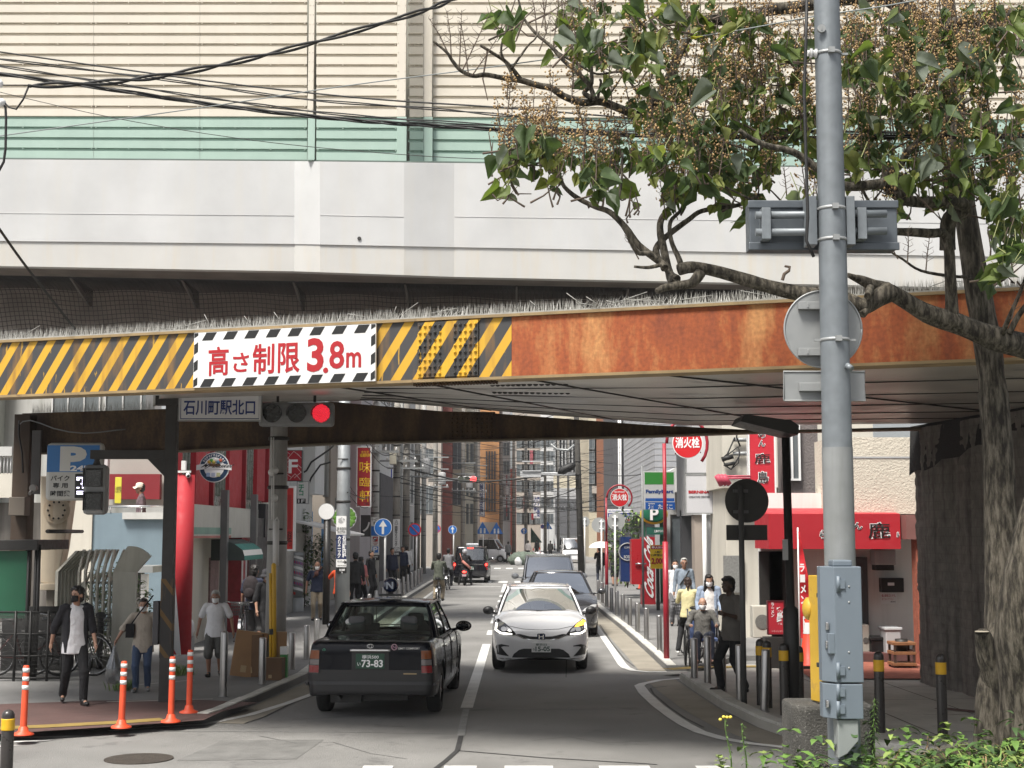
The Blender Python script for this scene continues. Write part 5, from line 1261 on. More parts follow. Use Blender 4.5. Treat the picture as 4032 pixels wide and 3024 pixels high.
mb=MB();mb.box(-.16,1.9,1.5,.16,2.05,1.525);mb.tube([(0,1.97,1.52),(0,1.97,1.56)],.04,10);o=mb.build('roof_sign',M_TRIM,c.t,world=False)
mb=MB();mb.ell((0,1.97,1.65),(.115,.115,.11),20,14);o2=mb.build('lamp_globe',plain('globe_blue',(.02,.03,.08),.15,coat=1),o,world=False)
lettering('N',V(-.05,1.85,1.6),V(.1,0,0),V(0,0,.1),.006,plain('globe_pale',(.5,.55,.65),.4),o2,.03)
mb=MB();q=c.rs(-.72,.42);mb.disc(q+V(0,-.01,0),.05,.006,(0,-1,.7),24);mb.build('round_sticker',M_WHITE,c.t,world=False)
mb=MB();mb.box(-.7,.92,.98,.7,1.5,1.03);mb.build('parcel_shelf',M_TRIM,c.t,world=False)
mb=MB();mb.tube([(-.22,2.1,1.0),(-.22,2.1,1.45)],.006,5);mb.box(-.55,1.93,.85,-.15,1.96,1.12);mb.box(.2,1.93,.85,.6,1.96,1.15);mb.build('seat_screens',M_TRIM,c.t,world=False)
c.place()
P_WHITE=plain('pearl_white',(.8,.8,.81),.18,coat=.9)
def hatch(**k):
 d=dict(L=4.0,paint=P_WHITE,w=[(0,.66),(.05,.74),(.2,.81),(.8,.8475),(3.0,.8475),(3.45,.835),(3.7,.80),(3.83,.745),(3.91,.68),(3.96,.6),(3.988,.5),(4.0,.42)],belt=[(0,.95),(.3,1.02),(1,1.0),(3.0,.94),(3.3,.92),(3.6,.86),(3.85,.76),(3.95,.68),(4.0,.58)],deck=[(0,1.0),(.3,1.05),(2.95,1.05),(3.15,1.02),(3.5,.95),(3.75,.87),(3.88,.79),(3.96,.7),(4.0,.58)],sill=[(0,.3),(.3,.22),(3.6,.2),(3.85,.19),(4.0,.25)],wr=.31,yr=.6,yf=3.13,tw=.19,cab=(.3,2.98),zmid=.56,bulge=.05,tuck=.05,edge=.06,roof=1.45,roofw=.57,glass=dict(wsbase=3.22,rooff=2.42,roofr=.55,rearbase=.18,zws=.99,zrear=1.02,bulge=.3,rbulge=.1),pillars=[(2.86,2.27,.035),(2.62,2.2,.02),(1.65,1.6,.05),(.75,.85,.06),(.35,.62,.05)],doors=[(.75,1.66,.28),(1.68,2.72,.28)],seats=(1.55,.7))
 d.update(k);return d
ft=hatch(glassm=glass('fit_glass',(.7,.75,.75),12,.015,.4),steer=R(-6))
fp=V(.5,25.5,0)
c=Car('hatchback','white hatchback coming towards the camera with its left indicator lit',fp+V(0,4.0-.87+.0,0),R(180),ft)
def lamp(sg):
 hp=[(.8,.865),(.74,.9),(.62,.84),(.5,.75),(.43,.665),(.46,.645),(.56,.655),(.7,.675),(.79,.72)]
 h=c.patch('headlight',[(sg*x,z)for x,z in hp],M_LAMPDK,None,'front',.008)[0]
 drl=[(.785,.84),(.8,.72),(.7,.668),(.5,.655),(.5,.675),(.68,.69),(.765,.73),(.755,.83)]
 if sg>0:c.patch('running_light',[(sg*x,z)for x,z in drl],G_WHITE,h,'front',.014)
 else:c.patch('running_light',[(sg*x,z)for x,z in drl],G_WHITE,h,'front',.014)
 c.patch('projector',[(sg*(.64+.05*math.cos(q*math.pi/6)),.745+.04*math.sin(q*math.pi/6))for q in range(12)],M_CLEAR,h,'front',.013)
 c.patch('inner_lamp',[(sg*.58,.72),(sg*.5,.70),(sg*.53,.75),(sg*.6,.79)],M_CLEAR,h,'front',.012)
 if sg<0:c.patch('indicator',[(sg*x,z)for x,z in[(.78,.862),(.74,.885),(.62,.825),(.58,.78),(.66,.79),(.765,.815)]],G_AMBER,h,'front',.016)
lamp(1);lamp(-1)
c.patch('upper_grille',[(-.44,.665),(-.3,.6),(-.15,.578),(.15,.578),(.3,.6),(.44,.665),(.36,.665),(.2,.628),(0,.62),(-.2,.628),(-.36,.665)],M_TRIM,None,'front',.006)
c.patch('grille_chrome',[(-.45,.652),(-.3,.585),(-.15,.562),(.15,.562),(.3,.585),(.45,.652),(.44,.66),(.3,.6),(.15,.574),(-.15,.574),(-.3,.6),(-.44,.66)],M_CHROME,None,'front',.009)
c.patch('badge',[(-.065,.575),(.065,.575),(.07,.66),(.05,.675),(-.05,.675),(-.07,.66)],plain('badge_blue',(.01,.02,.05),.2),None,'front',.016)
c.write('H',-.045,.585,.045,.66,M_CHROME,'front',.022,.02)
c.patch('lower_grille',[(-.5,.27),(.5,.27),(.47,.33),(.38,.4),(.3,.42),(-.3,.42),(-.38,.4),(-.47,.33)],M_TRIM,None,'front',.006)
c.patch('bumper_vent',[(.55,.29),(.78,.31),(.8,.4),(.76,.47),(.68,.49),(.55,.47),(.55,.455),(.64,.455),(.69,.44),(.62,.36)],M_TRIM,None,'front',.006,mirror=True)
c.patch('lip',[(-.74,.235),(.74,.235),(.72,.255),(-.72,.255)],M_CHROME,None,'front',.008)
c.patch('hood_seam',[(-.55,.79),(-.3,.742),(0,.73),(.3,.742),(.55,.79),(.55,.797),(.3,.749),(0,.737),(-.3,.749),(-.55,.797)],M_SEAM,None,'front',.003)
c.plate(-.165,.36,.165,.525,'front',M_WHITE,plain('plate_ink',(.02,.07,.05),.5),'横浜532','ら','15-05')
c.mirror_(2.72,1.0,M_TRIM,(-1,1),.08,(.2,.13,.15))
mb=MB();q=c.ws(0,.88);mb.box(-.09,q.y-.12,q.z-.06,.09,q.y-.05,q.z);mb.build('sensor_box',M_TRIM,c.t,world=False)
c.place()
P_GREY=plain('dark_grey_metal',(.045,.045,.05),.2,me=.3,coat=.9)
pr=hatch(paint=P_GREY,L=4.5,cat='car',w=[(0,.66),(.05,.74),(.2,.82),(.8,.88),(3.4,.88),(3.9,.86),(4.15,.83),(4.32,.76),(4.42,.66),(4.48,.5),(4.5,.4)],belt=[(0,1.0),(1,1.0),(3.4,.92),(3.9,.83),(4.3,.72),(4.45,.62),(4.5,.5)],deck=[(0,1.05),(3.3,1.0),(3.6,.95),(4.0,.86),(4.3,.75),(4.45,.64),(4.5,.5)],sill=[(0,.3),(.3,.22),(4.1,.2),(4.35,.2),(4.5,.26)],yr=.85,yf=3.55,cab=(.4,3.36),roof=1.47,roofw=.58,glass=dict(wsbase=3.62,rooff=2.35,roofr=1.0,rearbase=.2,zws=.96,zrear=1.1,bulge=.3,rbulge=.1),pillars=[(3.2,2.2,.035),(2.0,1.95,.05),(1.0,1.2,.06),(.5,.95,.06)],doors=[(1.0,2.0,.28),(2.02,3.05,.28)],glassm=glass('prius_glass',(.6,.66,.66),13,.015,.35),seats=(1.8,.9))
c=Car('liftback','dark grey car half hidden behind the white hatchback',V(1.15,33.8+4.5-.9,0),R(180),pr)
c.patch('headlight',[(.82,.75),(.7,.74),(.52,.66),(.46,.6),(.6,.6),(.74,.62)],M_CLEAR,None,'front',.008,mirror=True)
c.patch('fog_light',[(.8,.42),(.72,.3),(.66,.32),(.7,.44),(.76,.5)],M_LAMPDK,None,'front',.008,mirror=True)
c.patch('lower_grille',[(-.5,.24),(.5,.24),(.45,.38),(-.45,.38)],M_TRIM,None,'front',.006)
c.plate(-.165,.38,.165,.54,'front',M_WHITE,M_INK,'横浜301','す','26-40')
c.mirror_(3.05,1.0,P_GREY,(-1,1),.13,(.2,.13,.15));c.place()
P_SILW=plain('silver_white',(.6,.61,.61),.22,me=.2,coat=.8)
def van(**k):
 d=hatch(L=4.4,w=[(0,.7),(.05,.78),(.2,.84),(.8,.8475),(3.6,.8475),(4.05,.82),(4.25,.76),(4.36,.64),(4.4,.5)],belt=[(0,1.05),(3.3,1.05),(3.8,1.0),(4.1,.92),(4.3,.8),(4.4,.62)],deck=[(0,1.05),(3.4,1.12),(3.6,1.1),(4.0,1.0),(4.25,.88),(4.36,.76),(4.4,.62)],sill=[(0,.32),(.3,.24),(4,.22),(4.4,.26)],yr=.7,yf=3.5,cab=(.1,3.4),roof=1.74,roofw=.66,glass=dict(wsbase=3.62,rooff=2.75,roofr=.25,rearbase=.06,zws=1.1,zrear=1.08,bulge=.3,rbulge=.05),pillars=[(3.3,2.6,.035),(3.0,2.55,.02),(2.1,2.1,.05),(1.0,1.0,.05),(.2,.25,.06)],doors=[(1.0,2.1,.3),(2.12,3.1,.3)],seats=(2.1,1.2,.4),doorm=1)
 d.update(k);return d
c=Car('minivan','pale silver minivan third in the line of oncoming cars',V(1.1,41.8+4.4-.9,0),R(180),van(paint=P_SILW,roofm=plain('minivan_roof',(.5,.5,.47),.25,coat=.5),glassm=glass('mpv_glass',(.6,.66,.66),13,.015,.35)))
c.patch('headlight',[(.82,.86),(.7,.86),(.5,.8),(.5,.74),(.78,.72)],M_CLEAR,None,'front',.008,mirror=True)
c.patch('grille',[(-.45,.62),(.45,.62),(.45,.76),(-.45,.76)],M_TRIM,None,'front',.006)
c.mirror_(3.1,1.12,P_SILW,(-1,1),.16,(.22,.13,.17));c.place()
c=Car('tall_taxi','tall black taxi with lit brake lights at the crossing',V(-1.98-.0,68.0+4.4*0,0),R(-1),van(cat='taxi',paint=plain('jpn_black',(.008,.008,.012),.12,coat=1),glassm=glass('taxi_glass2',(.6,.7,.68),4,.02,.5),rimm=M_RIM,sideglass=M_GLASSD))
c.patch('taillight',[(.78,.62),(.84,.62),(.83,.98),(.72,.98),(.72,.8)],M_REFL,None,'rear',.02,mirror=True)
c.patch('brake_light',[(.71,.82),(.8,.82),(.8,.93),(.71,.93)],G_RED,None,'rear',.035,mirror=True)
mb=MB();q=c.rs(0,.95);mb.cbox(q+V(0,-.02,0),(.28,.03,.04));mb.build('brake_light',G_RED,c.t,world=False)
c.patch('chrome_strip',[(-.6,.86),(.6,.86),(.6,.9),(-.6,.9)],M_CHROME,None,'rear',.015)
c.plate(-.17,.62,.17,.8,'rear',MATS['plate_green'],M_WHITEINK,'横浜500','あ','22-11')
mb=MB();mb.box(-.3,2.2,1.74,.3,2.4,1.86);mb.build('roof_sign',plain('roof_sign_white',(.6,.62,.65),.4),c.t,world=False,bevel=.03)
c.mirror_(3.1,1.1,M_TRIM,(-1,1),.14);c.place()
kei=van(cat='van',paint=P_WHITE,L=3.4,w=[(0,.66),(.05,.7),(.3,.74),(2.9,.74),(3.2,.72),(3.36,.62),(3.4,.5)],belt=[(0,1.08),(2.9,1.05),(3.2,.95),(3.36,.8),(3.4,.6)],deck=[(0,1.08),(2.8,1.15),(3.1,1.0),(3.3,.88),(3.4,.62)],sill=[(0,.32),(3.4,.26)],wr=.27,tw=.15,yr=.55,yf=2.85,cab=(.08,2.72),roof=1.89,roofw=.62,rimm=M_RIM,glass=dict(wsbase=2.95,rooff=2.4,roofr=.12,rearbase=.02,zws=1.12,zrear=1.1,bulge=.16,rbulge=.04),pillars=[(2.75,2.32,.035),(1.85,1.85,.05),(.95,.95,.05),(.12,.15,.07)],doors=[(.95,1.85,.3),(1.87,2.7,.3)],glassm=M_GLASSD)
c=Car('kei_van','small white van crossing at the far junction',V(-3.5,116.5,0),R(-106),kei)
mb=MB()
for yy in(.4,1.1,1.8):mb.box(-.62,yy,1.9,.62,yy+.04,1.97)
mb.build('roof_rack',M_TRIM,c.t,world=False);c.mirror_(2.75,1.15,P_WHITE,(-1,1),.1,(.16,.1,.18));c.place()
c=Car('delivery_van','white one-box van waiting far down the street by the dark pole',V(4.75,112+4.4,0),R(180),van(cat='van',paint=P_WHITE,roof=1.95,glass=dict(wsbase=3.9,rooff=3.3,roofr=.25,rearbase=.06,zws=1.15,zrear=1.1,bulge=.2,rbulge=.05),pillars=[(3.7,3.2,.035),(2.9,2.8,.04),(1.6,1.6,.05),(.2,.25,.06)],cab=(.1,3.75),doors=[(2.85,3.7,.3)],glassm=glass('dv_glass',(.6,.66,.66),7,.02,.4)))
c.patch('headlight',[(.8,.72),(.62,.72),(.6,.58),(.8,.56)],M_CLEAR,None,'front',.01,mirror=True);c.patch('grille',[(-.5,.6),(.5,.6),(.5,.7),(-.5,.7)],M_TRIM,None,'front',.006);c.mirror_(3.75,1.2,M_TRIM,(-1,1),.12,(.16,.1,.25));c.place()
c=Car('silver_car','silver car farthest down the street, seen from behind',V(4.9,190,0),R(-2),van(paint=plain('far_silver',(.4,.41,.42),.25,me=.4),roof=1.6));c.patch('taillight',[(.8,.75),(.6,.75),(.6,.9),(.8,.9)],M_REFL,None,'rear',.02,mirror=True);c.place()
c=Car('parked_suv','dark car parked among the signs at the right, mostly hidden by the yellow price board',V(6.35,46.2,0),R(180+8),van(paint=plain('suv_black',(.01,.01,.012),.15,coat=1),roof=1.75,glassm=M_GLASSD));c.mirror_(3.1,1.15,M_TRIM,(-1,1),.14,(.2,.12,.22));c.place()
#  people
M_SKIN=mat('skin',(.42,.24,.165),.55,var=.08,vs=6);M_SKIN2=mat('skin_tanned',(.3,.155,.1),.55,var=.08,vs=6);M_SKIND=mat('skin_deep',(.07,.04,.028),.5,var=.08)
M_HAIR=mat('hair_black',(.012,.01,.009),.5,var=.2,vs=20);M_HAIRW=mat('hair_grey',(.42,.41,.39),.7,var=.25,vs=20);M_HAIRB=mat('hair_brown',(.035,.02,.014),.5,var=.2,vs=20)
def cloth(name,c,**k):return mat('cloth_'+name,c,.9,var=k.pop('var',.22),vs=k.pop('vs',5),bump=.6,bs=14,**k)
M_EYE=mat('eye_dark',(.015,.01,.01),.3,var=0);M_LIP=mat('lip',(.3,.12,.1),.5,var=0)
def cap(mb,a,b,ra,rb,n=10):
 a,b=V(*a),V(*b);d=b-a;L_=d.length
 if L_<1e-5:return mb.ell(a,(ra,)*3,n,6)
 k=4;pts=[a-d/L_*ra*math.cos(q*math.pi/2/k)for q in range(k)]+[a.lerp(b,q/3)for q in range(4)]+[b+d/L_*rb*math.sin((q+1)*math.pi/2/k)for q in range(k)]
 rr=[max(.001,ra*math.sin(q*math.pi/2/k))for q in range(k)]+[ra+(rb-ra)*q/3 for q in range(4)]+[max(.001,rb*math.cos((q+1)*math.pi/2/k))for q in range(k)]
 return mb.tube(pts,rr,n)
def hull(mb,rings,n=18):
 "closed skin through elliptical rings (centre, rx, ry)"
 vs=[];k=len(rings)
 for c,rx,ry in rings:vs+=[c+V(rx*math.copysign(abs(math.cos(2*math.pi*j/n))**.85,math.cos(2*math.pi*j/n)),ry*math.sin(2*math.pi*j/n),0)for j in range(n)]
 fs=[(i*n+j,i*n+(j+1)%n,(i+1)*n+(j+1)%n,(i+1)*n+j)for i in range(k-1)for j in range(n)]
 return mb.add(vs,fs+[tuple(reversed(range(n))),tuple(range((k-1)*n,k*n))],0,True)
def fuse(mb,name,m,parent,vox,smooth=3):
 o=mb.build(name,m,None,world=False,recalc=False);COL.objects.unlink(o)
 md=o.modifiers.new('r','REMESH');md.mode='VOXEL';md.voxel_size=vox;md.use_smooth_shade=True
 ms=o.modifiers.new('s','SMOOTH');ms.iterations=smooth;ms.factor=.5
 me=baked(o);COL.objects.link(o);old=o.data;o.modifiers.clear();o.data=me;me.name=name;bpy.data.meshes.remove(old)
 for p in me.polygons:p.use_smooth=True
 o.parent=parent;return o
def wrinkle(o,amt,sc=9):
 ns=[n.vector.copy()for n in o.data.vertex_normals];cs=[v.co.copy()for v in o.data.vertices];out=[]
 for c,n in zip(cs,ns):out.extend(c+n*(amt*mnoise.noise(c*sc)+amt*.5*mnoise.noise(c*sc*2.3)))
 o.data.vertices.foreach_set('co',out);o.data.update()
ARM_DOWN=((.05,.02,-.27),(.03,-.07,-.24))
def person(label,loc,H=1.68,rz=0.0,vox=.012,top=None,sleeve=.5,bottom=None,shorts=False,shoe=None,hair='short',hairm=None,skin=None,mask=None,lean=0.0,turn=0.0,legs=((.0,.0),(.0,.0)),armL=ARM_DOWN,armR=ARM_DOWN,jacket=None,hat=None,sit=None,build=1.0,nod=0.0,long_top=0.0,glasses=False,group=None,sole=None,face=True):
 """standing figure of height H facing -Y locally. legs: per leg (forward swing of the foot, knee bend); arms: (shoulder->elbow, elbow->wrist) with x outwards;
    sit: (knee x, knee y, knee z, foot x, foot y, foot z, hip z) absolute for the left leg, mirrored"""
 t=thing('person',loc,label,'person',group,rz);k=H/1.7;b_=build
 skin=skin or M_SKIN;top=top or cloth('grey',(.2,.2,.2));bottom=bottom or cloth('dark',(.03,.03,.035))
 hipz=(sit[6]if sit else .90*k);up=V(0,-lean,1).normalized();hip=V(0,0,hipz)
 def T(x,y,z):
  return hip+V(x,y,0)+up*z
 sh=.475*k;neck=T(0,0,.52*k);head=T(0,-.01,0)+up*.67*k+V(0,-.03*k-nod*.05,-nod*.03);hr=.083*k
 body=MB();tp=MB();bt=MB();jk=MB();sos=[]
 HM=Matrix.Translation(head)@Matrix.Rotation(turn,4,'Z')@Matrix.Rotation(nod*.5,4,'X')@Matrix.Scale(k,4)
 body.M=HM
 body.ell((0,.012,.03),(.076,.094,.095),14,10);body.ell((0,-.02,-.035),(.058,.068,.075),12,8);body.ell((0,-.055,-.085),(.03,.028,.024),8,6)
 body.ell((0,-.092,-.022),(.015,.022,.02),8,6);body.ell((0,-.082,.0),(.011,.016,.03),8,6)
 for s in(-1,1):body.ell((s*.079,.015,-.005),(.012,.022,.033),8,6);body.ell((s*.03,-.078,.02),(.02,.01,.008),6,4)
 body.M=None
 cap(body,neck-up*.04,head+V(0,.012*k,-.05*k),.055*k,.05*k)
 body.ell(T(0,0,.3*k),(.13*k,.09*k,.2*k),12,8);body.ell(T(0,0,.02*k),(.14*k,.095*k,.13*k),12,8)
 hem=-.05-long_top
 hull(tp,[(T(0,0,zz*k),rx*k*b_,ry*k*b_**1.3)for zz,rx,ry in((hem-.04,.192,.138),(hem+.02,.19,.136),(.0,.182,.13),(.07,.168,.122),(.16,.154,.114),(.28,.156,.112),(.36,.164,.112),(.43,.158,.1),(.48,.12,.082),(.515,.07,.062))])
 cap(tp,T(-.1*k,0,.475*k),T(.1*k,0,.475*k),.06*k,.06*k);cap(tp,T(0,0,.49*k),neck+up*.01,.075*k,.06*k)
 for s,arm in((1,armR),(-1,armL)):
  a=T(s*.175*k*b_,0,sh);e=a+V(s*arm[0][0],arm[0][1],arm[0][2])*k;w_=e+V(s*arm[1][0],arm[1][1],arm[1][2])*k
  cap(body,a,e,.046*k,.038*k);cap(body,e,w_,.038*k,.026*k)
  if not jacket:cap(tp,a-V(s*.03*k,0,-.01*k),a,.06*k,.06*k)
  if jacket:pass
  elif sleeve>=1:cap(tp,a,e,.066*k,.054*k);cap(tp,e,e.lerp(w_,min(1,sleeve-1+.02)*.95),.054*k,.042*k)
  else:cap(tp,a,a.lerp(e,sleeve*1.4),.061*k,.068*k)
  if jacket:
   js=jacket[1];cap(jk,a-V(s*.03*k,0,-.01*k),a,.076*k,.074*k);cap(jk,a,e,.074*k,.06*k);cap(jk,e,e.lerp(w_,js),.06*k,.055*k)
  d=(w_-e).normalized();side=V(s,0,0)-d*d.dot(V(s,0,0));side=side.normalized()if side.length>.1 else V(0,1,0);nn=d.cross(side).normalized()
  fw=side.cross(d);fw=fw if fw.y<0 else-fw
  pc=w_+d*.05*k;cap(body,w_,pc,.025*k,.03*k)
  for q in range(4):
   root=pc+fw*((q-1.5)*.018*k)+d*.02*k;L_=(.058,.068,.064,.05)[q]*k;m_=root+d*L_*.55-side*.006*k;tip=m_+(d*.8-side*.6).normalized()*L_*.5
   cap(body,root,m_,.0095*k,.009*k,6);cap(body,m_,tip,.009*k,.0075*k,6)
  th0=w_+d*.02*k+fw*.024*k;cap(body,th0,th0+(d*.6+fw*.8).normalized()*.045*k,.012*k,.009*k,6)
  t[('hand_l'if s<0 else 'hand_r')]=list(pc+d*.03*k)
 for s,lg in((1,legs[1]),(-1,legs[0])):
  so_=MB();sos.append(so_)
  h_=hip+V(s*.085*k,0,-.02*k)
  if sit:kn=V(s*sit[0],sit[1],sit[2]);ft=V(s*sit[3],sit[4],sit[5])
  else:
   L2=.82*k;ft=V(s*.095*k,-lg[0]*k,.075*k+lg[1]*.25*k);md=(h_+ft)/2;ext=math.sqrt(max(.0005,(.43*k)**2-((ft-h_).length/2)**2));kn=md+V(0,-ext,0)+V(s*.01,0,0)
  cap(body,h_,kn,.075*k,.05*k);cap(body,kn,kn.lerp(ft,.3),.05*k,.055*k);cap(body,kn.lerp(ft,.3),ft,.055*k,.035*k)
  if shorts:cap(bt,h_,h_.lerp(kn,1.0),.1*k*b_,.092*k);cap(bt,kn,kn.lerp(ft,.12),.09*k,.09*k)
  else:cap(bt,h_,kn,.098*k*b_,.07*k);cap(bt,kn,ft+V(0,0,.02*k),.07*k,.06*k)
  tilt=lg[1]*.6 if not sit else 0;fd=V(s*.03*k,-.15*k,-.035*k-(tilt*.12 if lg[0]<0 else 0));fb=ft+V(0,.03*k,-.045*k)
  cap(so_,fb+V(0,0,.0),ft+fd,.036*k,.033*k);cap(so_,fb,fb+V(0,-.06*k,.04*k),.037*k,.04*k);cap(body,ft,ft+fd*.6,.03*k,.025*k)
 bt.ell(hip+V(0,0,-.01*k),(.158*k*b_,.115*k*b_,.11*k),14,8)
 o=fuse(body,'body',skin,t,max(.0085,vox*.8)if vox<.016 else vox,1)
 o=fuse(tp,'top',top,t,vox);wrinkle(o,.007*k)
 o=fuse(bt,'shorts'if shorts else 'trousers',bottom,t,vox);wrinkle(o,.008*k,7)
 for so_ in sos:fuse(so_,'shoe',shoe or mat('shoe_black',(.015,.015,.016),.5,var=.1),t,vox*.8,2)
 if jacket:
  for s in(-1,1):
   hull(jk,[(T(s*xo*k*b_,.018*k,zz*k),rx*k*b_,ry*k*b_)for zz,xo,rx,ry in((-.16,.125,.06,.122),(.0,.12,.062,.12),(.15,.118,.062,.118),(.3,.118,.066,.118),(.42,.112,.07,.108),(.49,.09,.06,.085))],14)
  hull(jk,[(T(0,.055*k,zz*k),rx*k*b_,.075*k)for zz,rx in((-.16,.155),(.15,.15),(.3,.158),(.43,.155),(.5,.1))],16)
  cap(jk,T(-.1*k,.03,.48*k),T(.1*k,.03,.48*k),.062*k,.062*k)
  o=fuse(jk,'jacket',jacket[0],t,vox);wrinkle(o,.008*k)
 hb=MB();hb.M=HM
 if hair!='bald':
  hb.ell((0,.03,.05),(.086,.092,.088),14,10);hb.ell((0,.045,0),(.083,.078,.085),12,8);hb.ell((0,-.03,.105),(.06,.05,.026),10,6)
  if hair=='full':hb.ell((0,.01,.095),(.084,.088,.052),12,8);hb.ell((-.04,-.062,.085),(.034,.022,.026),8,6);hb.ell((.035,-.062,.092),(.036,.022,.022),8,6);hb.ell((0,.05,-.03),(.08,.065,.08),10,8)
  if hair=='long':
   for s in(-1,1):hb.ell((s*.07,.0,-.08),(.035,.06,.15),10,8);hb.ell((s*.085,-.03,-.22),(.035,.04,.13),10,8)
   hb.ell((0,.06,-.1),(.09,.05,.18),12,8)
  if hair=='bun':hb.ell((0,.1,.02),(.05,.045,.05),10,8)
  if hair=='tail':cap(hb,(0,.1,0),(0,.12,-.16),.035,.02)
 else:
  for s in(-1,1):hb.ell((s*.073,.04,-.005),(.016,.05,.04),8,6)
 o=fuse(hb,'hair',hairm or M_HAIR,t,max(vox*.8,.01),2);wrinkle(o,.012*k,26)
 if face:
  for s in(-1,1):
   mb=MB();mb.M=HM;mb.ell((s*.03,-.088,.012),(.0125,.006,.006),8,5);mb.build('eye',M_EYE,t,world=False)
   mb=MB();mb.M=HM;mb.tube([(s*.014,-.094,.034),(s*.03,-.095,.038),(s*.048,-.085,.033)],[.003,.0042,.003],5);mb.build('eyebrow',hairm or M_HAIR,t,world=False)
  if not mask:
   mb=MB();mb.M=HM;mb.tube([(-.022,-.086,-.056),(0,-.091,-.055),(.022,-.086,-.056)],[.003,.006,.003],6);mb.build('mouth',M_LIP,t,world=False)
 if mask:
  mb=MB();mb.M=HM;N=12;vs=[]
  for j in range(7):
   z=.002-.1*j/6
   for i in range(N+1):
    a_=-1.25+2.5*i/N;r_=(.074-.012*abs(j-3)/3*(.6));vs.append((math.sin(a_)*r_*1.0,-.02-math.cos(a_)*(.078-.006*((j-2.5)/3)**2+.012*math.exp(-(a_*2)**2)),z+.012*abs(a_)*(1 if j>3 else-.3)))
  mb.add(vs,[(j*(N+1)+i,j*(N+1)+i+1,(j+1)*(N+1)+i+1,(j+1)*(N+1)+i)for j in range(6)for i in range(N)],0,True)
  o=mb.build('face_mask',mask,t,world=False)
  md=o.modifiers.new('thick','SOLIDIFY');md.thickness=.004
 if hat:
  mb=MB();mb.M=HM;mb.lathe([(.098,.03),(.1,.07),(.085,.125),(.05,.145),(0,.15)],18)
  if hat[1]=='cap':
   mb.add([(.08*math.sin(q*.26),-.06-.1*math.cos(q*.26)**.5,.045-.01*abs(q))for q in range(-5,6)]+[(.092*math.sin(q*.26),-.05*math.cos(q*.26),.06)for q in range(-5,6)],[(i,i+1,i+12,i+11)for i in range(10)],0,True)
  else:mb.lathe([(.098,.035),(.14,-.005),(.145,-.02),(.138,-.018),(.096,.025)],20)
  mb.build('hat',hat[0],t,world=False)
 if glasses:
  mb=MB();mb.M=HM
  for s in(-1,1):mb.tube([(s*.032+.022*math.cos(q*math.pi/8),-.1,.012+.017*math.sin(q*math.pi/8))for q in range(17)],.0025,4);mb.tube([(s*.054,-.098,.015),(s*.08,-.02,.012)],.002,4)
  mb.build('glasses',M_TRIM,t,world=False)
 return t
W_TEE=cloth('white',(.72,.72,.74),var=.08);B_COT=cloth('black',(.012,.012,.014));MASKW=mat('mask_white',(.8,.8,.8),.8,var=.05);MASKB=mat('mask_black',(.012,.012,.013),.8,var=.05)
PAVZ=.1
def ppl(x,ybase):return G(x,ybase,PAVZ)
def hgt(x,yt,yb,z=PAVZ):p=G(x,yb,z);q=A(x,yt,p.y);return q.z-z
p=ppl(158,1522)
P1=person('man in black cardigan and black mask over a white T-shirt, walking in shade',p,hgt(158,1267,1524),R(28),.0095,top=W_TEE,bottom=B_COT,hair='full',mask=MASKB,turn=R(-55),legs=((-.3,.12),(.22,.0)),jacket=(cloth('cardigan',(.016,.016,.02)),.25),armL=((.1,.1,-.26),(.03,.06,-.24)),armR=((.06,-.05,-.27),(.02,-.12,-.23)),shoe=mat('boot_black',(.015,.015,.015),.4,var=.1),long_top=.08)
p=ppl(306,1494)
P2=person('woman in beige T-shirt and jeans carrying a clear plastic bag',p,hgt(306,1292,1496),R(8),.0095,top=cloth('beige',(.42,.37,.31),var=.1),sleeve=.75,bottom=cloth('denim',(.05,.08,.15)),hair='bun',hairm=M_HAIR,mask=MASKW,legs=((.1,.0),(-.06,.03)),armL=((.16,-.05,-.22),(.1,-.1,-.2)),armR=((.13,.02,-.24),(-.02,-.16,.15)),long_top=.1,build=1.06,shoe=mat('sneaker_grey',(.2,.2,.2),.7),nod=.3)
mb=MB();mb.tube([(-.17,-.08,.96),(-.06,-.14,1.12),(.08,-.14,1.3),(.13,-.03,1.38),(.1,.08,1.36)],.011,6);mb.box(-.24,-.1,.78,-.12,-.02,.98);mb.build('crossbody_bag',B_COT,P2,world=False,bevel=.02)
h=P2['hand_l'];pbag=P2.matrix_basis@V(*h)
BG=thing('plastic_bag',pbag-V(0,0,.6),'thin clear plastic bag hanging from the hand of the woman in beige','bag')
mb=MB();mb.lathe([(.02,-.02),(.035,-.1),(.07,-.2),(.11,-.32),(.125,-.46),(.1,-.56),(0,-.58)],14,0,(0,0,.6))
for v_i in range(len(mb.v)):mb.v[v_i]+=V(*[.012*mnoise.noise(mb.v[v_i]*14+V(q*7,0,0))for q in range(3)])
mb.build('bag',glass('clear_bag',(.8,.8,.8),3,.25,.8),BG,world=False)
p=ppl(463,1461)
P3=person('grey-haired man in white T-shirt, shorts and sandals',p,hgt(463,1274,1463),R(4),.0095,top=W_TEE,bottom=cloth('shorts_grey',(.1,.1,.095)),shorts=True,hairm=M_HAIRW,skin=M_SKIN2,mask=MASKW,nod=.5,legs=((.1,.0),(-.08,.05)),armL=((.11,.04,-.26),(.04,-.05,-.25)),armR=((.11,.03,-.26),(.05,-.07,-.24)),build=1.12,shoe=mat('sandal',(.03,.028,.026),.6),long_top=.04)
p=ppl(546,1405);P4=person('person with a dark backpack standing with back turned beside the bicycle',p,1.66,R(170),.013,top=cloth('navy',(.02,.025,.05)),bottom=cloth('shorts_dk',(.12,.12,.12)),shorts=True,hair='full',skin=M_SKIN2)
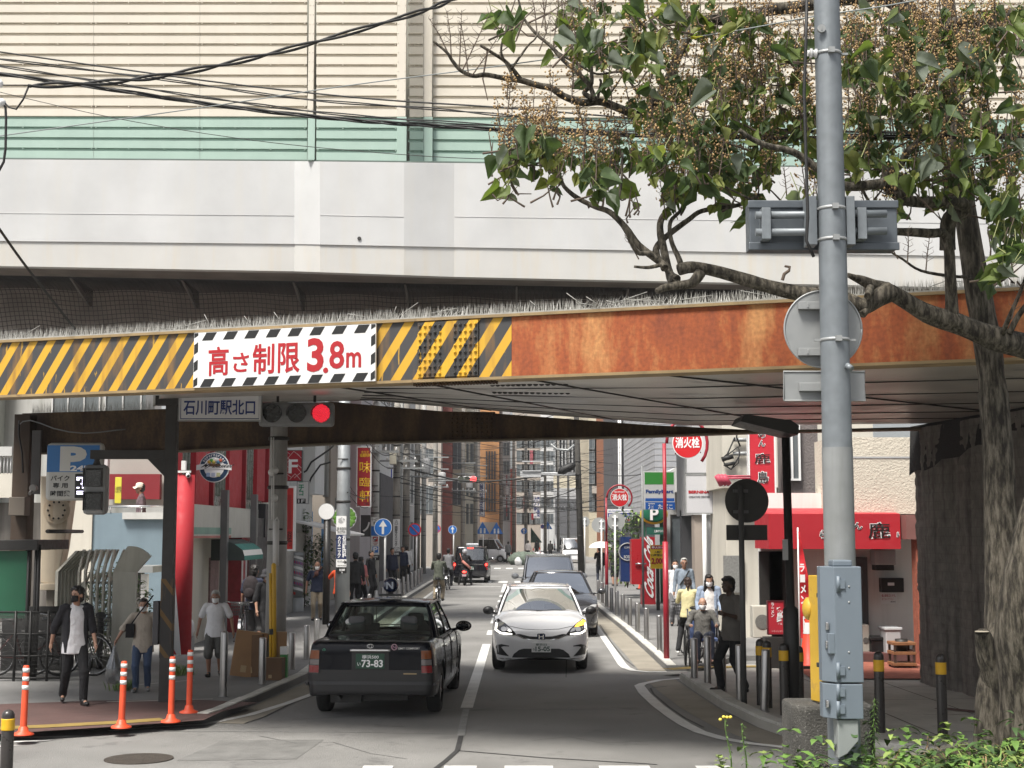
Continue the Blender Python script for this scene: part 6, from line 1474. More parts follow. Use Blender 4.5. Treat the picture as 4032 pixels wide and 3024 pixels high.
mb=MB();mb.ell((0,.17,1.22),(.17,.1,.24),14,10);mb.ell((0,.22,1.12),(.12,.08,.13),12,8);o=mb.build('backpack',cloth('pack',(.022,.016,.018)),P4,world=False)
p=ppl(570,1408);P5=person('person in black with bucket hat and white mask beside the yellow guard',p,1.58,R(50),.013,top=B_COT,bottom=B_COT,mask=MASKW,hat=(cloth('hat_dk',(.03,.03,.035)),'bucket'),sleeve=.8)
p=ppl(684,1340);P6=person('bald man in navy T-shirt and khaki trousers passing the barber pole',p,hgt(684,1213,1342),R(6),.013,top=cloth('navy2',(.015,.022,.05)),bottom=cloth('khaki',(.3,.25,.18)),hair='bald',skin=M_SKIN2,mask=MASKW,legs=((.12,.0),(-.1,.06)),armL=((.1,.02,-.27),(.02,-.06,-.25)),armR=((.1,.0,-.27),(.03,-.05,-.25)),build=1.08,nod=.3)
mb=MB();mb.tube([(-.1,-.12,1.12),(.0,-.14,1.25),(.12,-.08,1.4)],.02,6);mb.ell((-.02,-.15,1.22),(.06,.03,.07),10,6);mb.build('shoulder_bag',cloth('bag_brown',(.12,.05,.04)),P6,world=False)
p=ppl(733,1350);P7=person('person in bright orange shirt standing behind the clinic pole with a bicycle',p,1.6,R(160),.016,top=cloth('orange',(.75,.1,.03),var=.1),sleeve=1.4,bottom=B_COT,armR=((.2,-.1,-.15),(.15,-.12,-.05)))
p=ppl(767,1322);P8=person('person in a dark jacket standing right of the clinic pole',p,1.72,R(200),.016,top=cloth('dkgrey',(.03,.03,.03)),sleeve=1.9,bottom=B_COT)
p=ppl(778,1318);P9=person('person in a red and white striped top behind the dark jacket',p,1.58,R(150),.016,top=cloth('redwhite',(.6,.2,.2)),sleeve=.7,bottom=B_COT)
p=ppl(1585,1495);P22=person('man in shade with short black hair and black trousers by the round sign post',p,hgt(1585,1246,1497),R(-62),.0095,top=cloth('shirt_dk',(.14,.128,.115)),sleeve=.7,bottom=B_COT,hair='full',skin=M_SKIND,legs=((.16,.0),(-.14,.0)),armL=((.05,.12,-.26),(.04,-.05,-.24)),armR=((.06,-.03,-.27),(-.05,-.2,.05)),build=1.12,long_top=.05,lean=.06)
p=ppl(1527,1425);P20=person('young woman with long black hair and pale blue jacket pushing the wheelchair',p+V(.1,.35,0),hgt(1527,1240,1425),R(-2),.0095,top=cloth('white2',(.68,.66,.64),var=.08),bottom=cloth('grey3',(.2,.2,.21)),hair='long',mask=MASKW,nod=.6,jacket=(cloth('bluegrey',(.26,.32,.42)),.95),armL=((.06,-.02,-.26),(-.0,-.18,-.14)),armR=((.06,-.02,-.26),(-.0,-.18,-.14)))
p=ppl(1519,1438)
P21=person('old balding man with white mask sitting in the wheelchair',p,1.46,R(-4),.0095,top=cloth('check_grey',(.13,.125,.115),var=.4,vs=30),sleeve=1.9,bottom=cloth('navy3',(.02,.024,.04)),hair='bald',hairm=M_HAIRW,mask=MASKW,nod=.5,sit=(.11,-.42,.56,.12,-.5,.14,.5),armL=((.1,-.06,-.24),(-.03,-.22,.0)),armR=((.1,-.06,-.24),(-.03,-.22,.0)),build=1.1)
WC=thing('wheelchair',p,'wheelchair with dark frame carrying the old man at the corner','wheelchair',None,R(-4))
M_WCF=mat('wheelchair_frame',(.03,.03,.035),.35,.5,var=.05)
mb=MB();mb.box(-.24,-.3,.44,.24,.16,.48);mb.box(-.23,.14,.46,.23,.17,.92);mb.build('seat',cloth('wc_blue',(.1,.14,.28)),WC,world=False)
mb=MB()
for s in(-1,1):
 mb.tube([(s*.25,.16,.2),(s*.25,.16,.95),(s*.25,.3,.95)],.013,8);mb.tube([(s*.25,.16,.68),(s*.25,-.25,.68),(s*.25,-.3,.5),(s*.2,-.48,.14)],.012,8);mb.tube([(s*.25,.16,.44),(s*.25,-.3,.44)],.012,8);mb.tube([(s*.25,-.25,.44),(s*.25,-.2,.15)],.012,8)
mb.tube([(-.25,0,.3),(.25,0,.3)],.012,8);mb.build('frame',M_WCF,WC,world=False)
for s in(-1,1):
 mb=MB();mb.M=Matrix.Translation((s*.3,.1,.3))@Matrix.Rotation(R(90),4,'Y')
 mb.tube([(.29*math.cos(q*math.pi/16),.29*math.sin(q*math.pi/16),0)for q in range(33)],.016,8)
 for q in range(12):mb.tube([(0,0,0),(.28*math.cos(q*math.pi/6),.28*math.sin(q*math.pi/6),0)],.003,4)
 mb.build('wheel',M_RUBBER,WC,world=False)
 mb=MB();mb.M=Matrix.Translation((s*.24,-.22,.08))@Matrix.Rotation(R(90),4,'Y');mb.lathe([(.04,-.015),(.08,-.015),(.08,.015),(.04,.015)],16);mb.build('castor',M_RUBBER,WC,world=False)
 mb=MB();mb.box(s*.05,-.58,.1,s*.2,-.42,.12);mb.build('footrest',M_TRIM,WC,world=False)
def bicycle(name,label,loc,rz,col=(.05,.05,.055),basket=True,group=None):
 t=thing(name,loc,label,'bicycle',group,rz);fm=mat('bike_%02d'%int(col[0]*100),col,.35,.3,var=.05);r=.33;yb,yf=.5,-.52
 for y in(yb,yf):
  mb=MB();mb.M=Matrix.Translation((0,y,r))@Matrix.Rotation(R(90),4,'Y')
  mb.tube([((r-.015)*math.cos(q*math.pi/16),(r-.015)*math.sin(q*math.pi/16),0)for q in range(33)],.017,8);o=mb.build('wheel',M_RUBBER,t,world=False)
  mb2=MB();mb2.M=mb.M
  for q in range(16):mb2.tube([(0,0,.02*(-1)**q),((r-.03)*math.cos(q*math.pi/8),(r-.03)*math.sin(q*math.pi/8),0)],.0022,4)
  mb2.tube([((r-.035)*math.cos(q*math.pi/16),(r-.035)*math.sin(q*math.pi/16),0)for q in range(33)],.007,5);mb2.build('spokes',M_CHROME,o,world=False)
  mb=MB();mb.M=Matrix.Translation((0,y,r));
  mb.add([(s*.025,(r+.03)*math.cos(q*.18+.5),(r+.03)*math.sin(q*.18+.5))for q in range(13)for s in(-1,1)],[(2*i,2*i+1,2*i+3,2*i+2)for i in range(12)],0,True);mb.build('mudguard',M_CHROME,t,world=False)
 mb=MB();bb=(0,.08,.28);st=(0,.2,.72);hd=(0,-.36,.78)
 mb.tube([hd,(0,-.3,.5),bb],.016,8);mb.tube([bb,st,(0,.24,.86)],.015,8)
 for s in(-1,1):mb.tube([bb,(s*.05,yb,r)],.009,6);mb.tube([(0,.22,.68),(s*.05,yb,r)],.008,6);mb.tube([(s*.02,-.37,.72),(s*.05,yf,r)],.01,6)
 mb.tube([(0,-.38,.7),(0,-.33,.92)],.013,8);mb.build('frame',fm,t,world=False)
 mb=MB();mb.tube([(-.28,-.12,.98),(-.2,-.28,.96),(0,-.34,.95),(.2,-.28,.96),(.28,-.12,.98)],.011,8);mb.build('handlebar',M_CHROME,t,world=False)
 mb=MB();mb.ell((0,.25,.9),(.1,.15,.04),12,8);mb.build('saddle',M_TRIM,t,world=False)
 mb=MB();mb.box(-.07,.38,.7,.07,.72,.715);mb.tube([(0,.6,.7),(.04,yb,r)],.006,5);mb.tube([(0,.6,.7),(-.04,yb,r)],.006,5);mb.build('carrier',M_CHROME,t,world=False)
 mb=MB();mb.tube([(-.12,.06,.2),(-.06,.06,.2),(-.05,.08,.28),(.05,.08,.28),(.06,.1,.36),(.12,.1,.36)],.01,6);mb.box(-.15,.02,.19,-.08,.1,.21);mb.box(.08,.06,.35,.15,.14,.37);mb.build('pedals',M_TRIM,t,world=False)
 if basket:
  mb=MB()
  for q in range(5):
   z=.74+q*.06;w_=.14+q*.012;mb.tube([(-w_,-.7,z),(w_,-.7,z),(w_,-.42,z),(-w_,-.42,z),(-w_,-.7,z)],.0045,4)
  for q in range(9):x=-.16+.04*q;mb.tube([(x*.85,-.66,.74),(x,-.7,.98)],.004,4);mb.tube([(x*.85,-.44,.74),(x,-.42,.98)],.004,4)
  mb.build('basket',M_TRIM,t,world=False)
 return t
p=ppl(1478,1418);BK=bicycle('bicycle','silver city bicycle ridden by the woman in the yellow cardigan',p+V(.15,.1,0),R(180+10),(.3,.3,.32))
P19=person('woman in pale yellow cardigan and black trousers astride a bicycle',p+V(.1,.1,0),1.42,R(172),.0095,top=cloth('pale_yellow',(.62,.56,.31),var=.08),sleeve=1.9,bottom=B_COT,hair='tail',hairm=M_HAIRB,lean=.12,sit=(.13,-.25,.56,.2,-.05,.1,.79),armL=((.06,-.12,-.22),(-.02,-.12,.14)),armR=((.06,-.12,-.22),(.0,-.22,-.02)),shoe=mat('sneaker_white',(.6,.6,.58),.7))
p=ppl(1460,1352);P17=person('woman in a white jacket with white mask next to the grey-haired man',p,1.62,R(0),.013,top=cloth('white3',(.66,.66,.66),var=.08),sleeve=1.9,bottom=cloth('grey4',(.15,.15,.16)),mask=MASKW,long_top=.12,hair='bun')
p=ppl(1479,1356);P18=person('grey-haired man with glasses in a blue-grey shirt behind the woman in yellow',p,1.68,R(0),.013,top=cloth('bluegrey2',(.2,.24,.29)),sleeve=1.9,bottom=cloth('grey4',(.15,.15,.16)),hairm=M_HAIRW,skin=M_SKIN2,glasses=True)
mb=MB();mb.tube([(.14,-.02,1.4),(.0,-.15,1.2),(-.12,-.13,1.02)],.02,6);mb.build('bag_strap',M_TRIM,P18,world=False)
p=ppl(1329,1266);P16=person('man in a black T-shirt and long shorts walking on the far right pavement',p,1.72,R(185),.02,top=B_COT,bottom=B_COT,shorts=True,hair='bald',skin=M_SKIN2,legs=((.1,0),(-.1,.04)))
p=ppl(1296,1262);P15=person('person in black under a white umbrella beside the red hydrant pole',p,1.66,R(175),.02,top=B_COT,sleeve=1.9,bottom=cloth('navy3',(.02,.024,.04)),armR=((.05,-.1,-.2),(-.05,-.12,.2)))
um=thing('umbrella',p+V(.05,-.2,1.3),'open white umbrella on the far right pavement','umbrella')
mb=MB();mb.lathe([(.56,.32),(.5,.42),(.35,.52),(.18,.58),(0,.6)],8,0,(0,0,0));mb.build('canopy',cloth('umb_white',(.72,.72,.7),var=.05),um,world=False)
mb=MB();mb.tube([(0,0,-.2),(0,0,.64)],.008,6);mb.build('shaft',M_CHROME,um,world=False)
def cyc(x,yb,label,blabel,topm,rz=180,vox=.018,bottom=None,hm=None,hair='short',hat=None,H=1.68):
 p=G(x,yb);b=bicycle('bicycle',blabel,p,R(rz),basket=True);
 return person(label,p,H,R(rz),vox,top=topm,sleeve=1.9,bottom=bottom or cloth('khaki',(.3,.25,.18)),hairm=hm,hair=hair,hat=hat,lean=.1,sit=(.13,-.36,.62,.13,-.02,.24,.93),armL=((.06,-.16,-.18),(-.02,-.26,-.0)),armR=((.06,-.16,-.18),(-.02,-.26,-.0)))
cyc(947,1309,'cyclist in a green striped sweater and khaki trousers riding away','bicycle under the cyclist in the striped sweater',cloth('stripe_green',(.1,.11,.085),var=.5,vs=14),178,.014)
cyc(968,1274,'cyclist in a grey top riding ahead of the striped sweater','bicycle farther ahead beside the left kerb',cloth('grey5',(.2,.2,.21)),176,bottom=cloth('dark',(.03,.03,.035)),H=1.7)
p=G(1004,1264);SCO=thing('scooter',p,'black motor scooter with lit tail lamp behind the tall taxi','scooter',None,R(180))
mb=MB();mb.ell((0,.45,.58),(.16,.45,.2),12,8);mb.ell((0,-.5,.6),(.2,.12,.35),12,8);mb.box(-.14,-.4,.24,.14,.1,.32);mb.build('body',plain('scooter_black',(.012,.012,.014),.2,coat=.8),SCO,world=False)
for y in(.5,-.55):
 mb=MB();mb.M=Matrix.Translation((0,y,.24))@Matrix.Rotation(R(90),4,'Y');mb.lathe([(.14,-.05),(.22,-.05),(.24,0),(.22,.05),(.14,.05),(.14,-.05)],22);mb.build('wheel',M_RUBBER,SCO,world=False)
mb=MB();mb.ell((0,.88,.62),(.09,.03,.045),10,6);mb.build('tail_lamp',G_RED,SCO,world=False)
mb=MB();mb.box(-.09,.9,.42,.09,.91,.52);mb.build('number_plate',plain('plate_pink',(.7,.45,.5),.5),SCO,world=False)
mb=MB();mb.tube([(-.33,-.4,1.0),(0,-.45,.98),(.33,-.4,1.0)],.015,6);mb.tube([(0,-.45,.98),(0,-.55,.3)],.03,6);mb.build('handlebar',M_TRIM,SCO,world=False)
RD=person('scooter rider in black with grey helmet and a long pink bag slung on the back',p,1.7,R(176),.016,top=B_COT,sleeve=1.9,bottom=B_COT,hair='bald',lean=.08,sit=(.2,-.35,.6,.28,-.1,.08,.82),armL=((.1,-.15,-.2),(-.0,-.25,.0)),armR=((.1,-.15,-.2),(-.0,-.25,.0)))
mb=MB();mb.M=Matrix.Translation((0,-.05,1.5));mb.ell((0,0,.02),(.125,.14,.135),16,10);mb.build('helmet',plain('helmet_grey',(.4,.4,.42),.25,coat=.5),RD,world=False)
mb=MB();mb.tube([(-.3,.22,.75),(.1,.2,1.1)],.06,10);mb.tube([(.1,.2,1.1),(.22,.1,1.45)],.02,6);mb.build('sling_bag',cloth('pink',(.5,.2,.16)),RD,world=False)
for(x,yb,lab,tm,rz,bm)in((1098,1216,'pedestrian with grey hooded top standing in the road beside the small white van',cloth('grey6',(.14,.14,.14)),185,cloth('dark',(.03,.03,.035))),(1141,1209,'pedestrian in a white shirt among the far rubbish bags',cloth('white3',(.66,.66,.66)),180,cloth('dark',(.03,.03,.035))),(1189,1209,'pedestrian in a striped black top on the far road',cloth('blackstripe',(.03,.03,.03),var=.6,vs=14),180,cloth('dark',(.03,.03,.035))),(1211,1187,'two dark figures far down the road near the silver car',B_COT,180,B_COT),(1160,1203,'dark figure bending over by the green awning far away',cloth('dkgrey',(.03,.03,.03)),200,B_COT),(869,1262,'pedestrian in dark clothes behind the pale pole on the left pavement',cloth('navy2',(.015,.022,.05)),10,B_COT),(878,1258,'pedestrian in a white shirt by the pale pole on the left pavement',cloth('white3',(.66,.66,.66)),180,B_COT),(846,1276,'pedestrian in navy behind the row of left bollards',cloth('navy',(.02,.025,.05)),30,B_COT),(800,1296,'pedestrian in black behind the parking sign pole',B_COT,60,B_COT)):
 p=G(x,yb,PAVZ if x<900 else 0);person(lab.replace('two dark figures','dark figure'),p,1.68,R(rz),.028,top=tm,sleeve=1.9,bottom=bm,face=False)
bp_=A(287,1109,32.2);P23=person('man in a pale cap and checked shirt on the balcony behind the rail',V(bp_.x,32.9,1.83),1.7,R(-75),.013,top=cloth('check_plum',(.13,.09,.1),var=.5,vs=28),sleeve=1.9,bottom=B_COT,skin=M_SKIN2,hat=(cloth('cap_cream',(.6,.55,.45),var=.05),'cap'))
#  steel column, signals and signs under the bridge at the left
def crop(x0,y0,sc):return lambda x,y:(x0+x/sc,y0+y/sc)
def AC(c,x,y,Y):return at(*c(x,y),Y)
c2a=crop(0,1500,2.212);c2=crop(0,2250,2.212);c3=crop(900,1650,2.765);c4=crop(1000,2200,2.212);c5=crop(1600,1650,2.765);c6=crop(2300,1650,2.765);c7=crop(1900,2150,2.212);c8=crop(2800,1650,2.765);c9=crop(3000,2000,2.143);cL=crop(0,1500,3.318);cM=crop(0,2000,2.074);cB=crop(700,1700,2.0733);cF=crop(1050,1650,3.318);cH=crop(2350,1680,2.677);cP=crop(2600,2150,2.764)
def board(name,label,cat,c,x0,y0,x1,y1,Y,th,m,texts=(),frame=None,group=None,bev=.006):
 "flat sign standing upright at distance Y; texts = (words, x0,y0,x1,y1, material, bold) in the same crop"
 a=AC(c,(x0+x1)/2,y1,Y);t=thing(name,a,label,cat,group)
 mb=MB();p,q=AC(c,x0,y1,Y),AC(c,x1,y0,Y);mb.box(p.x,Y,p.z,q.x,Y+th,q.z);mb.build('panel',m,t,bevel=bev)
 if frame:
  mb=MB();w_=frame[1]
  for(u0,v0,u1,v1)in((p.x-w_,p.z-w_,q.x+w_,p.z),(p.x-w_,q.z,q.x+w_,q.z+w_),(p.x-w_,p.z,p.x,q.z),(q.x,p.z,q.x+w_,q.z)):mb.box(u0,Y-.01,v0,u1,Y+th+.005,v1)
  mb.build('frame',frame[0],t)
 for tx in texts:
  wx(tx,c,Y,t)
 return t
def wx(tx,c,Y,t):
 s,u0,v0,u1,v1,m=tx[:6];bold=tx[6]if len(tx)>6 else .012
 if s=='#':
  mb=MB();p,q=AC(c,u0,v1,Y),AC(c,u1,v0,Y);lift=tx[7]if len(tx)>7 else .003
  mb.box(p.x,Y-lift,p.z,q.x,Y-.0005,q.z);o=mb.build('colour_field',m,t)
 else:
  p0=c(u0,v0);p1=c(u1,v1);line=tx[7]if len(tx)>7 else 1.0
  a=at(p0[0],p1[1],Y);b=at(p1[0],p1[1],Y);d=at(p0[0],p0[1],Y)
  lettering(s,a,V(b.x-a.x,0,0),V(0,0,d.z-a.z),.007,m,t,bold,line)
def disc_sign(name,label,c,x,y,r,Y,m_rim,m_face,th=.02,rimw=.12,group=None,cat='road sign'):
 ce=AC(c,x,y,Y);e=AC(c,x+r,y,Y);rr=e.x-ce.x;t=thing(name,(ce.x,Y,0),label,cat,group)
 mb=MB();mb.disc((ce.x,Y+th,ce.z),rr,th,(0,-1,0),40);mb.build('rim',m_rim,t)
 if m_face:mb=MB();mb.disc((ce.x,Y,ce.z),rr*(1-rimw),.004,(0,-1,0),40);mb.build('face',m_face,t)
 return t,ce,rr
def post(t,x,Y,z0,z1,r,m,name='post',n=14):mb=MB();mb.tube([(x,Y,z0),(x,Y,z1)],r,n);return mb.build(name,m,t)
SZ=19.3;cb=G(357,1516,.1);SZ=cb.y;w2=.078
ST=thing('steel_column',cb,'dark square steel column with worn hazard stripes beside the orange posts','column')
mb=MB();zt_=A(355,848,SZ).z;mb.box(cb.x-w2,SZ-w2,.1,cb.x+w2,SZ+w2,zt_);mb.build('shaft',M_DKSTEEL,ST,bevel=.006)
mb=MB();mb.box(cb.x-w2-.003,SZ-w2-.003,A(0,1420,SZ).z,cb.x+w2+.003,SZ+w2+.003,A(0,1250,SZ).z);mb.build('stripe_wrap',hazard_mat('stripes_on_column',.36,-.75,(.11,.06,.012),(.018,.017,.016),.0,.2),ST)
mb=MB();mb.box(cb.x-w2-.14,SZ-w2-.02,zt_-.18,cb.x+w2+.02,SZ+w2,zt_-.05);mb.box(cb.x-.02,SZ-.02,zt_-.02,cb.x+1.2,SZ+.02,zt_+.1);mb.build('bracket',M_DKSTEEL,ST)
a=A(338,1340,SZ);mb=MB();mb.box(a.x-.03,SZ-.1,A(0,1392,SZ).z,a.x+.05,SZ+.05,A(0,1298,SZ).z);mb.build('junction_box',mat('box_grey',(.06,.06,.065),.6),ST,bevel=.01)
arm_z=AC(cL,0,955,SZ).z;xa=AC(cL,1190,955,SZ).x
mb=MB();mb.box(xa,SZ-.05,arm_z-.07,cb.x-w2,SZ+.05,arm_z+.055);mb.add([(cb.x-w2,SZ-.02,arm_z-.07),(cb.x-w2-.25,SZ-.02,arm_z-.07),(cb.x-w2,SZ-.02,arm_z-.32),(cb.x-w2,SZ+.02,arm_z-.07),(cb.x-w2-.25,SZ+.02,arm_z-.07),(cb.x-w2,SZ+.02,arm_z-.32)],[(0,1,2),(5,4,3),(1,4,5,2)]);mb.build('arm',M_DKSTEEL,ST,bevel=.005)
p=AC(cL,1090,1760,SZ);q=AC(cL,1420,1095,SZ);zb_=at(*c2a(0,1165),SZ).z
PS=thing('pedestrian_signal',((p.x+q.x)/2,SZ,zb_),'grey pedestrian signal with two dark lamps hanging from the column arm','traffic signal')
mb=MB();mb.box(p.x,SZ-.1,zb_,q.x,SZ+.1,q.z);mb.build('housing',mat('signal_grey',(.25,.255,.255),.5,var=.08),PS,bevel=.06)
M_LENS=mat('dark_lens',(.022,.025,.025),.2,var=.6,vs=20,coat=.6)
for y0,y1 in((770,925),(975,1128)):
 a=at(*c2a(757,y1),SZ);b=at(*c2a(905,y0),SZ);mb=MB();mb.box(a.x,SZ-.112,a.z,b.x,SZ-.09,b.z);mb.build('lamp',M_LENS,PS,bevel=.02)
 mb=MB();mb.box(a.x-.015,SZ-.19,b.z,b.x+.015,SZ-.1,b.z+.012);mb.box(a.x-.015,SZ-.16,a.z,a.x-.005,SZ-.1,b.z);mb.box(b.x+.005,SZ-.16,a.z,b.x+.015,SZ-.1,b.z);mb.build('visor',M_DKSTEEL,PS)
mb=MB();xm=(p.x+q.x)/2;mb.tube([(xm,SZ,q.z-.01),(xm,SZ,q.z+.06),(xm,SZ,arm_z-.05)],[.06,.035,.05],12);mb.build('hanger',M_DKSTEEL,PS)
TZ2=19.8;p=A(558,921,TZ2);q=A(721,869,TZ2)
TS=thing('traffic_signal',((p.x+q.x)/2,TZ2,p.z),'horizontal grey traffic signal showing red, hanging under the girder','traffic signal')
mb=MB();mb.box(p.x,TZ2,p.z,q.x,TZ2+.14,q.z);mb.build('housing',mat('signal_grey2',(.2,.205,.21),.45,var=.06),TS,bevel=.04)
for xx in(588,641,694):
 ce=A(xx,893,TZ2);on=xx==694;rr=20*TZ2/3067
 mb=MB();mb.disc((ce.x,TZ2,ce.z),rr,.012,(0,-1,0),32);o=mb.build('lamp',M_LENS if not on else mat('red_lens',(.1,.005,.01),.3),TS)
 if on:
  mb=MB()
  for i in range(-9,10):
   for j in range(-9,10):
    u,v=i*rr/9.6+(j%2)*rr/19,j*rr/9.6
    if u*u+v*v<rr*rr*.92:mb.ell((ce.x+u,TZ2-.014,ce.z+v),(.0042,.004,.0042),6,4)
  mb.build('led_array',glow('led_red',(1,.03,.06),1.0),o)
 mb=MB();k=12
 mb.add([(ce.x+rr*1.06*math.cos(t),TZ2-d*(.1 if .35<t/math.pi<.65 or 1 else .05),ce.z+rr*1.06*math.sin(t))for d in(0,1)for t in[math.pi*(-.08+1.16*i/k)for i in range(k+1)]],[(i,i+1,i+k+2,i+k+1)for i in range(k)],0,True);mb.build('visor',mat('visor_grey',(.12,.12,.125),.5),TS)
mb=MB()
for xx in(600,680):a=A(xx,869,TZ2+.08);mb.tube([a,a+V(0,0,.35)],.02,8)
mb.build('hanger',M_DKSTEEL,TS)
SN=board('station_sign','grey-white station name board with blue writing 石川町駅北口','sign',lambda x,y:(x*K,y*K),386,850,564,908,19.6,.05,mat('sign_dullwhite',(.62,.62,.63),.5,var=.05),[('石川町駅北口',396,864,551,897,M_NAVY,.02)],(M_ALU,.012))
p,q=A(390,904.5,19.6),A(560,853.5,19.6);mb=MB();mb.tube([(p.x,19.596,p.z),(q.x,19.596,p.z),(q.x,19.596,q.z),(p.x,19.596,q.z),(p.x,19.596,p.z)],.005,4);mb.build('border',M_NAVY,SN)
Yp=21.0
PK=board('parking_sign','blue and white motorcycle parking sign P 24h with LED panel','sign',cL,577,806,1352,1562,Yp,.14,mat('sign_cream',(.55,.55,.52),.5,var=.08),[('#',610,840,1305,1190,mat('parking_blue',(.03,.17,.45),.45,var=.05),0),('P',780,855,1130,1180,mat('sign_cream2',(.6,.6,.57),.5,var=0),.06),('24h',915,1105,1180,1178,M_WHITEINK,.04),('バイク',662,1235,908,1305,M_INK,.02),('専 用',690,1330,885,1400,M_INK,.02),('時間貸',658,1432,915,1508,M_INK,.02)],None,None,.06)
a=AC(cL,975,1530,Yp);b=AC(cL,1330,1215,Yp);mb=MB();mb.box(a.x,Yp-.02,a.z,b.x,Yp+.02,b.z);o=mb.build('led_panel',M_INK,PK,bevel=.01)
mb=MB()
for r_,row in enumerate(['#####..','##..##.','....##.','...##..','....##.','##..##.','.......','#######','#######']):
 for k_,ch in enumerate(row):
  if ch=='#':mb.cbox(AC(cL,1010+k_*18,1265+r_*26,Yp-.024),(.02,.006,.02))
mb.build('led_digits',glow('led_white',(.8,.75,1),1.6),o)
mb=MB();a=AC(cL,620,900,Yp);[mb.tube([(a.x,Yp+.12,a.z-d),(a.x-.5,Yp+3.5,a.z-d)],.03,8)for d in(0,1.2)];mb.build('bracket',M_DKSTEEL,PK)
EC=thing('end_column',(A(96,1480,24.6).x,24.6,0),'brown rusty end column carrying the left end of the back girder','column')
a=AC(cL,215,440,24.6);b=AC(cL,425,440,24.6);mb=MB();mb.box(a.x,24.5,0,b.x,24.85,a.z);mb.build('shaft',mat('column_brown',(.055,.036,.024),.8,var=.3,vs=2,streak=.5,scol=(.03,.022,.018)),EC,bevel=.01)
mb=MB();a=AC(cL,430,645,24.45);b=AC(cL,515,1480,24.45);mb.box(a.x,24.42,b.z,b.x,24.49,a.z);mb.build('duct',mat('duct_grey',(.065,.06,.058),.7,var=.2),EC,bevel=.005)
mb=MB();a=AC(cL,170,1520,24.4);b=AC(cL,370,1760,24.4);mb.box(a.x,24.2,b.z,b.x,24.48,a.z);mb.build('meter_box',mat('box_brown',(.13,.11,.09),.7,var=.2),EC,bevel=.01)
mb=MB();mb.tube([AC(cL,*q,24.4)for q in((250,520),(240,580),(300,530),(400,515),(520,550),(700,620),(900,665),(1100,683),(1300,670),(1500,645),(1640,632))],.012,6);mb.build('conduit',mat('pipe_grey',(.2,.2,.2),.6),EC)
mb=MB();mb.tube([AC(cL,*q,24.4)for q in((250,560),(245,700),(290,950),(300,1200))],.016,6);mb.build('cable',M_CABLE,EC)
mb=MB();ce=AC(cL,450,1400,24.3);mb.disc(ce,.06,.1,(0,-1,0),16);mb.tube([ce,ce+V(-.03,-.15,-.1)],.03,8);mb.build('floodlight',mat('flood_grey',(.18,.17,.16),.5),EC)
#  left side: shelter, fences, strut, buildings
YS=22.6
SH=thing('bicycle_shelter',(A(55,1500,YS).x,YS,0),'dark bicycle shelter with green side panel at the far left','shelter')
a,b=A(-60,1500,YS),A(115,1195,YS)
mb=MB();p,q=AC(cM,-60,900,YS),AC(cM,232,350,YS);mb.box(p.x,YS,p.z,q.x,YS+.03,q.z);mb.build('green_panel',mat('shelter_green',(.012,.1,.05),.6,var=.15),SH)
mb=MB();p,q=AC(cM,-60,345,YS),AC(cM,325,262,YS);mb.box(p.x,YS-.1,p.z,q.x,YS+1.5,q.z);mb.build('roof',M_DKSTEEL,SH,bevel=.01)
for xx in(240,300,322):
 mb=MB();p=AC(cM,xx,300,YS);mb.tube([(p.x,YS,.1),(p.x,YS,p.z)],.03,8);mb.build('post',M_BLACK,SH)
mb=MB();p,q=AC(cM,-60,1500,YS-.2),AC(cM,520,850,YS-.2);
for k in range(60):x=p.x+(q.x-p.x)*k/59;mb.tube([(x,YS-.2,.15),(x,YS-.2,q.z)],.004,4)
for k in range(16):z=.15+(q.z-.15)*k/15;mb.tube([(p.x,YS-.2,z),(q.x,YS-.2,z)],.004 if k%5 else .016,4)
for x in(p.x+(q.x-p.x)*f for f in(.0,.3,.52,.78,.995)):mb.tube([(x,YS-.2,.1),(x,YS-.2,q.z+.02)],.022,8)
mb.build('mesh_fence',M_BLACK,SH)
mb=MB();mb.box(p.x-.5,YS+1.5,.1,q.x-.35,YS+1.55,q.z);mb.build('back_panel',mat('shelter_dark',(.02,.02,.02),.9,var=.2),SH)
bicycle('bicycle','bicycle parked in the dark shelter, nearest the left edge',V(A(30,1500,YS).x,YS+.55,.1),R(95),(.1,.03,.03))
bicycle('bicycle','bicycle parked in the dark shelter behind the man with black mask',V(A(105,1500,YS).x,YS+.7,.1),R(80),(.06,.06,.065))
YT=25.4
SU=thing('steel_strut',(A(125,1290,YT).x,YT,0),'cream rust-streaked tapered steel strut with a round bolted flange','strut')
M_CRST=mat('cream_steel',(.55,.47,.36),.6,var=.1,vs=2,streak=.8,scol=(.3,.15,.05),ss=3)
mb=MB();pp=[AC(cM,*q,YT)for q in((330,-260),(600,-260),(520,330),(458,625),(330,612))];mb.prism([V(v.x,YT,v.z)for v in pp],(0,.35,0));mb.build('web',M_CRST,SU,bevel=.015)
mb=MB();p,q=AC(cM,328,672,YT-.03),AC(cM,460,618,YT-.03);mb.box(p.x,YT-.05,p.z,q.x,YT+.4,q.z);mb.build('base_plate',M_CRST,SU,bevel=.01)
mb=MB();p,q=AC(cM,345,1480,YT),AC(cM,430,672,YT);mb.box(p.x,YT+.05,.1,q.x,YT+.35,q.z);mb.build('leg',mat('strut_leg',(.2,.18,.15),.8,var=.2),SU)
ce=AC(cM,468,20,YT);rr=.1*7.0/6.4+.25
mb=MB();mb.disc((ce.x,YT,ce.z),.24,.04,(0,-1,0),36);mb.disc((ce.x,YT-.04,ce.z),.18,.02,(0,-1,0),36);o=mb.build('flange',M_CRST,SU)
mb=MB()
for k in range(10):mb.ell((ce.x+.15*math.cos(k*.628),YT-.065,ce.z+.15*math.sin(k*.628)),(.02,.015,.02),8,5)
mb.build('bolts',M_DKSTEEL,o)
YF=24.6
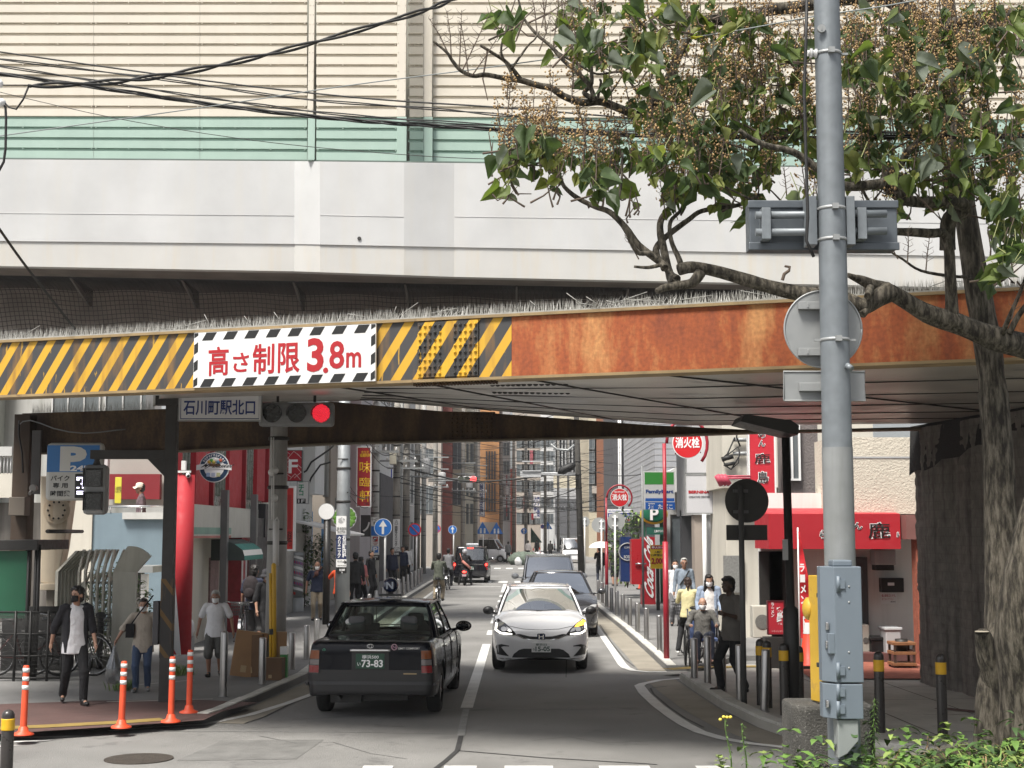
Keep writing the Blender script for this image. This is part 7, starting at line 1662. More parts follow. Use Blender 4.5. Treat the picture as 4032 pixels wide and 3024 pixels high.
FE=thing('slat_fence',(A(220,1480,YF).x,YF,0),'pale metal slat fence with outward bent tops and a mesh gate','fence')
M_SLAT=mat('slat_paint',(.5,.49,.43),.55,var=.1,vs=3,streak=.3,scol=(.25,.23,.18))
def slat(mb,x,w_,ztop,zbend,bx,by,y=YF,z0=.45):
 pr=[(0,0,z0),(0,0,zbend),(bx*.35,by*.35,zbend+(ztop-zbend)*.35),(bx,by,ztop)]
 for(a,b)in zip(pr,pr[1:]):
  mb.add([(x+a[0],y+a[1],a[2]),(x+a[0]+w_,y+a[1],a[2]),(x+b[0]+w_,y+b[1],b[2]),(x+b[0],y+b[1],b[2]),(x+a[0],y+a[1]+.09,a[2]),(x+a[0]+w_,y+a[1]+.09,a[2]),(x+b[0]+w_,y+b[1]+.09,b[2]),(x+b[0],y+b[1]+.09,b[2])],[(0,1,2,3),(7,6,5,4),(0,3,7,4),(1,5,6,2),(0,4,5,1),(3,2,6,7)])
xz=lambda x,y:AC(cM,x,y,YF)
mb=MB();zb1=xz(0,520).z;zt1=xz(0,350).z
for k in range(7):slat(mb,xz(470+k*21,0).x,.05,zt1,zb1,.3,.1,YF+k*.06)
mb.build('left_slats',M_SLAT,FE)
mb=MB()
for k in range(6):slat(mb,xz(650+k*50,0).x,.035,zt1+.02,zb1,.0,.25)
for k in range(6):slat(mb,xz(665+k*50,0).x,.02,zt1+.02,xz(0,610).z,.22,.0,YF+.35,xz(0,610).z)
mb.build('gate_slats',M_SLAT,FE)
mb=MB()
for k in range(15):slat(mb,xz(938+k*14,0).x,.062,zt1+.08-.0008*k*k,zb1,.27,-.12,YF-k*.02,.1)
mb.build('right_slats',M_SLAT,FE)
mb=MB();a,b=xz(650,1215),xz(935,610)
for z in(a.z,b.z,(a.z*2+b.z)/3):mb.tube([(a.x,YF+.05,z),(b.x,YF+.05,z)],.022,6)
for x in(a.x,b.x):mb.tube([(x,YF+.05,.2),(x,YF+.05,b.z)],.03,8)
n_=16
for k in range(-n_,n_):
 for s in(1,-1):
  pts=[]
  for q in range(25):
   f=q/24;u=k/n_+f*s*.9+(0 if s>0 else .9)
   if 0<=u<=1:pts.append((a.x+(b.x-a.x)*u,YF+.06,a.z+(b.z-a.z)*f))
  if len(pts)>1:mb.tube([pts[0],pts[-1]],.004,3,caps=False)
mb.build('gate_mesh',mat('gate_grey',(.3,.3,.27),.6),FE)
mb=MB();a,b=xz(795,1470),xz(935,1215);mb.box(a.x,YF-.12,.0,b.x,YF+.12,b.z);a=xz(738,1470);mb.box(a.x,YF-.05,0,xz(795,0).x,YF+.3,xz(0,1225).z);mb.build('base_block',mat('mossy_concrete',(.17,.165,.14),.95,var=.3,vs=4,spot=.5,spcol=(.07,.07,.04)),FE,bevel=.015)
p=xz(858,870);mb=MB();mb.tube([(p.x,YF-.25,.1),(p.x,YF-.25,p.z-.02)],.05,12);mb.ell((p.x,YF-.25,p.z),(.09,.06,.06),12,8);mb.build('stand_pipe',M_DKSTEEL,FE)
p,q=xz(655,1420),xz(735,1190)
bs=board('poster_stand','leaning poster stand with faded printed sheet behind the man with black mask','poster stand',cM,657,1195,732,1420,YF-.5,.03,mat('faded_print',(.3,.31,.33),.6,var=.6,vs=6),(),(M_BLACK,.02))
def shrub(name,label,cx,cy,cz,rx,ry,rz_,n,mats,L_=.09,cat='shrub',group=None,stems=6,seed=1):
 rs=random.Random(seed);t=thing(name,(cx,cy,cz-rz_),label,cat,group);mb=MB()
 for k in range(stems):
  a_=rs.uniform(0,6.28);mb.tube([(cx,cy,cz-rz_),(cx+rx*.4*math.cos(a_),cy+ry*.4*math.sin(a_),cz),(cx+rx*.8*math.cos(a_),cy+ry*.8*math.sin(a_),cz+rz_*rs.uniform(.2,.8))],[.015,.01,.005],5)
 mb.build('stems',M_TWIG,t)
 mb=MB()
 for k in range(n):
  while True:
   u=V(rs.uniform(-1,1),rs.uniform(-1,1),rs.uniform(-1,1))
   if u.length<1 and(u.length>.45 or rs.random()<.4)and mnoise.noise(u*2.2+V(seed*3,0,0))>-.25:break
  p=V(cx+u.x*rx,cy+u.y*ry,cz+u.z*rz_);a_=rs.uniform(0,6.28)
  leaf(mb,p,V(math.cos(a_),math.sin(a_),rs.uniform(-.5,.7)),V(0,0,1),L_*rs.uniform(.6,1.3),L_*.55,rs.randrange(len(mats)),.2,.4,2)
 mb.build('foliage',mats,t,recalc=False);return t
p=xz(800,930);shrub('shrub','leafy green shrub behind the mesh gate of the slat fence',p.x,YF+.9,p.z,.75,.5,1.0,1400,[M_W1,M_W3,M_W2],.1)
p=G(285,1492,.1);tf=MB();rg=random.Random(4)
for k in range(420):
 x=rg.choice((G(283,1492,.1).x+rg.gauss(0,.13),G(328,1482,.1).x+rg.gauss(0,.12),G(420,1432,.1).x+rg.gauss(0,.15)));y=p.y+rg.uniform(-.1,.3)+(0 if x<-5.6 else(x+6.2)*0+2.2*(x>G(380,1440,.1).x));a_=rg.uniform(0,6.28)
 leaf(tf,V(x,y,.1),V(math.cos(a_)*.35,math.sin(a_)*.35,1),V(0,0,1),rg.uniform(.1,.32),.014,rg.choice((0,0,1)),.1,.4,3)
o=tf.build('grass',[M_W1,M_W2],recalc=False);tag(o,'bright grass tufts growing at the foot of the slat fence','grass',kind='stuff')
def bldg(name,label,loc,cat='building'):return thing(name,loc,label,cat)
def wallbox(t,nm,x0,y0,z0,x1,y1,z1,m,bev=0):mb=MB();mb.box(x0,y0,z0,x1,y1,z1);return mb.build(nm,m,t,bevel=bev)
M_WGLASS=mat('window_glass',(.11,.125,.135),.08,var=.3,vs=1.2,spec=.9)
def window(t,face,c,w_,h_,fm,gm=None,bars=1,dep=.06):
 "framed window on a wall; face 'y' looks to -Y, 'x+' to +X, 'x-' to -X; c = centre on the wall plane"
 cx,cy,cz=c;mb=MB();g=MB();f=.04
 def bx(m_,u0,z0,u1,z1,d0,d1):
  if face=='y':m_.box(cx+u0,cy+d0,cz+z0,cx+u1,cy+d1,cz+z1)
  elif face=='x+':m_.box(cx-d1,cy+u0,cz+z0,cx-d0,cy+u1,cz+z1)
  else:m_.box(cx+d0,cy+u0,cz+z0,cx+d1,cy+u1,cz+z1)
 a,b=w_/2,h_/2
 bx(mb,-a,-b,a,-b+f,-dep,.03);bx(mb,-a,b-f,a,b,-dep,.03);bx(mb,-a,-b+f,-a+f,b-f,-dep,.03);bx(mb,a-f,-b+f,a,b-f,-dep,.03)
 for k in range(bars):u=-a+w_*(k+1)/(bars+1);bx(mb,u-.02,-b+f,u+.02,b-f,-dep*.8,.02)
 o=mb.build('window',fm,t);bx(g,-a+f,-b+f,a-f,b-f,-.012,.01);g.build('pane',gm or M_WGLASS,o);return o
def wallx(t,nm,X,x0,x1,y0,y1,m,th=.3,side=1,z0=None,z1=None):
 "slab on the plane x = X between source columns x0, x1 (2212 readings); rows y0, y1 at its near end, or heights"
 def Yat(px):d=ray(px*K,1100*K);return X/d.x
 ya,yb=Yat(x0),Yat(x1);lo,hi=min(ya,yb),max(ya,yb)
 zz0=z0 if z0 is not None else CAMH+ray(x0*K,y0*K).z*lo;zz1=z1 if z1 is not None else CAMH+ray(x0*K,y1*K).z*lo
 mb=MB();mb.box(X,lo,zz0,X-th*side,hi,zz1);return mb.build(nm,m,t)
M_GREYW=mat('grey_white_wall',(.5,.5,.48),.85,var=.1,vs=1,streak=.4,scol=(.25,.24,.22),ss=1.5,bump=.15,bs=20)
M_CREAMW=mat('cream_wall',(.56,.53,.46),.85,var=.08,vs=1,streak=.3,scol=(.3,.27,.22),ss=2,bump=.15,bs=20)
M_REDW=mat('shop_red',(.42,.02,.03),.7,var=.08,vs=2)
M_BLUEG=mat('blue_grey_wall',(.17,.23,.27),.8,var=.12,vs=2,streak=.3,scol=(.12,.16,.19),bump=.1,bs=15)
M_SHADEW=mat('mid_grey_wall',(.38,.38,.38),.85,var=.12,vs=1.2,streak=.3,scol=(.15,.15,.15))
YB=32.0;BB=bldg('balcony_building','blue-grey house with a balcony and red back wall behind the steel column',(A(260,1420,YB).x,YB,0))
p,q=A(147,1440,YB),A(372,1108,YB);wallbox(BB,'wall',p.x+.45,YB,0,q.x+.2,YB+.25,q.z,M_BLUEG);wallbox(BB,'side_wall',p.x-.3,YB-.05,0,p.x+.45,YB+.3,A(0,1040,YB).z,M_CREAMW)
p2,q2=A(190,1122,YB),A(368,1108,YB);wallbox(BB,'ledge',p2.x+.8,YB-.12,q2.z-.14,q2.x,YB+.3,q2.z+.01,M_GREYW)
wallbox(BB,'balcony_floor',p.x+.3,YB+.25,q.z-1.15,q.x+.2,YB+2.6,q.z-1.03,M_GREYW)
mb=MB();z=A(0,1094,YB).z;mb.tube([(p.x+.5,YB,z),(q.x+.1,YB,z)],.025,8)
for f in(.2,.6,.95):x=p.x+.5+(q.x-p.x-.5)*f;mb.tube([(x,YB,z),(x,YB,q.z)],.015,6)
mb.build('rail',M_CHROME,BB)
wallbox(BB,'red_wall',A(263,0,34.6).x,34.6,3.2,A(372,0,34.6).x,34.8,A(0,1024,34.6).z,mat('deep_red',(.2,.012,.018),.6,var=.1));wallbox(BB,'pale_wall',A(235,0,34.9).x,34.9,3,A(400,0,34.9).x,35.1,A(0,940,34.9).z,mat('taupe_wall',(.36,.34,.31),.85,var=.08))
wallbox(BB,'white_post',A(236,0,33.6).x,33.6,3,A(262,0,33.6).x,33.8,A(0,950,33.6).z,mat('pinkish_white',(.5,.47,.47),.7,var=.1))
board('notice_sheet','yellow notice sheet hung on the balcony building beside the man in the cap','notice',c2a,997,838,1060,1066,33.3,.02,mat('notice_yellow',(.62,.55,.05),.6,var=.05),[('火気厳禁',1003,915,1056,975,mat('notice_ink',(.2,.18,.03),.6,var=0),.02)])
wallbox(BB,'lean_to_roof',A(316,0,30).x,29.6,A(0,1236,30).z,A(372,0,30).x,30.8,A(0,1222,30).z,mat('tin_roof',(.22,.23,.23),.6,var=.2));wallbox(BB,'lean_to_wall',A(312,0,30.4).x,30.4,0,A(338,0,30.4).x,30.7,A(0,1236,30).z,mat('block_dark',(.07,.065,.06),.9,var=.2));wallbox(BB,'white_door',A(338,0,30).x,30,.1,A(352,0,30).x,30.1,A(0,1240,30).z,M_WHITE)
YW=44.0;WB=bldg('pale_building','pale stained apartment wall with windows at the far left above the girder',(A(150,1420,YW).x,YW,0))
wallbox(WB,'wall',A(30,0,YW).x,YW,0,A(345,0,YW).x,YW+.3,8,mat('stained_white',(.52,.52,.5),.85,var=.1,streak=.7,scol=(.2,.2,.16),ss=1.2));wallbox(WB,'end_wall',A(-40,0,YW-.6).x,YW-.6,0,A(30,0,YW-.6).x,YW+.2,8,mat('mouldy_wall',(.4,.41,.37),.9,var=.2,spot=.7,spcol=(.1,.11,.08),sps=2))
for x0,x1 in((112,218),(226,345)):
 a,b=A(x0,895,YW-.02),A(x1,845,YW-.02);window(WB,'y',((a.x+b.x)/2,YW-.02,(a.z+b.z)/2+.2),b.x-a.x,1.6,M_WHITE,mat('pane_grey',(.2,.22,.23),.15,var=.2),2)
wallbox(WB,'balcony_front',A(-40,0,38).x,38,A(0,1075,38).z,A(64,0,38).x,38.2,A(0,1022,38).z,M_CREAMW);wallbox(WB,'balcony_ledge',A(-40,0,37.9).x,37.9,A(0,985,38).z,A(64,0,38).x,39,A(0,965,38).z,M_GREYW)
mb=MB()
for k in range(9):x=A(4+k*7,0,38).x;mb.tube([(x,38,A(0,1022,38).z),(x,38,A(0,985,38).z)],.015,5)
mb.build('balcony_bars',M_WHITE,WB);wallbox(WB,'lower_wall',A(-40,0,38.5).x,38.5,0,A(150,0,38.5).x,38.7,A(0,1085,38).z,mat('lower_dark',(.1,.09,.08),.9,var=.3,streak=.5,scol=(.3,.28,.25),ss=2))
XW=-6.5;SM=bldg('supermarket','supermarket front with red fins, fluted glass and a cream base along the left pavement',(XW,29,0),'shop')
def Yx(px,X=XW):return X/ray(px*K,1100*K).x
M_FLUTE=mat('fluted_glass',(.2,.235,.21),.3,var=.25,vs=2,spec=.6)
wallx(SM,'upper_wall',XW-.06,385,580,0,0,M_FLUTE,.2,1,2.9,6.2)
mb=MB()
ya,yb=Yx(398),Yx(578)
k=0
while ya+k*.28<yb:mb.tube([(XW-.05,ya+k*.28,3.2),(XW-.05,ya+k*.28,6.2)],.05,6);k+=1
mb.build('flutes',M_FLUTE,SM)
wallx(SM,'white_screen',XW+.02,398,424,0,0,M_WHITE,.06,1,A(0,1010,30).z+1.2,6.1);wallx(SM,'white_screen',XW+.02,454,496,0,0,M_WHITE,.06,1,5.05,6.1);wallx(SM,'white_screen',XW+.02,523,556,0,0,M_WHITE,.06,1,4.9,6.1)
for x0,x1,yb_ in((424,453,1100),(496,523,1118),(556,573,1082)):
 y_=Yx(x0);wallx(SM,'red_fin',XW+.07,x0,x1,0,0,M_REDW,.4,1,CAMH+ray(x0*K,yb_*K).z*y_,6.3)
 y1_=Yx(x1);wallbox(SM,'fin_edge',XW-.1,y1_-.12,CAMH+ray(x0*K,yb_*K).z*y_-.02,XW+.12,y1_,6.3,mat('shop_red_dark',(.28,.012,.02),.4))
wallx(SM,'cream_base',XW-.1,398,526,0,0,M_CREAMW,.3,1,0,3.45);wallx(SM,'fascia_band',XW+.28,416,560,0,0,mat('fascia_dull',(.5,.49,.45),.7,var=.1,streak=.4,scol=(.3,.28,.24)),.4,1,2.28,2.95)
wallx(SM,'green_stripe',XW+.285,416,503,0,0,mat('faded_green',(.2,.32,.27),.7,var=.2),.02,1,2.36,2.5);wallx(SM,'red_stripe',XW+.285,416,503,0,0,mat('faded_red',(.4,.15,.13),.7,var=.2),.02,1,2.285,2.33)
for xx in(451,518):y_=Yx(xx);wallbox(SM,'drain_pipe',XW+.28,y_,.1,XW+.42,y_+.22,3.3,mat('pipe_dk',(.12,.12,.12),.5,var=.2))
wallx(SM,'doorway',XW+.22,526,552,0,0,mat('door_red',(.3,.03,.04),.5,var=.3,vs=6),.4,1,.1,2.28)
for xx,w_ in((528,2),(536,2),(544,3),(549,2)):wallx(SM,'door_frame',XW+.24,xx,xx+w_,0,0,M_WHITE,.04,1,.1,2.2)
wallx(SM,'shop_window',XW-.06,460,478,0,0,mat('window_stripes',(.2,.12,.12),.4,var=.6,vs=7),.06,1,.3,1.85)
wallx(SM,'black_wall',XW+.2,552,582,0,0,mat('black_wall',(.02,.02,.022),.5,var=.2),.4,1,0,2.75)
board('black_sign_box','plain black sign box on the supermarket corner','sign',cB,585,588,717,862,Yx(556),.4,mat('sign_black',(.018,.018,.02),.5,var=.1),())
y0_,y1_=Yx(455),Yx(500)
AW=thing('awning',(XW+.4,y0_,1.9),'small green and white rounded awning on the supermarket front','awning')
pr=[(.0,2.25),(.25,2.24),(.5,2.15),(.68,2.02),(.72,1.9),(.72,1.8)]
for k,(nm,m)in enumerate((('green_cloth',mat('awning_dark',(.045,.06,.055),.7,var=.2)),('green_cloth',mat('awning_green',(.03,.19,.16),.7,var=.15)),('white_cloth',M_WHITE),('green_cloth',MATS['awning_green']))):
 a0_,a1_=(0,2)if k==0 else(k+1,k+2)
 mb=MB();q=pr[a0_:a1_+1];mb.add([(XW+.05+x,y,z)for x,z in q for y in(y0_,y1_)],[(2*i,2*i+1,2*i+3,2*i+2)for i in range(len(q)-1)],0,True)
 if k==0:
  for y in(y0_,y1_):mb.add([(XW+.05+x,y,z)for x,z in pr]+[(XW+.05,y,1.8)],[tuple(range(7))])
 mb.build(nm,m,AW)
RC=bldg('red_column','big round red column at the supermarket corner',(A(395,1420,27.4).x,27.4,.1),'column')
ce=A(395,1425,27.4);mb=MB();rr=21*27.4/3067
mb.tube([(ce.x-.05,27.4,.1),(ce.x-.05,27.4,A(0,1026,27.4).z)],rr*1.05,24);mb.build('shaft',M_REDW,RC)
mb=MB();mb.box(A(396,0,27.6).x,27.4,A(0,1026,27.4).z-.02,A(413,0,27.6).x,27.8,5.6);mb.build('upper_post',M_REDW,RC);mb=MB();mb.box(A(372,0,27.9).x,27.9,A(0,1020,27.4).z,A(396,0,27.9).x,28.1,5.6);mb.build('pale_panel',mat('pale_blue_panel',(.35,.4,.42),.6),RC)
mb=MB();p=[A(369,1235,26.9),A(376,1235,26.9),A(390,1415,26.9),A(382,1415,26.9),A(369,1390,26.9)];mb.prism([V(v.x,26.9,v.z)for v in p],(0,.04,0));o=mb.build('banner_cloth',mat('banner_grey',(.5,.51,.53),.7,var=.1),RC)
mb=MB();ce=AC(cB,84,356,27.2);mb.ell(ce,(.045,.05,.05),12,8);mb.box(ce.x-.2,27.18,ce.z+.05,ce.x+.05,27.24,ce.z+.09);mb.box(ce.x-.13,27.18,ce.z+.1,ce.x-.05,27.3,ce.z+.28);o=mb.build('security_camera',M_WHITE,RC);mb=MB();mb.ell(ce+V(.01,-.03,-.01),(.028,.03,.03),10,6);mb.build('lens',M_BLACK,o)
t,ce,rr=disc_sign('round_shop_sign','round navy and white hanging shop sign with a basket of food',cB,297,291,122,28.9,M_WHITE,mat('sign_navy',(.015,.05,.11),.5,var=.05),.05,.05,cat='shop sign')
mb=MB();mb.disc((ce.x,28.895,ce.z),rr*.68,.004,(0,-1,0),36);mb.build('white_disc',M_WHITEINK,t)
mb=MB();w_=rr*1.18;z0=ce.z-rr*.2;yv=28.88
mb.add([(ce.x-w_+2*w_*k/12,yv,z0+rr*.11*math.sin(k/12*math.pi)+d*rr*.36)for d in(0,1)for k in range(13)],[(k,k+1,k+14,k+13)for k in range(12)]);o=mb.build('ribbon',M_WHITEINK,t)
lettering('My Basket',V(ce.x-w_*.86,yv,z0+rr*.1),V(w_*1.72,0,0),V(0,0,rr*.36),.006,M_INK,t,.01,1,True,.25)
for k,chh in enumerate('Supermarket'):
 a_=R(148-k*116/10);c_=V(ce.x+rr*.8*math.cos(a_),28.89,ce.z+rr*.8*math.sin(a_));ux=V(math.sin(a_),0,-math.cos(a_));uz=V(math.cos(a_),0,math.sin(a_));lettering(chh,c_-ux*rr*.055-uz*rr*.07,ux*rr*.11,uz*rr*.15,.006,M_WHITEINK,t,.01)
mb=MB();mb.box(ce.x-rr*.3,28.875,ce.z+.02,ce.x+rr*.42,28.9,ce.z+rr*.25);mb.build('basket_picture',mat('basket_brown',(.15,.07,.03),.7),t)
for k,col in enumerate(((.6,.35,.05),(.1,.35,.08),(.6,.5,.1),(.65,.6,.55),(.1,.25,.4),(.5,.1,.05))):
 mb=MB();mb.ell((ce.x-rr*.32+rr*.15*k,28.875,ce.z+rr*(.36+.1*(k%2))),(rr*.13,.012,rr*.12),10,6);mb.build('food_picture',mat('food_%d'%k,col,.6),t)
for k,col in enumerate(((.35,.45,.65),(.5,.55,.7),(.6,.6,.35))):
 mb=MB();mb.box(ce.x-rr*.5+rr*.34*k,28.88,ce.z-rr*.62,ce.x-rr*.26+rr*.34*k,28.9,ce.z-rr*.36);mb.build('carton_picture',mat('carton_%d'%k,col,.6),t)
mb=MB()
for s in(-1,1):mb.tube([(ce.x+s*rr*.5,28.9,ce.z+rr*.85),(ce.x+s*rr*.85,28.9,ce.z+rr*1.5)],.006,4)
mb.build('chain',M_CHROME,t)
p=G(585,1466,.1)
YG=thing('guy_wire_guard',p,'tall bright yellow guard tube on the stay wire beside the concrete pole','wire guard');Yg=p.y
mb=MB();a=AC(c4,175,1050,Yg);b=AC(c4,172,55,Yg);mb.tube([(a.x,Yg,.1),(b.x,Yg,b.z),(b.x,Yg,b.z+.03)],[.04,.04,.02],14);mb.build('tube',mat('guard_yellow',(.75,.45,.04),.45,var=.05),YG)
mb=MB();a=AC(c4,147,1055,Yg);b=AC(c4,147,125,Yg);mb.tube([(a.x,Yg-.02,.1),(b.x,Yg-.02,b.z)],.024,12);mb.build('inner_tube',MATS['guard_yellow'],YG);mb=MB();mb.box(a.x-.03,Yg-.05,AC(c4,0,660,Yg).z,a.x+.03,Yg+.01,AC(c4,0,610,Yg).z);mb.build('clip',M_TRIM,YG)
M_CARD=mat('cardboard',(.34,.2,.1),.85,var=.15,vs=4);M_CARD2=mat('cardboard_dark',(.15,.085,.045),.85,var=.2,vs=4)
def carton(label,x,yb,w_,h_,d_,rz,m,lean=0,group='cardboard boxes by the concrete pole'):
 p=G(x,yb,.1);t=thing('cardboard_box',p,label,'cardboard box',group,R(rz));mb=MB()
 mb.M=Matrix.Rotation(R(lean),4,'Y');mb.box(-w_/2,-d_/2,0,w_/2,d_/2,h_);mb.build('box',m,t,world=False,bevel=.004)
 mb=MB();mb.M=Matrix.Rotation(R(lean),4,'Y');mb.box(-w_/2-.002,-.03,h_,w_/2+.002,.03,h_+.003);mb.box(-w_*.2,-d_/2-.003,h_*.1,-w_*.02,-d_/2,h_*.25);mb.build('tape',mat('tape',(.45,.33,.18),.4),t,world=False);return t
carton('large folded brown carton leaning by the grey stainless bollard',530,1462,.5,.72,.12,12,M_CARD,8);carton('dark folded carton leaning behind the large brown one',549,1462,.42,.66,.1,-14,M_CARD2,-6)
carton('tall pale carton standing right behind the yellow guard tube',603,1464,.22,.72,.2,10,M_CARD);carton('short carton right of the yellow guard tube',592,1468,.3,.34,.25,-5,M_CARD2)
p=G(612,1466,.1);GBx=thing('green_box',p,'small green and white carton by the concrete pole','carton');mb=MB();mb.box(-.05,-.05,0,.06,.1,.5);mb.build('box',mat('carton_green',(.05,.25,.06),.6),GBx,world=False);mb=MB();mb.box(-.052,-.052,.38,.062,.102,.502);mb.build('white_top',M_WHITE,GBx,world=False)
p=G(401,1408,.1);WBg=thing('carrier_bag',p,'crumpled white carrier bag standing at the foot of the red column','bag');mb=MB();rb_=random.Random(2)
mb.lathe([(0,.3),(.13,.3),(.17,.42),(.16,.55),(.1,.62),(.07,.66),(.02,.67)],16)
for i in range(len(mb.v)):mb.v[i]+=V(*[.05*mnoise.noise(mb.v[i]*11+V(q*5,0,0))for q in range(3)])
for s in(-1,1):mb.tube([(s*.07,0,.62),(s*.1,0,.75),(s*.05,0,.82),(s*.02,0,.66)],.014,6)
mb.build('bag',mat('bag_white',(.72,.72,.72),.5,var=.1,bump=.6,bs=14),WBg,world=False);mb=MB();mb.box(-.14,-.1,0,.14,.12,.3);mb.build('stone_base',M_SHADEW,WBg,world=False)
bicycle('bicycle','city bicycle with wire basket parked facing the camera by the supermarket',ppl(520,1408),R(8),(.08,.08,.085))
#  rest of the street
def block(name,label,x0,x1,Y,dep,ztop,m,side=0,cat='building',z0=0.0):
 "building whose front face spans readings x0..x1 at distance Y"
 a,b=A(x0,1150,Y).x,A(x1,1150,Y).x;t=thing(name,((a+b)/2,Y,0),label,cat)
 wallbox(t,'wall',a,Y,z0,b,Y+dep,ztop,m);return t
def wins(t,x0,x1,Y,rows,cols,w_,h_,fm=M_ALU,gm=None,bars=1):
 for(yy)in rows:
  for c_ in range(cols):
   px=x0+(x1-x0)*(c_+.5)/cols;q=A(px,yy,Y);window(t,'y',(q.x,Y,q.z),w_,h_,fm,gm,bars,.04)
def sidewins(t,X,ys,zs,w_,h_,face,bars=1):
 for y in ys:
  for z in zs:window(t,face,(X,y,z),w_,h_,M_ALU,None,bars,.04)
M_BEIGE=mat('beige_wall',(.33,.29,.25),.9,var=.1,vs=1,bump=.2,bs=15,streak=.2,scol=(.15,.13,.11));M_LILAC=mat('lilac_grey_wall',(.42,.39,.4),.85,var=.1,vs=1,streak=.3,scol=(.18,.17,.17));M_DKGREY=mat('dark_grey_wall',(.075,.075,.08),.8,var=.15,vs=1)
M_TAUPE=mat('taupe_grey_wall',(.38,.34,.3),.85,var=.1,vs=.6,streak=.2,scol=(.16,.14,.12));M_BRICKR=mat('red_brown_tile',(.24,.075,.06),.7,var=.15,vs=2);M_TAN=mat('orange_tan_tile',(.48,.25,.11),.8,var=.18,vs=1.5,bump=.2,bs=8);M_WTILE=mat('white_wall',(.6,.6,.59),.75,var=.08,vs=1,streak=.25,scol=(.35,.34,.32));M_GTILE=mat('grey_tile',(.36,.37,.395),.6,var=.1,vs=2)
M_TANC=mat('pale_cream_wall',(.5,.45,.34),.85,var=.08,vs=1,streak=.2,scol=(.3,.26,.2));M_CORAL=mat('coral_pillar',(.52,.12,.09),.6,var=.12,vs=2)
t=thing('white_shop_house',(-7,39,0),'narrow white shop house with awning and shutter behind the F sign','building');wallbox(t,'wall',-10,38.6,0,-6.45,46,7.6,M_GREYW);wallbox(t,'fascia',-6.45,44,3.6,-6.1,46.2,7.4,M_WTILE)
wallbox(t,'shutter',-6.44,39.5,.1,-6.38,45,2.4,mat('shutter_grey',(.35,.34,.31),.5,.3,var=.3,vs=8));p=A(655,1205,44);mb=MB();mb.add([(-6.4,42,2.75),(-6.4,46,2.75),(-4.75,46,2.35),(-4.75,42,2.35)],[(0,1,2,3)]);o=mb.build('awning_sheet',M_WHITE,t);o.modifiers.new('thick','SOLIDIFY').thickness=.05
for x,x2 in((672,684),(698,710)):q=A(x,1190,47.5);wallbox(t,'blue_column',q.x,47.5,.1,A(x2,0,47.5).x,47.8,A(0,1105,47.5).z+.9-.9,mat('column_blue',(.12,.27,.5),.6,var=.1))
t=thing('beige_building',(-7,48,0),'tall beige textured building with a drain pipe behind the white disc sign','building');wallbox(t,'wall',-14,48.5,0,A(728,0,48.5).x,56,9.5,M_BEIGE);q=A(718,0,48.4);mb=MB();mb.tube([(q.x,48.4,3.6),(q.x,48.4,9)],.1,8);mb.build('drain_pipe',M_ALU,t);sidewins(t,A(728,0,48.5).x,(50.5,53.5),(3,6),1.4,1.2,'x+')
t=thing('lilac_building',(-6.5,58,0),'lilac-grey building carrying the red and yellow restaurant sign','building');wallbox(t,'wall',-14,57,0,-6.3,66,9.5,M_LILAC);wallbox(t,'red_frame',A(750,0,52).x,52,2.9,A(760,0,52).x,57,8.5,mat('frame_red',(.3,.03,.03),.5,var=.1));wallbox(t,'rough_gate',A(725,0,54).x,54,.1,A(755,0,54).x,54.2,1.7,mat('gate_timber',(.16,.15,.14),.9,var=.4,vs=9));wallbox(t,'wall_wing',-9,53,0,A(790,0,53).x,53.3,9,M_LILAC)
t=thing('dark_building',(-6.4,70,0),'dark grey shop building behind the utility poles on the left','building');wallbox(t,'wall',-14,67,0,-6.2,78,5.2,M_DKGREY);wallbox(t,'upper_wall',-14,67.3,5.2,-6.3,78,11,M_WTILE);sidewins(t,-6.3,(69.5,72,74.5),(7,9.5),1.5,1.3,'x+')
t=thing('window_house',(-6.4,84,0),'pale house with balcony rails between the left utility poles','building');wallbox(t,'wall',-14,79,0,-6.1,90,11,M_GREYW);sidewins(t,-6.1,(80.5,83.5,86.5),(2.2,5,8),1.6,1.7,'x+');mb=MB()
for z in(3.9,6.9):mb.box(-6.1,79.5,z,-5.75,89.5,z+.05);[mb.box(-5.78,79.5+k*.33,z-.9,-5.75,79.55+k*.33,z)for k in range(30)]
mb.build('balcony_rail',M_WHITE,t)
for args in(('taupe_building','taupe apartment building just beyond the left crossing',880,952,101,12,13,M_TAUPE),('brown_tower','narrow red-brown tiled tower beyond the left crossing',951,975,103,11,14,M_BRICKR),('tile_apartment','cream tiled apartment building with dark windows left of the red signal lamp',974,1000,105,9,14,M_TANC),('tan_house','tan narrow building with vertical ribs beside the orange one',996,1032,112,8,14,M_CREAMW),('orange_building','orange-tan tiled building with vertical window slits in the distance',1028,1078,122,12,16,M_TAN),('grey_red_building','grey building with a dark red panel beyond the orange one',1074,1102,136,14,18,M_SHADEW),('coral_building','coral coloured pillar-like building front in the distance',1100,1115,148,8,9,M_CORAL),('sign_building','pale grey building hung with vertical signs in the distance',1113,1168,160,20,20,M_TAUPE),('white_far_building','white far building right of the hung signs',1163,1196,188,20,22,M_WTILE),('far_grey_block','grey concrete block closing the end of the street',1188,1262,262,16,10.5,M_SHADEW),('far_cream_block','pale far apartment block above the end of the street',1150,1300,284,20,40,M_TANC),('cream_tower','cream tower block in the distance right of the dark pole',1272,1318,140,20,20,M_TANC),('terracotta_building','terracotta strip building behind the second hydrant sign',1309,1331,112,12,14,mat('terracotta',(.3,.12,.06),.8,var=.1)),('slate_building','slate grey narrow building with white pipes on its corner',1326,1362,84,9,12,M_DKGREY)):block(*args)
T_={o.name:o for o in SC.objects if o.parent is None}
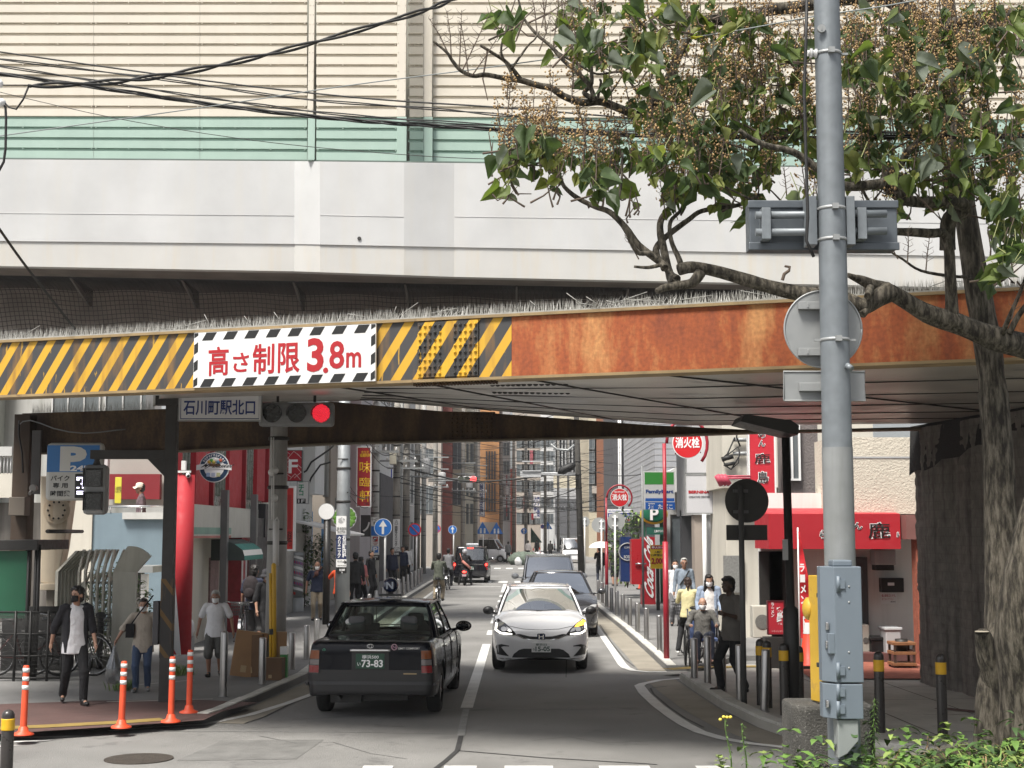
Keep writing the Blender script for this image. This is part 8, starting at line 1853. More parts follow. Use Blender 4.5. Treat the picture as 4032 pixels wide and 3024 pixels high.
wins(T_['tile_apartment'],976,1000,105,(985,1062),1,1.0,2.0);wins(T_['taupe_building'],884,940,101,(1000,1080),2,1.1,2.0);wins(T_['tan_house'],998,1030,112,(980,1050,1110),2,.5,1.6);wins(T_['grey_red_building'],1076,1100,136,(970,1010,1060,1110),2,.6,1.3);wins(T_['sign_building'],1118,1165,160,(955,985,1015,1050,1085,1120),4,.9,1.3);wins(T_['white_far_building'],1165,1194,188,(955,985,1015,1050,1085,1120),3,.8,1.3);wins(T_['far_cream_block'],1196,1262,284,(950,966,982,998,1014),9,1.6,1.6,M_WHITE);wins(T_['cream_tower'],1275,1310,140,(960,985,1010,1035,1060,1090),3,.8,1.4)
o=T_['cream_tower'];wallbox(o,'balcony',A(1273,0,139.5).x,139.4,A(0,1066,139).z,A(1312,0,139).x,140,A(0,1050,139).z,M_TAUPE)
o=T_['orange_building']
for xx,yy in((1057,1005),(1063,1005),(1069,1005),(1051,1005),(1057,1075),(1063,1075),(1069,1075),(1051,1075)):q=A(xx,yy,121.95);mb=MB();mb.box(q.x-.06,121.9,q.z-1.2,q.x+.06,122.1,q.z+1.2);mb.build('window_slit',M_DKGREY,o)
wallbox(o,'grey_shop_base',A(1030,0,121.7).x,121.6,0,A(1076,0,121.7).x,122,A(0,1128,121.7).z,M_TAUPE)
o=T_['far_grey_block'];wallbox(o,'dark_opening',A(1196,0,261).x,261.5,2,A(1245,0,261).x,262.5,8.5,M_DKGREY)
o=T_['slate_building'];mb=MB();[mb.tube([(A(1329+k*4,0,83.9).x,83.9,.2),(A(1329+k*4,0,83.9).x,83.9,10)],.05,6)for k in range(2)];mb.build('white_pipes',M_WHITE,o)
t=thing('grey_tile_building',(5.7,60,0),'grey tiled office building behind the convenience store sign','building');X1=A(1404,0,58).x;wallbox(t,'wall',X1,58,3.2,X1+4,74,10.5,M_GTILE);wallbox(t,'base',X1+.3,58.4,0,X1+4,74,3.2,M_DKGREY);mb=MB()
for z in[3.3+.25*k for k in range(28)]:mb.box(X1-.012,58,z,X1,74,z+.03);mb.box(X1,57.988,z,X1+4,58,z+.03)
for y in[58.5+.55*k for k in range(28)]:mb.box(X1-.012,y,3.2,X1,y+.04,10)
mb.build('tile_joints',M_SHADEW,t)
t=thing('sheet_metal_annex',(6.4,46,0),'white corrugated annex with sloping roof behind the store sign','building');a,b=A(1431,0,47).x,A(1484,0,47).x;mb=MB();mb.prism([V(a,47,A(0,1063,47).z),V(b,47,A(0,1063,47).z),V(b,47,A(0,1000,47).z),V(a+.25,47,A(0,1010,47).z),V(a,47,A(0,1020,47).z)],(0,4,0));mb.build('upper_wall',M_WTILE,t);wallbox(t,'grey_wall',A(1425,0,47.4).x,47.4,0,b+3,51,A(0,1063,47).z,M_SHADEW);window(t,'y',(A(1470,0,47.3).x,47.38,A(0,1200,47.3).z+.4),1.1,1.9,M_DKSTEEL)
t=thing('column_shop',(5,37,0),'shop with beige pillars and white pipes under the sewing machine sign','shop');a,b=A(1482,0,36.5).x,A(1548,0,36.5).x;wallbox(t,'beam',a,36.5,A(0,1112,36.5).z,b+3,40,5.5,M_SHADEW);wallbox(t,'pillar',A(1485,0,36.6).x,36.6,0,A(1503,0,36.6).x,37.2,A(0,1112,36.6).z,mat('pillar_beige',(.33,.28,.24),.8,var=.1));wallbox(t,'pillar',A(1508,0,36.6).x,36.6,0,A(1529,0,36.6).x,37.2,A(0,1112,36.6).z,M_SHADEW);wallbox(t,'back_wall',a,39,0,b+3,39.3,3,M_DKGREY)
for x in(1505.5,1531):q=A(x,0,36.4).x;mb=MB();mb.tube([(q,36.4,0),(q,36.4,2.9)],.055,8);mb.build('white_pipe',M_WHITE,t)
t=thing('cream_corner_building',(5,31,0),'cream building with an overhanging upper wall beside the red ramen sign','building');wallbox(t,'upper_wall',A(1545,0,31).x,31,A(0,1053,31).z,A(1622,0,31).x+2.5,34,5.2,M_CREAMW);wallbox(t,'lower_wall',A(1550,0,31.6).x,31.6,0,A(1622,0,31.6).x+2.5,34,A(0,1053,31).z,M_CREAMW);a,b=A(1578,1250,31.55),A(1605,1215,31.55);wallbox(t,'louvre_vent',a.x-.15,31.5,a.z-.3,b.x,31.59,b.z+.15,mat('vent_grey',(.2,.2,.19),.6,var=.3,vs=20))
mb=MB();[mb.tube([AC(c6,*q,30.85)for q in pts],r_,6)for pts,r_ in((((1665,140),(1660,200),(1700,300)),.02),(((1640,200),(1560,380),(1500,430),(1560,390),(1680,300),(1690,400),(1600,550),(1520,500)),.018),(((1510,430),(1530,500),(1600,545),(1680,480),(1690,330)),.014),(((1500,440),(1620,405)),.06),(((1530,500),(1640,480)),.045))];mb.build('coiled_cable',M_CABLE,t)
for y in(225,375):q=AC(c6,1620,y,30.9);mb=MB();mb.tube([q,q+V(.45,0,0)],.045,8);mb.build('pipe_arm',M_ALU,t)
t=thing('grey_stucco_house',(6,29,0),'grey-brown stucco wall behind the dark lamp post','building');wallbox(t,'wall',A(1668,0,29).x,29,0,A(1745,0,29).x,29.4,5,mat('brown_stucco',(.16,.14,.135),.95,var=.15,vs=3,bump=1,bs=22));window(t,'y',(A(1690,0,28.95).x,28.95,A(0,975,29).z),.34,1.2,M_WHITE)
M_STUC=mat('cream_stucco',(.58,.53,.44),.95,var=.06,vs=2,bump=1,bs=26)
t=thing('ramen_shop',(6.5,25.6,0),'ramen shop with cream stucco upper floor and plain lower wall','shop');x0=A(1775,0,25.5).x;xe=A(1990,0,25.5).x;zb_=A(0,1110,25.5).z;wallbox(t,'upper_floor',x0,25.5,zb_,xe+1,27.0,4.1,M_STUC);wallbox(t,'wall_seam',x0-.004,25.49,A(0,990,25.5).z,xe,25.6,A(0,986,25.5).z,M_SHADEW);wallbox(t,'lower_wall',A(1622,0,26.5).x,26.5,0,xe+1.5,26.8,zb_+.4,mat('shop_wall',(.72,.71,.68),.85,var=.08,vs=1,streak=.4,scol=(.4,.38,.34),ss=2))
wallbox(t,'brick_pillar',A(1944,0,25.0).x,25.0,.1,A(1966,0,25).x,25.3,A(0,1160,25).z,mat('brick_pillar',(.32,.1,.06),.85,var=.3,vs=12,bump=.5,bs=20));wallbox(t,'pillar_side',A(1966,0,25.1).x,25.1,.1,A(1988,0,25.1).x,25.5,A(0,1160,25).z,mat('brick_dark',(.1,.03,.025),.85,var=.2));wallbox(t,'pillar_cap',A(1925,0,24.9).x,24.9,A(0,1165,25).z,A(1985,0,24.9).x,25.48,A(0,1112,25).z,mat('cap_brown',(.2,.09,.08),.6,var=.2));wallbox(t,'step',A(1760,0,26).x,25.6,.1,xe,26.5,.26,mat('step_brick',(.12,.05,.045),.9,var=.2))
a,b=AC(c9,925,515,26.4),AC(c9,1100,350,26.4);wallbox(t,'vent_hood',a.x,26.15,a.z+.08,b.x,26.5,b.z,M_SHADEW,.02);wallbox(t,'vent_mouth',a.x+.03,26.2,a.z-.02,b.x-.03,26.48,a.z+.08,M_BLACK);a,b=AC(c9,770,840,26.4),AC(c9,890,415,26.4);wallbox(t,'door',a.x,26.42,.2,b.x,26.52,b.z,M_DKGREY);a,b=AC(c9,1000,710,26.4),AC(c9,1185,590,26.4);wallbox(t,'mailbox',a.x,26.3,a.z,b.x,26.5,b.z,M_BLACK,.01);a,b=AC(c9,1062,655,26.3),AC(c9,1115,630,26.3);wallbox(t,'mail_label',a.x,26.285,a.z,b.x,26.3,b.z,M_WHITE)
for(x_,y_)in((-60,470),(20,470)):a=AC(c9,x_,700,27);wallbox(t,'dark_doorway',a.x,26.44,.1,a.x+.42,26.52,2.05,M_BLACK)
board('notice_paper','white paper notice with red print below the black mailbox','notice',c9,1003,715,1140,808,26.44,.01,M_WHITE,[('個人専用ゴミです。',1010,728,1128,752,M_REDINK,.01),('捨てないで下さい',1012,760,1110,778,mat('pink_ink',(.5,.25,.25),.6,var=0),.01),('鹿島家',1085,785,1128,797,M_INK,.01)],None,None,.001)
AWN=thing('shop_awning',(5.6,25.2,2.1),'long red shop awning with white-edged black ramen lettering','awning');Ya=25.2;a,b=A(1661,1186,Ya),A(1944,1110,Ya);l_=A(1634,1186,Ya+1.1);mb=MB();mb.add([(a.x,Ya,a.z),(b.x,Ya,a.z),(b.x,Ya,b.z),(a.x,Ya,b.z),(l_.x,Ya+1.25,a.z),(l_.x,Ya+1.25,b.z),(a.x+.1,Ya+1.25,b.z+.12),(b.x,Ya+1.25,b.z+.12),(b.x,Ya+1.25,a.z)],[(0,1,2,3),(4,0,3,5),(3,2,7,6),(5,3,6),(1,8,7,2),(0,4,8,1)]);mb.build('cloth',mat('awning_red',(.4,.018,.028),.55,var=.06,vs=2),AWN)
def brush(s,c,x0,y0,x1,y1,Y,t):wx((s,x0,y0,x1,y1,M_WHITEINK,.05),c,Y,t);wx((s,x0+6,y0+6,x1-6,y1-6,M_INK,.004),c,Y-.008,t)
brush('ん',c8,1540,1120,1650,1205,Ya,AWN);brush('鹿',c8,1705,1120,1955,1305,Ya,AWN);brush('ら',c8,1178,1205,1290,1305,Ya,AWN);brush('め',c8,1400,1120,1500,1205,Ya,AWN);brush('島',c8,2018,1225,2050,1290,Ya,AWN)
RSN=board('ramen_sign','tall red vertical ramen sign with white-edged black characters','sign',c6,1812,20,2062,962,28.4,.18,mat('ramen_red',(.5,.02,.035),.45,var=.05),(),(M_WHITE,.03))
for s,x0,y0,x1,y1 in(('め',1888,140,1975,210),('ん',1895,225,1975,302),('鹿',1850,368,2030,492),('島',1885,565,2012,705),('家',1850,790,2030,900)):brush(s,c6,x0,y0,x1,y1,28.4,RSN)
LR=thing('spotlight_row',AC(c6,1500,680,30),'three pink spotlights on red arms in front of the ramen sign','lamps');mb=MB();[mb.tube([AC(c6,1810,y,28.4),AC(c6,1550,y,28.4)],.02,6)for y in(622,645)];mb.build('arm',mat('arm_red',(.45,.06,.1),.5,var=0),LR)
for k in range(3):q=AC(c6,1475+k*35,660,28.3);mb=MB();mb.tube([q+V(-.06,-.05,.08),q+V(.05,.0,-.1)],[.06,.07],10);o=mb.build('lamp',MATS['arm_red'],LR);mb=MB();mb.ell(q+V(.055,-.005,-.11),(.06,.06,.03),10,6);mb.build('lens',M_WHITE,o)
NB=thing('banner_flag',AC(c9,330,1150,25.0),'tall red banner flag with white characters beside the dark lamp post','banner');mb=MB();mb.tube([AC(c9,302,165,25),AC(c9,325,1340,25)],.014,6);mb.build('pole',M_WHITE,NB);mb=MB();L_=[AC(c9,300+.022*(y-165),y,25)for y in range(200,1101,60)];R2=[AC(c9,312+min(100,(y-165)*.19),y,25+.05*math.sin(y*.02))for y in range(200,1101,60)];n=len(L_);mb.add(L_+R2,[(i,i+n,i+n+1,i+1)for i in range(n-1)],0,True);mb.build('cloth',mat('banner_red',(.6,.025,.035),.6,var=.35,vs=7),NB)
for s,x0,y0,x1,y1 in(('ラ',318,470,360,540),('ー',322,560,364,630),('メ',325,650,372,720),('ン',328,740,378,810),('白',348,890,398,1030)):wx((s,x0,y0,x1,y1,M_WHITEINK,.04),c9,24.93,NB)
def cone(label,p,h):
 t=thing('traffic_cone',p,label,'traffic cone');mb=MB();mb.lathe([(.16,.03),(.12,.06),(.025,.68),(.02,.7),(0,.7)],18);mb.build('cone',mat('cone_orange',(.8,.07,.03),.5,var=.05),t,world=False);mb=MB();mb.box(-.18,-.18,0,.18,.18,.035);mb.build('base',M_BLACK,t,world=False);mb=MB();mb.lathe([(.072,.4),(.048,.53)],18);o=mb.build('white_band',M_WHITE,t,world=False);t.scale=(h/.7,)*3;return t
q=AC(c9,405,1395,24.4);cone('orange traffic cone behind the yellow signal box',(q.x,24.4,.12),1.0);q=G(1388,1273,.1);cone('red traffic cone by the far red vending machine',q,.95)
MN=board('menu_stand','red standing sign with white characters ラーメン 鹿島家','sign',c9,55,790,182,1065,24.6,.08,mat('menu_red',(.42,.02,.035),.5,var=.05),[('ラ\nー\nメ\nン',78,800,104,920,M_WHITEINK,.02,.8),('鹿\n島\n家',122,835,180,985,M_WHITEINK,.05,.8),('いらっしゃい',84,1030,178,1048,mat('pinkw',(.7,.5,.5),.5,var=0),.01)],(mat('menu_dark',(.1,.01,.015),.5,var=0),.012));mb=MB();q=AC(c9,120,1065,24.6);mb.box(q.x-.2,24.5,.1,q.x+.2,24.8,q.z-.05);mb.build('stand',M_DKSTEEL,MN)
def bin_(label,c,x0,y0,x1,y1,Y,m,lid):a,b=AC(c,x0,y1,Y),AC(c,x1,y0,Y);t=thing('waste_bin',((a.x+b.x)/2,Y+.2,a.z),label,'bin');w_=b.x-a.x;mb=MB();mb.add([(a.x+w_*.1,Y,a.z),(b.x-w_*.1,Y,a.z),(b.x-w_*.1,Y+.4,a.z),(a.x+w_*.1,Y+.4,a.z),(a.x+.02,Y-.02,b.z-.05),(b.x-.02,Y-.02,b.z-.05),(b.x-.02,Y+.42,b.z-.05),(a.x+.02,Y+.42,b.z-.05)],[(0,3,2,1),(4,5,6,7),(0,1,5,4),(1,2,6,5),(2,3,7,6),(3,0,4,7)]);mb.build('body',m,t,bevel=.02);mb=MB();mb.box(a.x,Y-.04,b.z-.05,b.x,Y+.44,b.z);mb.build('lid',lid,t,bevel=.012)
bin_('black waste bin by the ramen shop wall',c9,915,1090,1056,1268,25.9,mat('bin_black',(.012,.012,.013),.4,var=.1),mat('bin_black2',(.015,.015,.016),.4,var=.1));bin_('pale grey waste bin beside the brick pillar',c9,1038,1008,1182,1270,25.7,mat('bin_grey',(.45,.46,.47),.5,var=.05),mat('bin_lid',(.5,.52,.53),.5,var=.05))
Yr=24.3;q,r=AC(c9,1112,1365,Yr),AC(c9,1302,1130,Yr);RK=thing('wooden_rack',((q.x+r.x)/2,Yr+.2,.12),'small wooden three-tier rack beside the rough abutment wall','rack');M_WOOD=mat('rack_wood',(.28,.13,.06),.6,var=.25,vs=6)
for z in(.2,.62,.98):f=.12+(r.z-.12)*z;mb=MB();mb.box(q.x,Yr,f-.05,r.x,Yr+.4,f);mb.build('shelf',M_WOOD,RK,bevel=.004)
for x in(q.x+.02,r.x-.05):
 for y in(Yr+.01,Yr+.36):mb=MB();mb.box(x,y,.12,x+.035,y+.035,r.z-.02);mb.build('leg',mat('rack_dark',(.06,.035,.025),.6,var=.2),RK)
mb=MB();x=(q.x+r.x)/2;mb.lathe([(.0,0),(.09,0),(.11,.2),(.1,.2)],14,0,(x,Yr+.2,.12+(r.z-.12)*.62));o=mb.build('pot',M_DKSTEEL,None);tag(o,'dark pot standing on the middle shelf of the wooden rack','pot')
def acunit(label,c,x0,y0,x1,y1,Y):a,b=AC(c,x0,y1,Y),AC(c,x1,y0,Y);t=thing('air_unit',((a.x+b.x)/2,Y,a.z),label,'air conditioner');mb=MB();mb.box(a.x,Y,a.z,b.x,Y+.3,b.z);mb.build('casing',mat('ac_cream',(.5,.48,.42),.5,var=.08),t,bevel=.015);mb=MB();mb.disc(((a.x+b.x)/2,Y-.002,(a.z+b.z)/2),min(b.x-a.x,b.z-a.z)*.38,.01,(0,-1,0),24);mb.build('fan_grille',mat('ac_grille',(.15,.15,.14),.6,var=.3,vs=40),t)
acunit('cream air-conditioner unit on a stand behind the standing man in shade',cP,1010,650,1210,1000,25.9);acunit('cream air-conditioner unit stack beside the shop door',c9,848,985,905,1250,26.0)
LP=thing('street_lamp',(A(1702,1520,18.4).x,18.4,.1),'dark lamp post with a big boxy lamp head under the rusty bridge','street lamp');x=A(1697,950,18.4).x;mb=MB();mb.tube([(x+.02,18.4,.1),(x+.02,18.4,1.42),(x+.02,18.4,1.46),(x,18.4,A(0,945,18.4).z)],[.1,.098,.055,.052],14);mb.build('post',M_BLACK,LP);mb=MB();p=[A(1608,906,17.6),A(1618,890,17.6),A(1700,912,18.2),A(1710,925,18.4),A(1708,945,18.4),A(1690,942,18.4)];mb.prism([V(v.x,17.9,v.z)for v in p],(0,.8,0));mb.build('lamp_head',M_BLACK,LP,bevel=.01);mb=MB();a,b=A(1692,1210,18.3),A(1703,1165,18.3);mb.box(a.x,18.33,a.z,b.x,18.345,b.z);mb.build('sticker',M_SHADEW,LP)
def back_sign(label,x,y,r,Y,m,px,pm,pr=.038,ybase=None):
 ce=A(x,y,Y);rr=r*Y/3067;t=thing('road_sign',(A(px,1150,Y).x,Y,.1),label,'road sign');mb=MB();mb.disc((ce.x,Y-.05,ce.z),rr,.012,(0,1,0),36);mb.build('plate',m,t);xx=A(px,1150,Y).x;mb=MB();mb.tube([(xx,Y-.1,.05),(xx,Y-.1,ce.z+rr*.7)],pr,10);mb.build('post',pm,t)
 mb=MB();[mb.box(xx-.1,Y-.115,ce.z+d*rr-.02,xx+.1,Y-.04,ce.z+d*rr+.02)for d in(.45,-.5)];mb.build('clamp',pm,t);return t
t=back_sign('dark round sign back with a rectangular plate on a grey post at the corner',1612,1082,47,19.5,mat('sign_back_dark',(.03,.028,.026),.55,var=.15),1599,mat('post_grey',(.1,.1,.1),.5,.2,var=.1));a,b=A(1568,1167,19.5),A(1656,1134,19.5);wallbox(t,'lower_plate',a.x,19.45,a.z,b.x,19.462,b.z,MATS['sign_back_dark'],.02)
M_SB=mat('sign_back_grey',(.33,.34,.34),.6,.1,var=.08);back_sign('round grey sign back on a white post, right of the pale silver minivan',1294,1134,16,60,M_SB,1299,M_WHITE,.035);back_sign('round grey sign back on a white post under the clinic banner',1331,1126,19,50,M_SB,1328,M_WHITE,.035);back_sign('round grey sign back behind the dark slanting pole',1263,1127,11,88,M_SB,1263,M_WHITE,.04)
def hydrant(label,px,ybase,cx,cy,r,top,ring):
 p=G(px,ybase,.1);Y=p.y;t=thing('hydrant_sign',p,label,'hydrant sign');s=Y/3067;ce=A(cx,cy,Y);rr=r*s;xp=p.x;Rg=(cx-px)*s;mr=mat('hydrant_red',(.33,.02,.035),.4,var=.1);zt=ce.z
 mb=MB();mb.tube([(xp,Y,.1),(xp,Y,A(0,1170,Y).z)],.052,12);mb.tube([(xp,Y,A(0,1170,Y).z),(xp,Y,zt)],.034,12);mb.tube([(ce.x-Rg*math.cos(a_),Y,zt+ring*s*math.sin(a_))for a_ in[math.pi*k/14*1.25 for k in range(15)]],.03,10);mb.build('post',mr,t)
 mb=MB();mb.disc((ce.x,Y-.05,ce.z),rr,.03,(0,-1,0),40);o=mb.build('sign_disc',M_WHITE,t);mb=MB();mb.disc((ce.x,Y-.08,ce.z),rr*.94,.004,(0,-1,0),40);mb.build('red_face',mat('hydrant_face',(.6,.02,.025),.4,var=.03),o);Yd=Y-.085
 mb=MB();[mb.tube([(ce.x+rr*.7*u,Y-.03,ce.z+rr*.7*v),(ce.x+Rg*.75*u,Y,ce.z+Rg*.75*v)],.012,5)for u,v in((.9,-.6),(-1,.8),(.9,.8),(-.8,-.7))];mb.build('stay',mr,t)
 lettering('消火栓',V(ce.x-rr*.8,Yd,ce.z-rr*.32),V(rr*1.6,0,0),V(0,0,rr*.72),.002,M_WHITEINK,o,.03);lettering('FIRE HYDRANT',V(ce.x-rr*.58,Yd,ce.z+rr*.52),V(rr*1.16,0,0),V(0,0,rr*.17),.002,M_WHITEINK,o,.02);return t
hydrant('tall red fire hydrant sign nearest the camera on the right pavement',1440,1425,1484,958,33,0,55);hydrant('smaller red fire hydrant sign farther down the right pavement',1311,1306,1338,1075,20,0,27)
FM=board('store_sign','green, white and blue convenience store sign lettered FamilyMart','sign',c6,650,567,985,985,44,.3,M_WHITE,[('#',660,580,975,712,mat('store_green',(.05,.3,.05),.45,var=0),0),('FamilyMart',672,768,972,820,mat('store_navy',(.015,.07,.28),.45,var=0),.045),('#',668,862,982,895,mat('store_blue',(.02,.13,.5),.45,var=0),0),('#',668,905,988,985,MATS['store_blue'],0),('酒',697,915,770,985,M_WHITEINK,.03),('たばこ',805,925,965,980,M_WHITEINK,.03)])
mb=MB();q=AC(c6,640,985,44);mb.tube([(q.x,44.15,.1),(q.x,44.15,A(0,1005,44).z)],.035,10);mb.build('post',M_ALU,FM)
board('sewing_sign','white sign board lettered BERNINA CREATIVE CENTER','sign',c6,1112,612,1395,1022,33.6,.25,mat('sign_white2',(.5,.5,.52),.5,var=.03),[('BERNINA',1136,778,1366,810,M_REDINK,.05),('CREATIVE CENTER',1140,838,1370,860,mat('grey_ink',(.06,.06,.065),.5,var=0),.03)],(M_ALU,.02));board('blank_sign','blank white sign board above the sewing machine sign','sign',c6,1116,170,1390,585,33.6,.25,MATS['sign_white2'],(),(M_ALU,.02))
board('clinic_banner','small white and blue clinic banner behind the second hydrant sign','sign',c6,252,982,525,1112,56,.1,M_WHITE,[('#',258,1022,520,1072,mat('clinic_navy',(.03,.04,.2),.5,var=0),0),('内科 消化器内科 外科 肛門外科',265,992,512,1012,mat('clinic_ink',(.1,.12,.35),.5,var=0),.01),('石川町内科クリニック',268,1030,515,1064,M_WHITEINK,.02),('→',450,1080,515,1108,M_REDINK,.05)])
OV=thing('parking_oval_sign',AC(c6,760,1140,47),'oval green and yellow parking sign with a white P','sign');ce=AC(c6,760,1035,47);mb=MB();mb.ell(ce,(.46,.08,.34),40,12);mb.build('rim',mat('oval_yellow',(.7,.5,.03),.4,var=.03),OV);mb=MB();mb.ell(ce+V(0,-.06,.01),(.39,.05,.28),40,12);mb.build('face',mat('oval_green',(.01,.13,.07),.4,var=.05),OV);a=ce+V(-.14,-.13,-.2);lettering('P',a,V(.28,0,0),V(0,0,.4),.01,M_WHITEINK,OV,.03);mb=MB();[mb.box(ce.x+d,47.1,0,ce.x+d+.12,47.2,ce.z)for d in(-.4,.2)];mb.build('frame_post',mat('post_green',(.01,.09,.05),.5,var=.1),OV);wx(('#',680,1178,900,1258,mat('board_green',(.015,.1,.07),.5,var=0),0),c6,47,OV);wx(('三井のリパーク',760,1205,890,1235,M_WHITEINK,.02),c6,46.99,OV)
PB=board('price_board','yellow parking price board with red header','sign',c6,722,1372,890,1628,42.5,.06,mat('price_yellow',(.75,.5,.02),.5,var=.03),[('#',728,1376,890,1418,M_REDINK,0),('最大料金',735,1384,880,1412,M_WHITEINK,.02),('入庫後',765,1436,840,1460,M_INK,.02),('12時間以内',732,1468,885,1495,M_INK,.02),('2,000',732,1512,880,1590,M_REDINK,.05)]);mb=MB();q=AC(c6,800,1628,42.6);mb.box(q.x-.05,42.52,.1,q.x+.05,42.6,q.z);mb.build('post',M_DKSTEEL,PB)
def vend(name,label,c,x0,y0,x1,y1,Y,m,txt=None,col=None,vertical=False):t=board(name,label,'vending machine',c,x0,y0,x1,y1,Y,.7,m,());q=AC(c,x0,y1,Y);return t
v=vend('vending_machine','red vending machine side with white script lettering on the right pavement',c7,1300,-60,1385,335,46,mat('vend_red',(.5,.02,.03),.35,var=.08));a=AC(c7,1392,335,46);wallbox(v,'front',a.x-.02,46.02,.1,a.x+.42,46.6,2.25,mat('vend_red2',(.4,.02,.03),.4,var=.1));lettering('Coca-Cola',V(a.x+.36,46.0,.2),V(0,0,1.9),V(-.3,0,0),.004,M_WHITEINK,v,.03,1,True,.2);mb=MB();q=AC(c7,1330,155,45.95);mb.tube([q,q+V(.35,0,0)],.03,6);mb.build('handle',M_CHROME,v)
v=vend('vending_machine','dark blue vending machine with a round coffee emblem',c7,1205,-80,1295,310,50,mat('vend_blue',(.012,.03,.11),.35,var=.05));ce=AC(c7,1262,50,49.97);mb=MB();mb.tube([(ce.x+.3*math.cos(k*.3142),49.98,ce.z+.3*math.sin(k*.3142))for k in range(21)],.02,5);mb.build('emblem_ring',M_SHADEW,v);wx(('COFFEE',1235,5,1290,22,M_SHADEW,.02),c7,49.99,v);wx(('BOSS',1232,80,1290,108,M_SHADEW,.03),c7,49.99,v)
q=AC(c6,470,1330,52);shrub('shrub','green potted shrub between the grey building and vending machines',q.x,52,1.9,.75,.5,1.5,900,[M_W3,M_W1,M_W2],.16,seed=4);q=A(658,1240,44);shrub('climbing_plant','green climbing plant behind the concrete pole on the left',q.x,44,1.6,.25,.3,1.5,500,[M_W3,M_W1],.13,seed=6);q=A(694,1215,45);shrub('hanging_plant','hanging green plant above the bald man',q.x,45,1.7,.4,.3,.7,380,[M_W3,M_W1],.13,seed=7)
FS=board('letter_sign','red sign with a white serif F and white crossing lines','sign',cF,250,414,458,804,40,.2,mat('f_red',(.42,.01,.025),.4,var=.04),(),(M_DKSTEEL,.015));wx(('F',285,528,405,710,M_WHITEINK,.02),cF,39.99,FS);mb=MB()
for pts in(((252,480),(300,530)),((252,540),(355,420)),((355,420),(455,510)),((270,430),(305,460)),((252,600),(310,660)),((252,720),(310,660)),((300,530),(260,580)),((400,590),(455,640)),((360,770),(455,690)),((300,790),(370,715)),((370,715),(440,790)),((430,480),(400,450)),((252,710),(320,760)),((400,640),(455,700))):mb.tube([AC(cF,*q,39.99)for q in pts],.008,4)
mb.build('white_lines',MATS['pinkw'],FS);wallbox(FS,'white_top',AC(cF,247,0,40).x,40,AC(cF,0,412,40).z,AC(cF,455,0,40).x,40.2,AC(cF,0,345,40).z,M_WHITE)
board('lower_red_sign','red sign with white border below the F sign','sign',cF,250,900,352,1700,38,.2,mat('red_sign2',(.5,.03,.025),.4,var=.05),[('#',250,990,325,1440,mat('red_sign3',(.35,.02,.02),.4,var=.05),0),('お\n好\n焼',262,1460,330,1660,mat('sign_dk2',(.1,.01,.01),.5,var=0),.03,.8)],(M_WHITE,.05))
board('katakana_sign','white sign with green katakana and black 1F oval','sign',cF,398,820,545,1100,42,.15,M_WHITE,[('ニ\nナ\nコ',415,815,485,1000,mat('kana_green',(.03,.3,.15),.5,var=0),.03,.75),('#',398,1040,510,1100,M_INK,0),('1F',412,1050,495,1092,M_WHITEINK,.02)],(M_ALU,.02))
RS_=board('restaurant_sign','tall red restaurant sign with yellow brush characters','sign',c3,1398,310,1545,948,50,.25,mat('rest_red',(.32,.012,.02),.45,var=.08),[('古久興\n福建料理',1428,345,1545,415,M_YELLOW,.02,.8),('味',1425,460,1550,585,M_YELLOW,.008),('臨',1425,635,1550,735,M_YELLOW,.008),('軒',1425,775,1550,900,M_YELLOW,.008),('TEL',1470,910,1528,932,M_INK,.01)],(M_WHITE,.03))
t,ce,rr=disc_sign('white_disc_sign','plain white round sign on a black pipe left of the clinic pole',c3,1065,1007,90,36,M_ALU,M_WHITE,.06,.06,cat='sign');post(t,AC(c3,1090,0,36.1).x,36.1,.1,ce.z-rr*.6,.09,M_BLACK)
t,ce,rr=disc_sign('leaf_sign','round white sign with a ring of green leaves behind the clinic pole',c3,1262,1075,130,39,M_WHITE,None,.08,.06,cat='sign');mb=MB();[mb.ell((ce.x+rr*.72*math.cos(k*.449),38.99,ce.z+rr*.72*math.sin(k*.449)),(.09,.01,.07),8,5)for k in range(14)];mb.build('leaf_print',mat('leaf_print',(.15,.35,.05),.6,var=.2),t)
ST2=board('dairy_sign','blue and white STATION sign with a milk can between the poles','sign',c3,1640,530,1782,700,74,.2,M_WHITE,[('#',1655,545,1780,692,mat('st_blue',(.03,.06,.45),.45,var=0),0),('STATION',1662,665,1778,688,mat('st_pale',(.5,.55,.8),.5,var=0),.02)]);q=AC(c3,1722,640,73.95);mb=MB();mb.lathe([(0,0),(.2,0),(.2,.6),(.1,.75),(.12,.9),(0,.9)],12,0,(q.x,73.95,q.z-.35));mb.build('milk_can',MATS['st_pale'],ST2)
board('tobacco_sign','small white and red tobacco sign below the blue STATION sign','sign',c3,1640,715,1745,785,74,.2,M_WHITE,[('#',1645,735,1708,778,M_REDINK,0),('たばこ',1648,742,1705,772,M_WHITEINK,.02)]);board('black_sign','black sign lettered MACH between the poles','sign',c3,1645,805,1742,855,74,.2,M_INK,[('MACH',1650,812,1738,845,M_WHITEINK,.02)]);board('dark_kana_sign','black shop sign with a white brush stroke left of the blue arrow sign','sign',c3,1435,1045,1545,1280,56,.2,M_DKGREY,[('ノ',1460,1120,1540,1230,M_WHITEINK,.04)])
board('shipping_sign','white vertical sign with navy characters 横浜船用品(株)','sign',c5,775,690,850,1058,118,.4,M_WHITE,[('横\n浜\n船\n用\n品\n株',785,700,840,1045,M_NAVY,.03,.85)],(M_NAVY,.04))
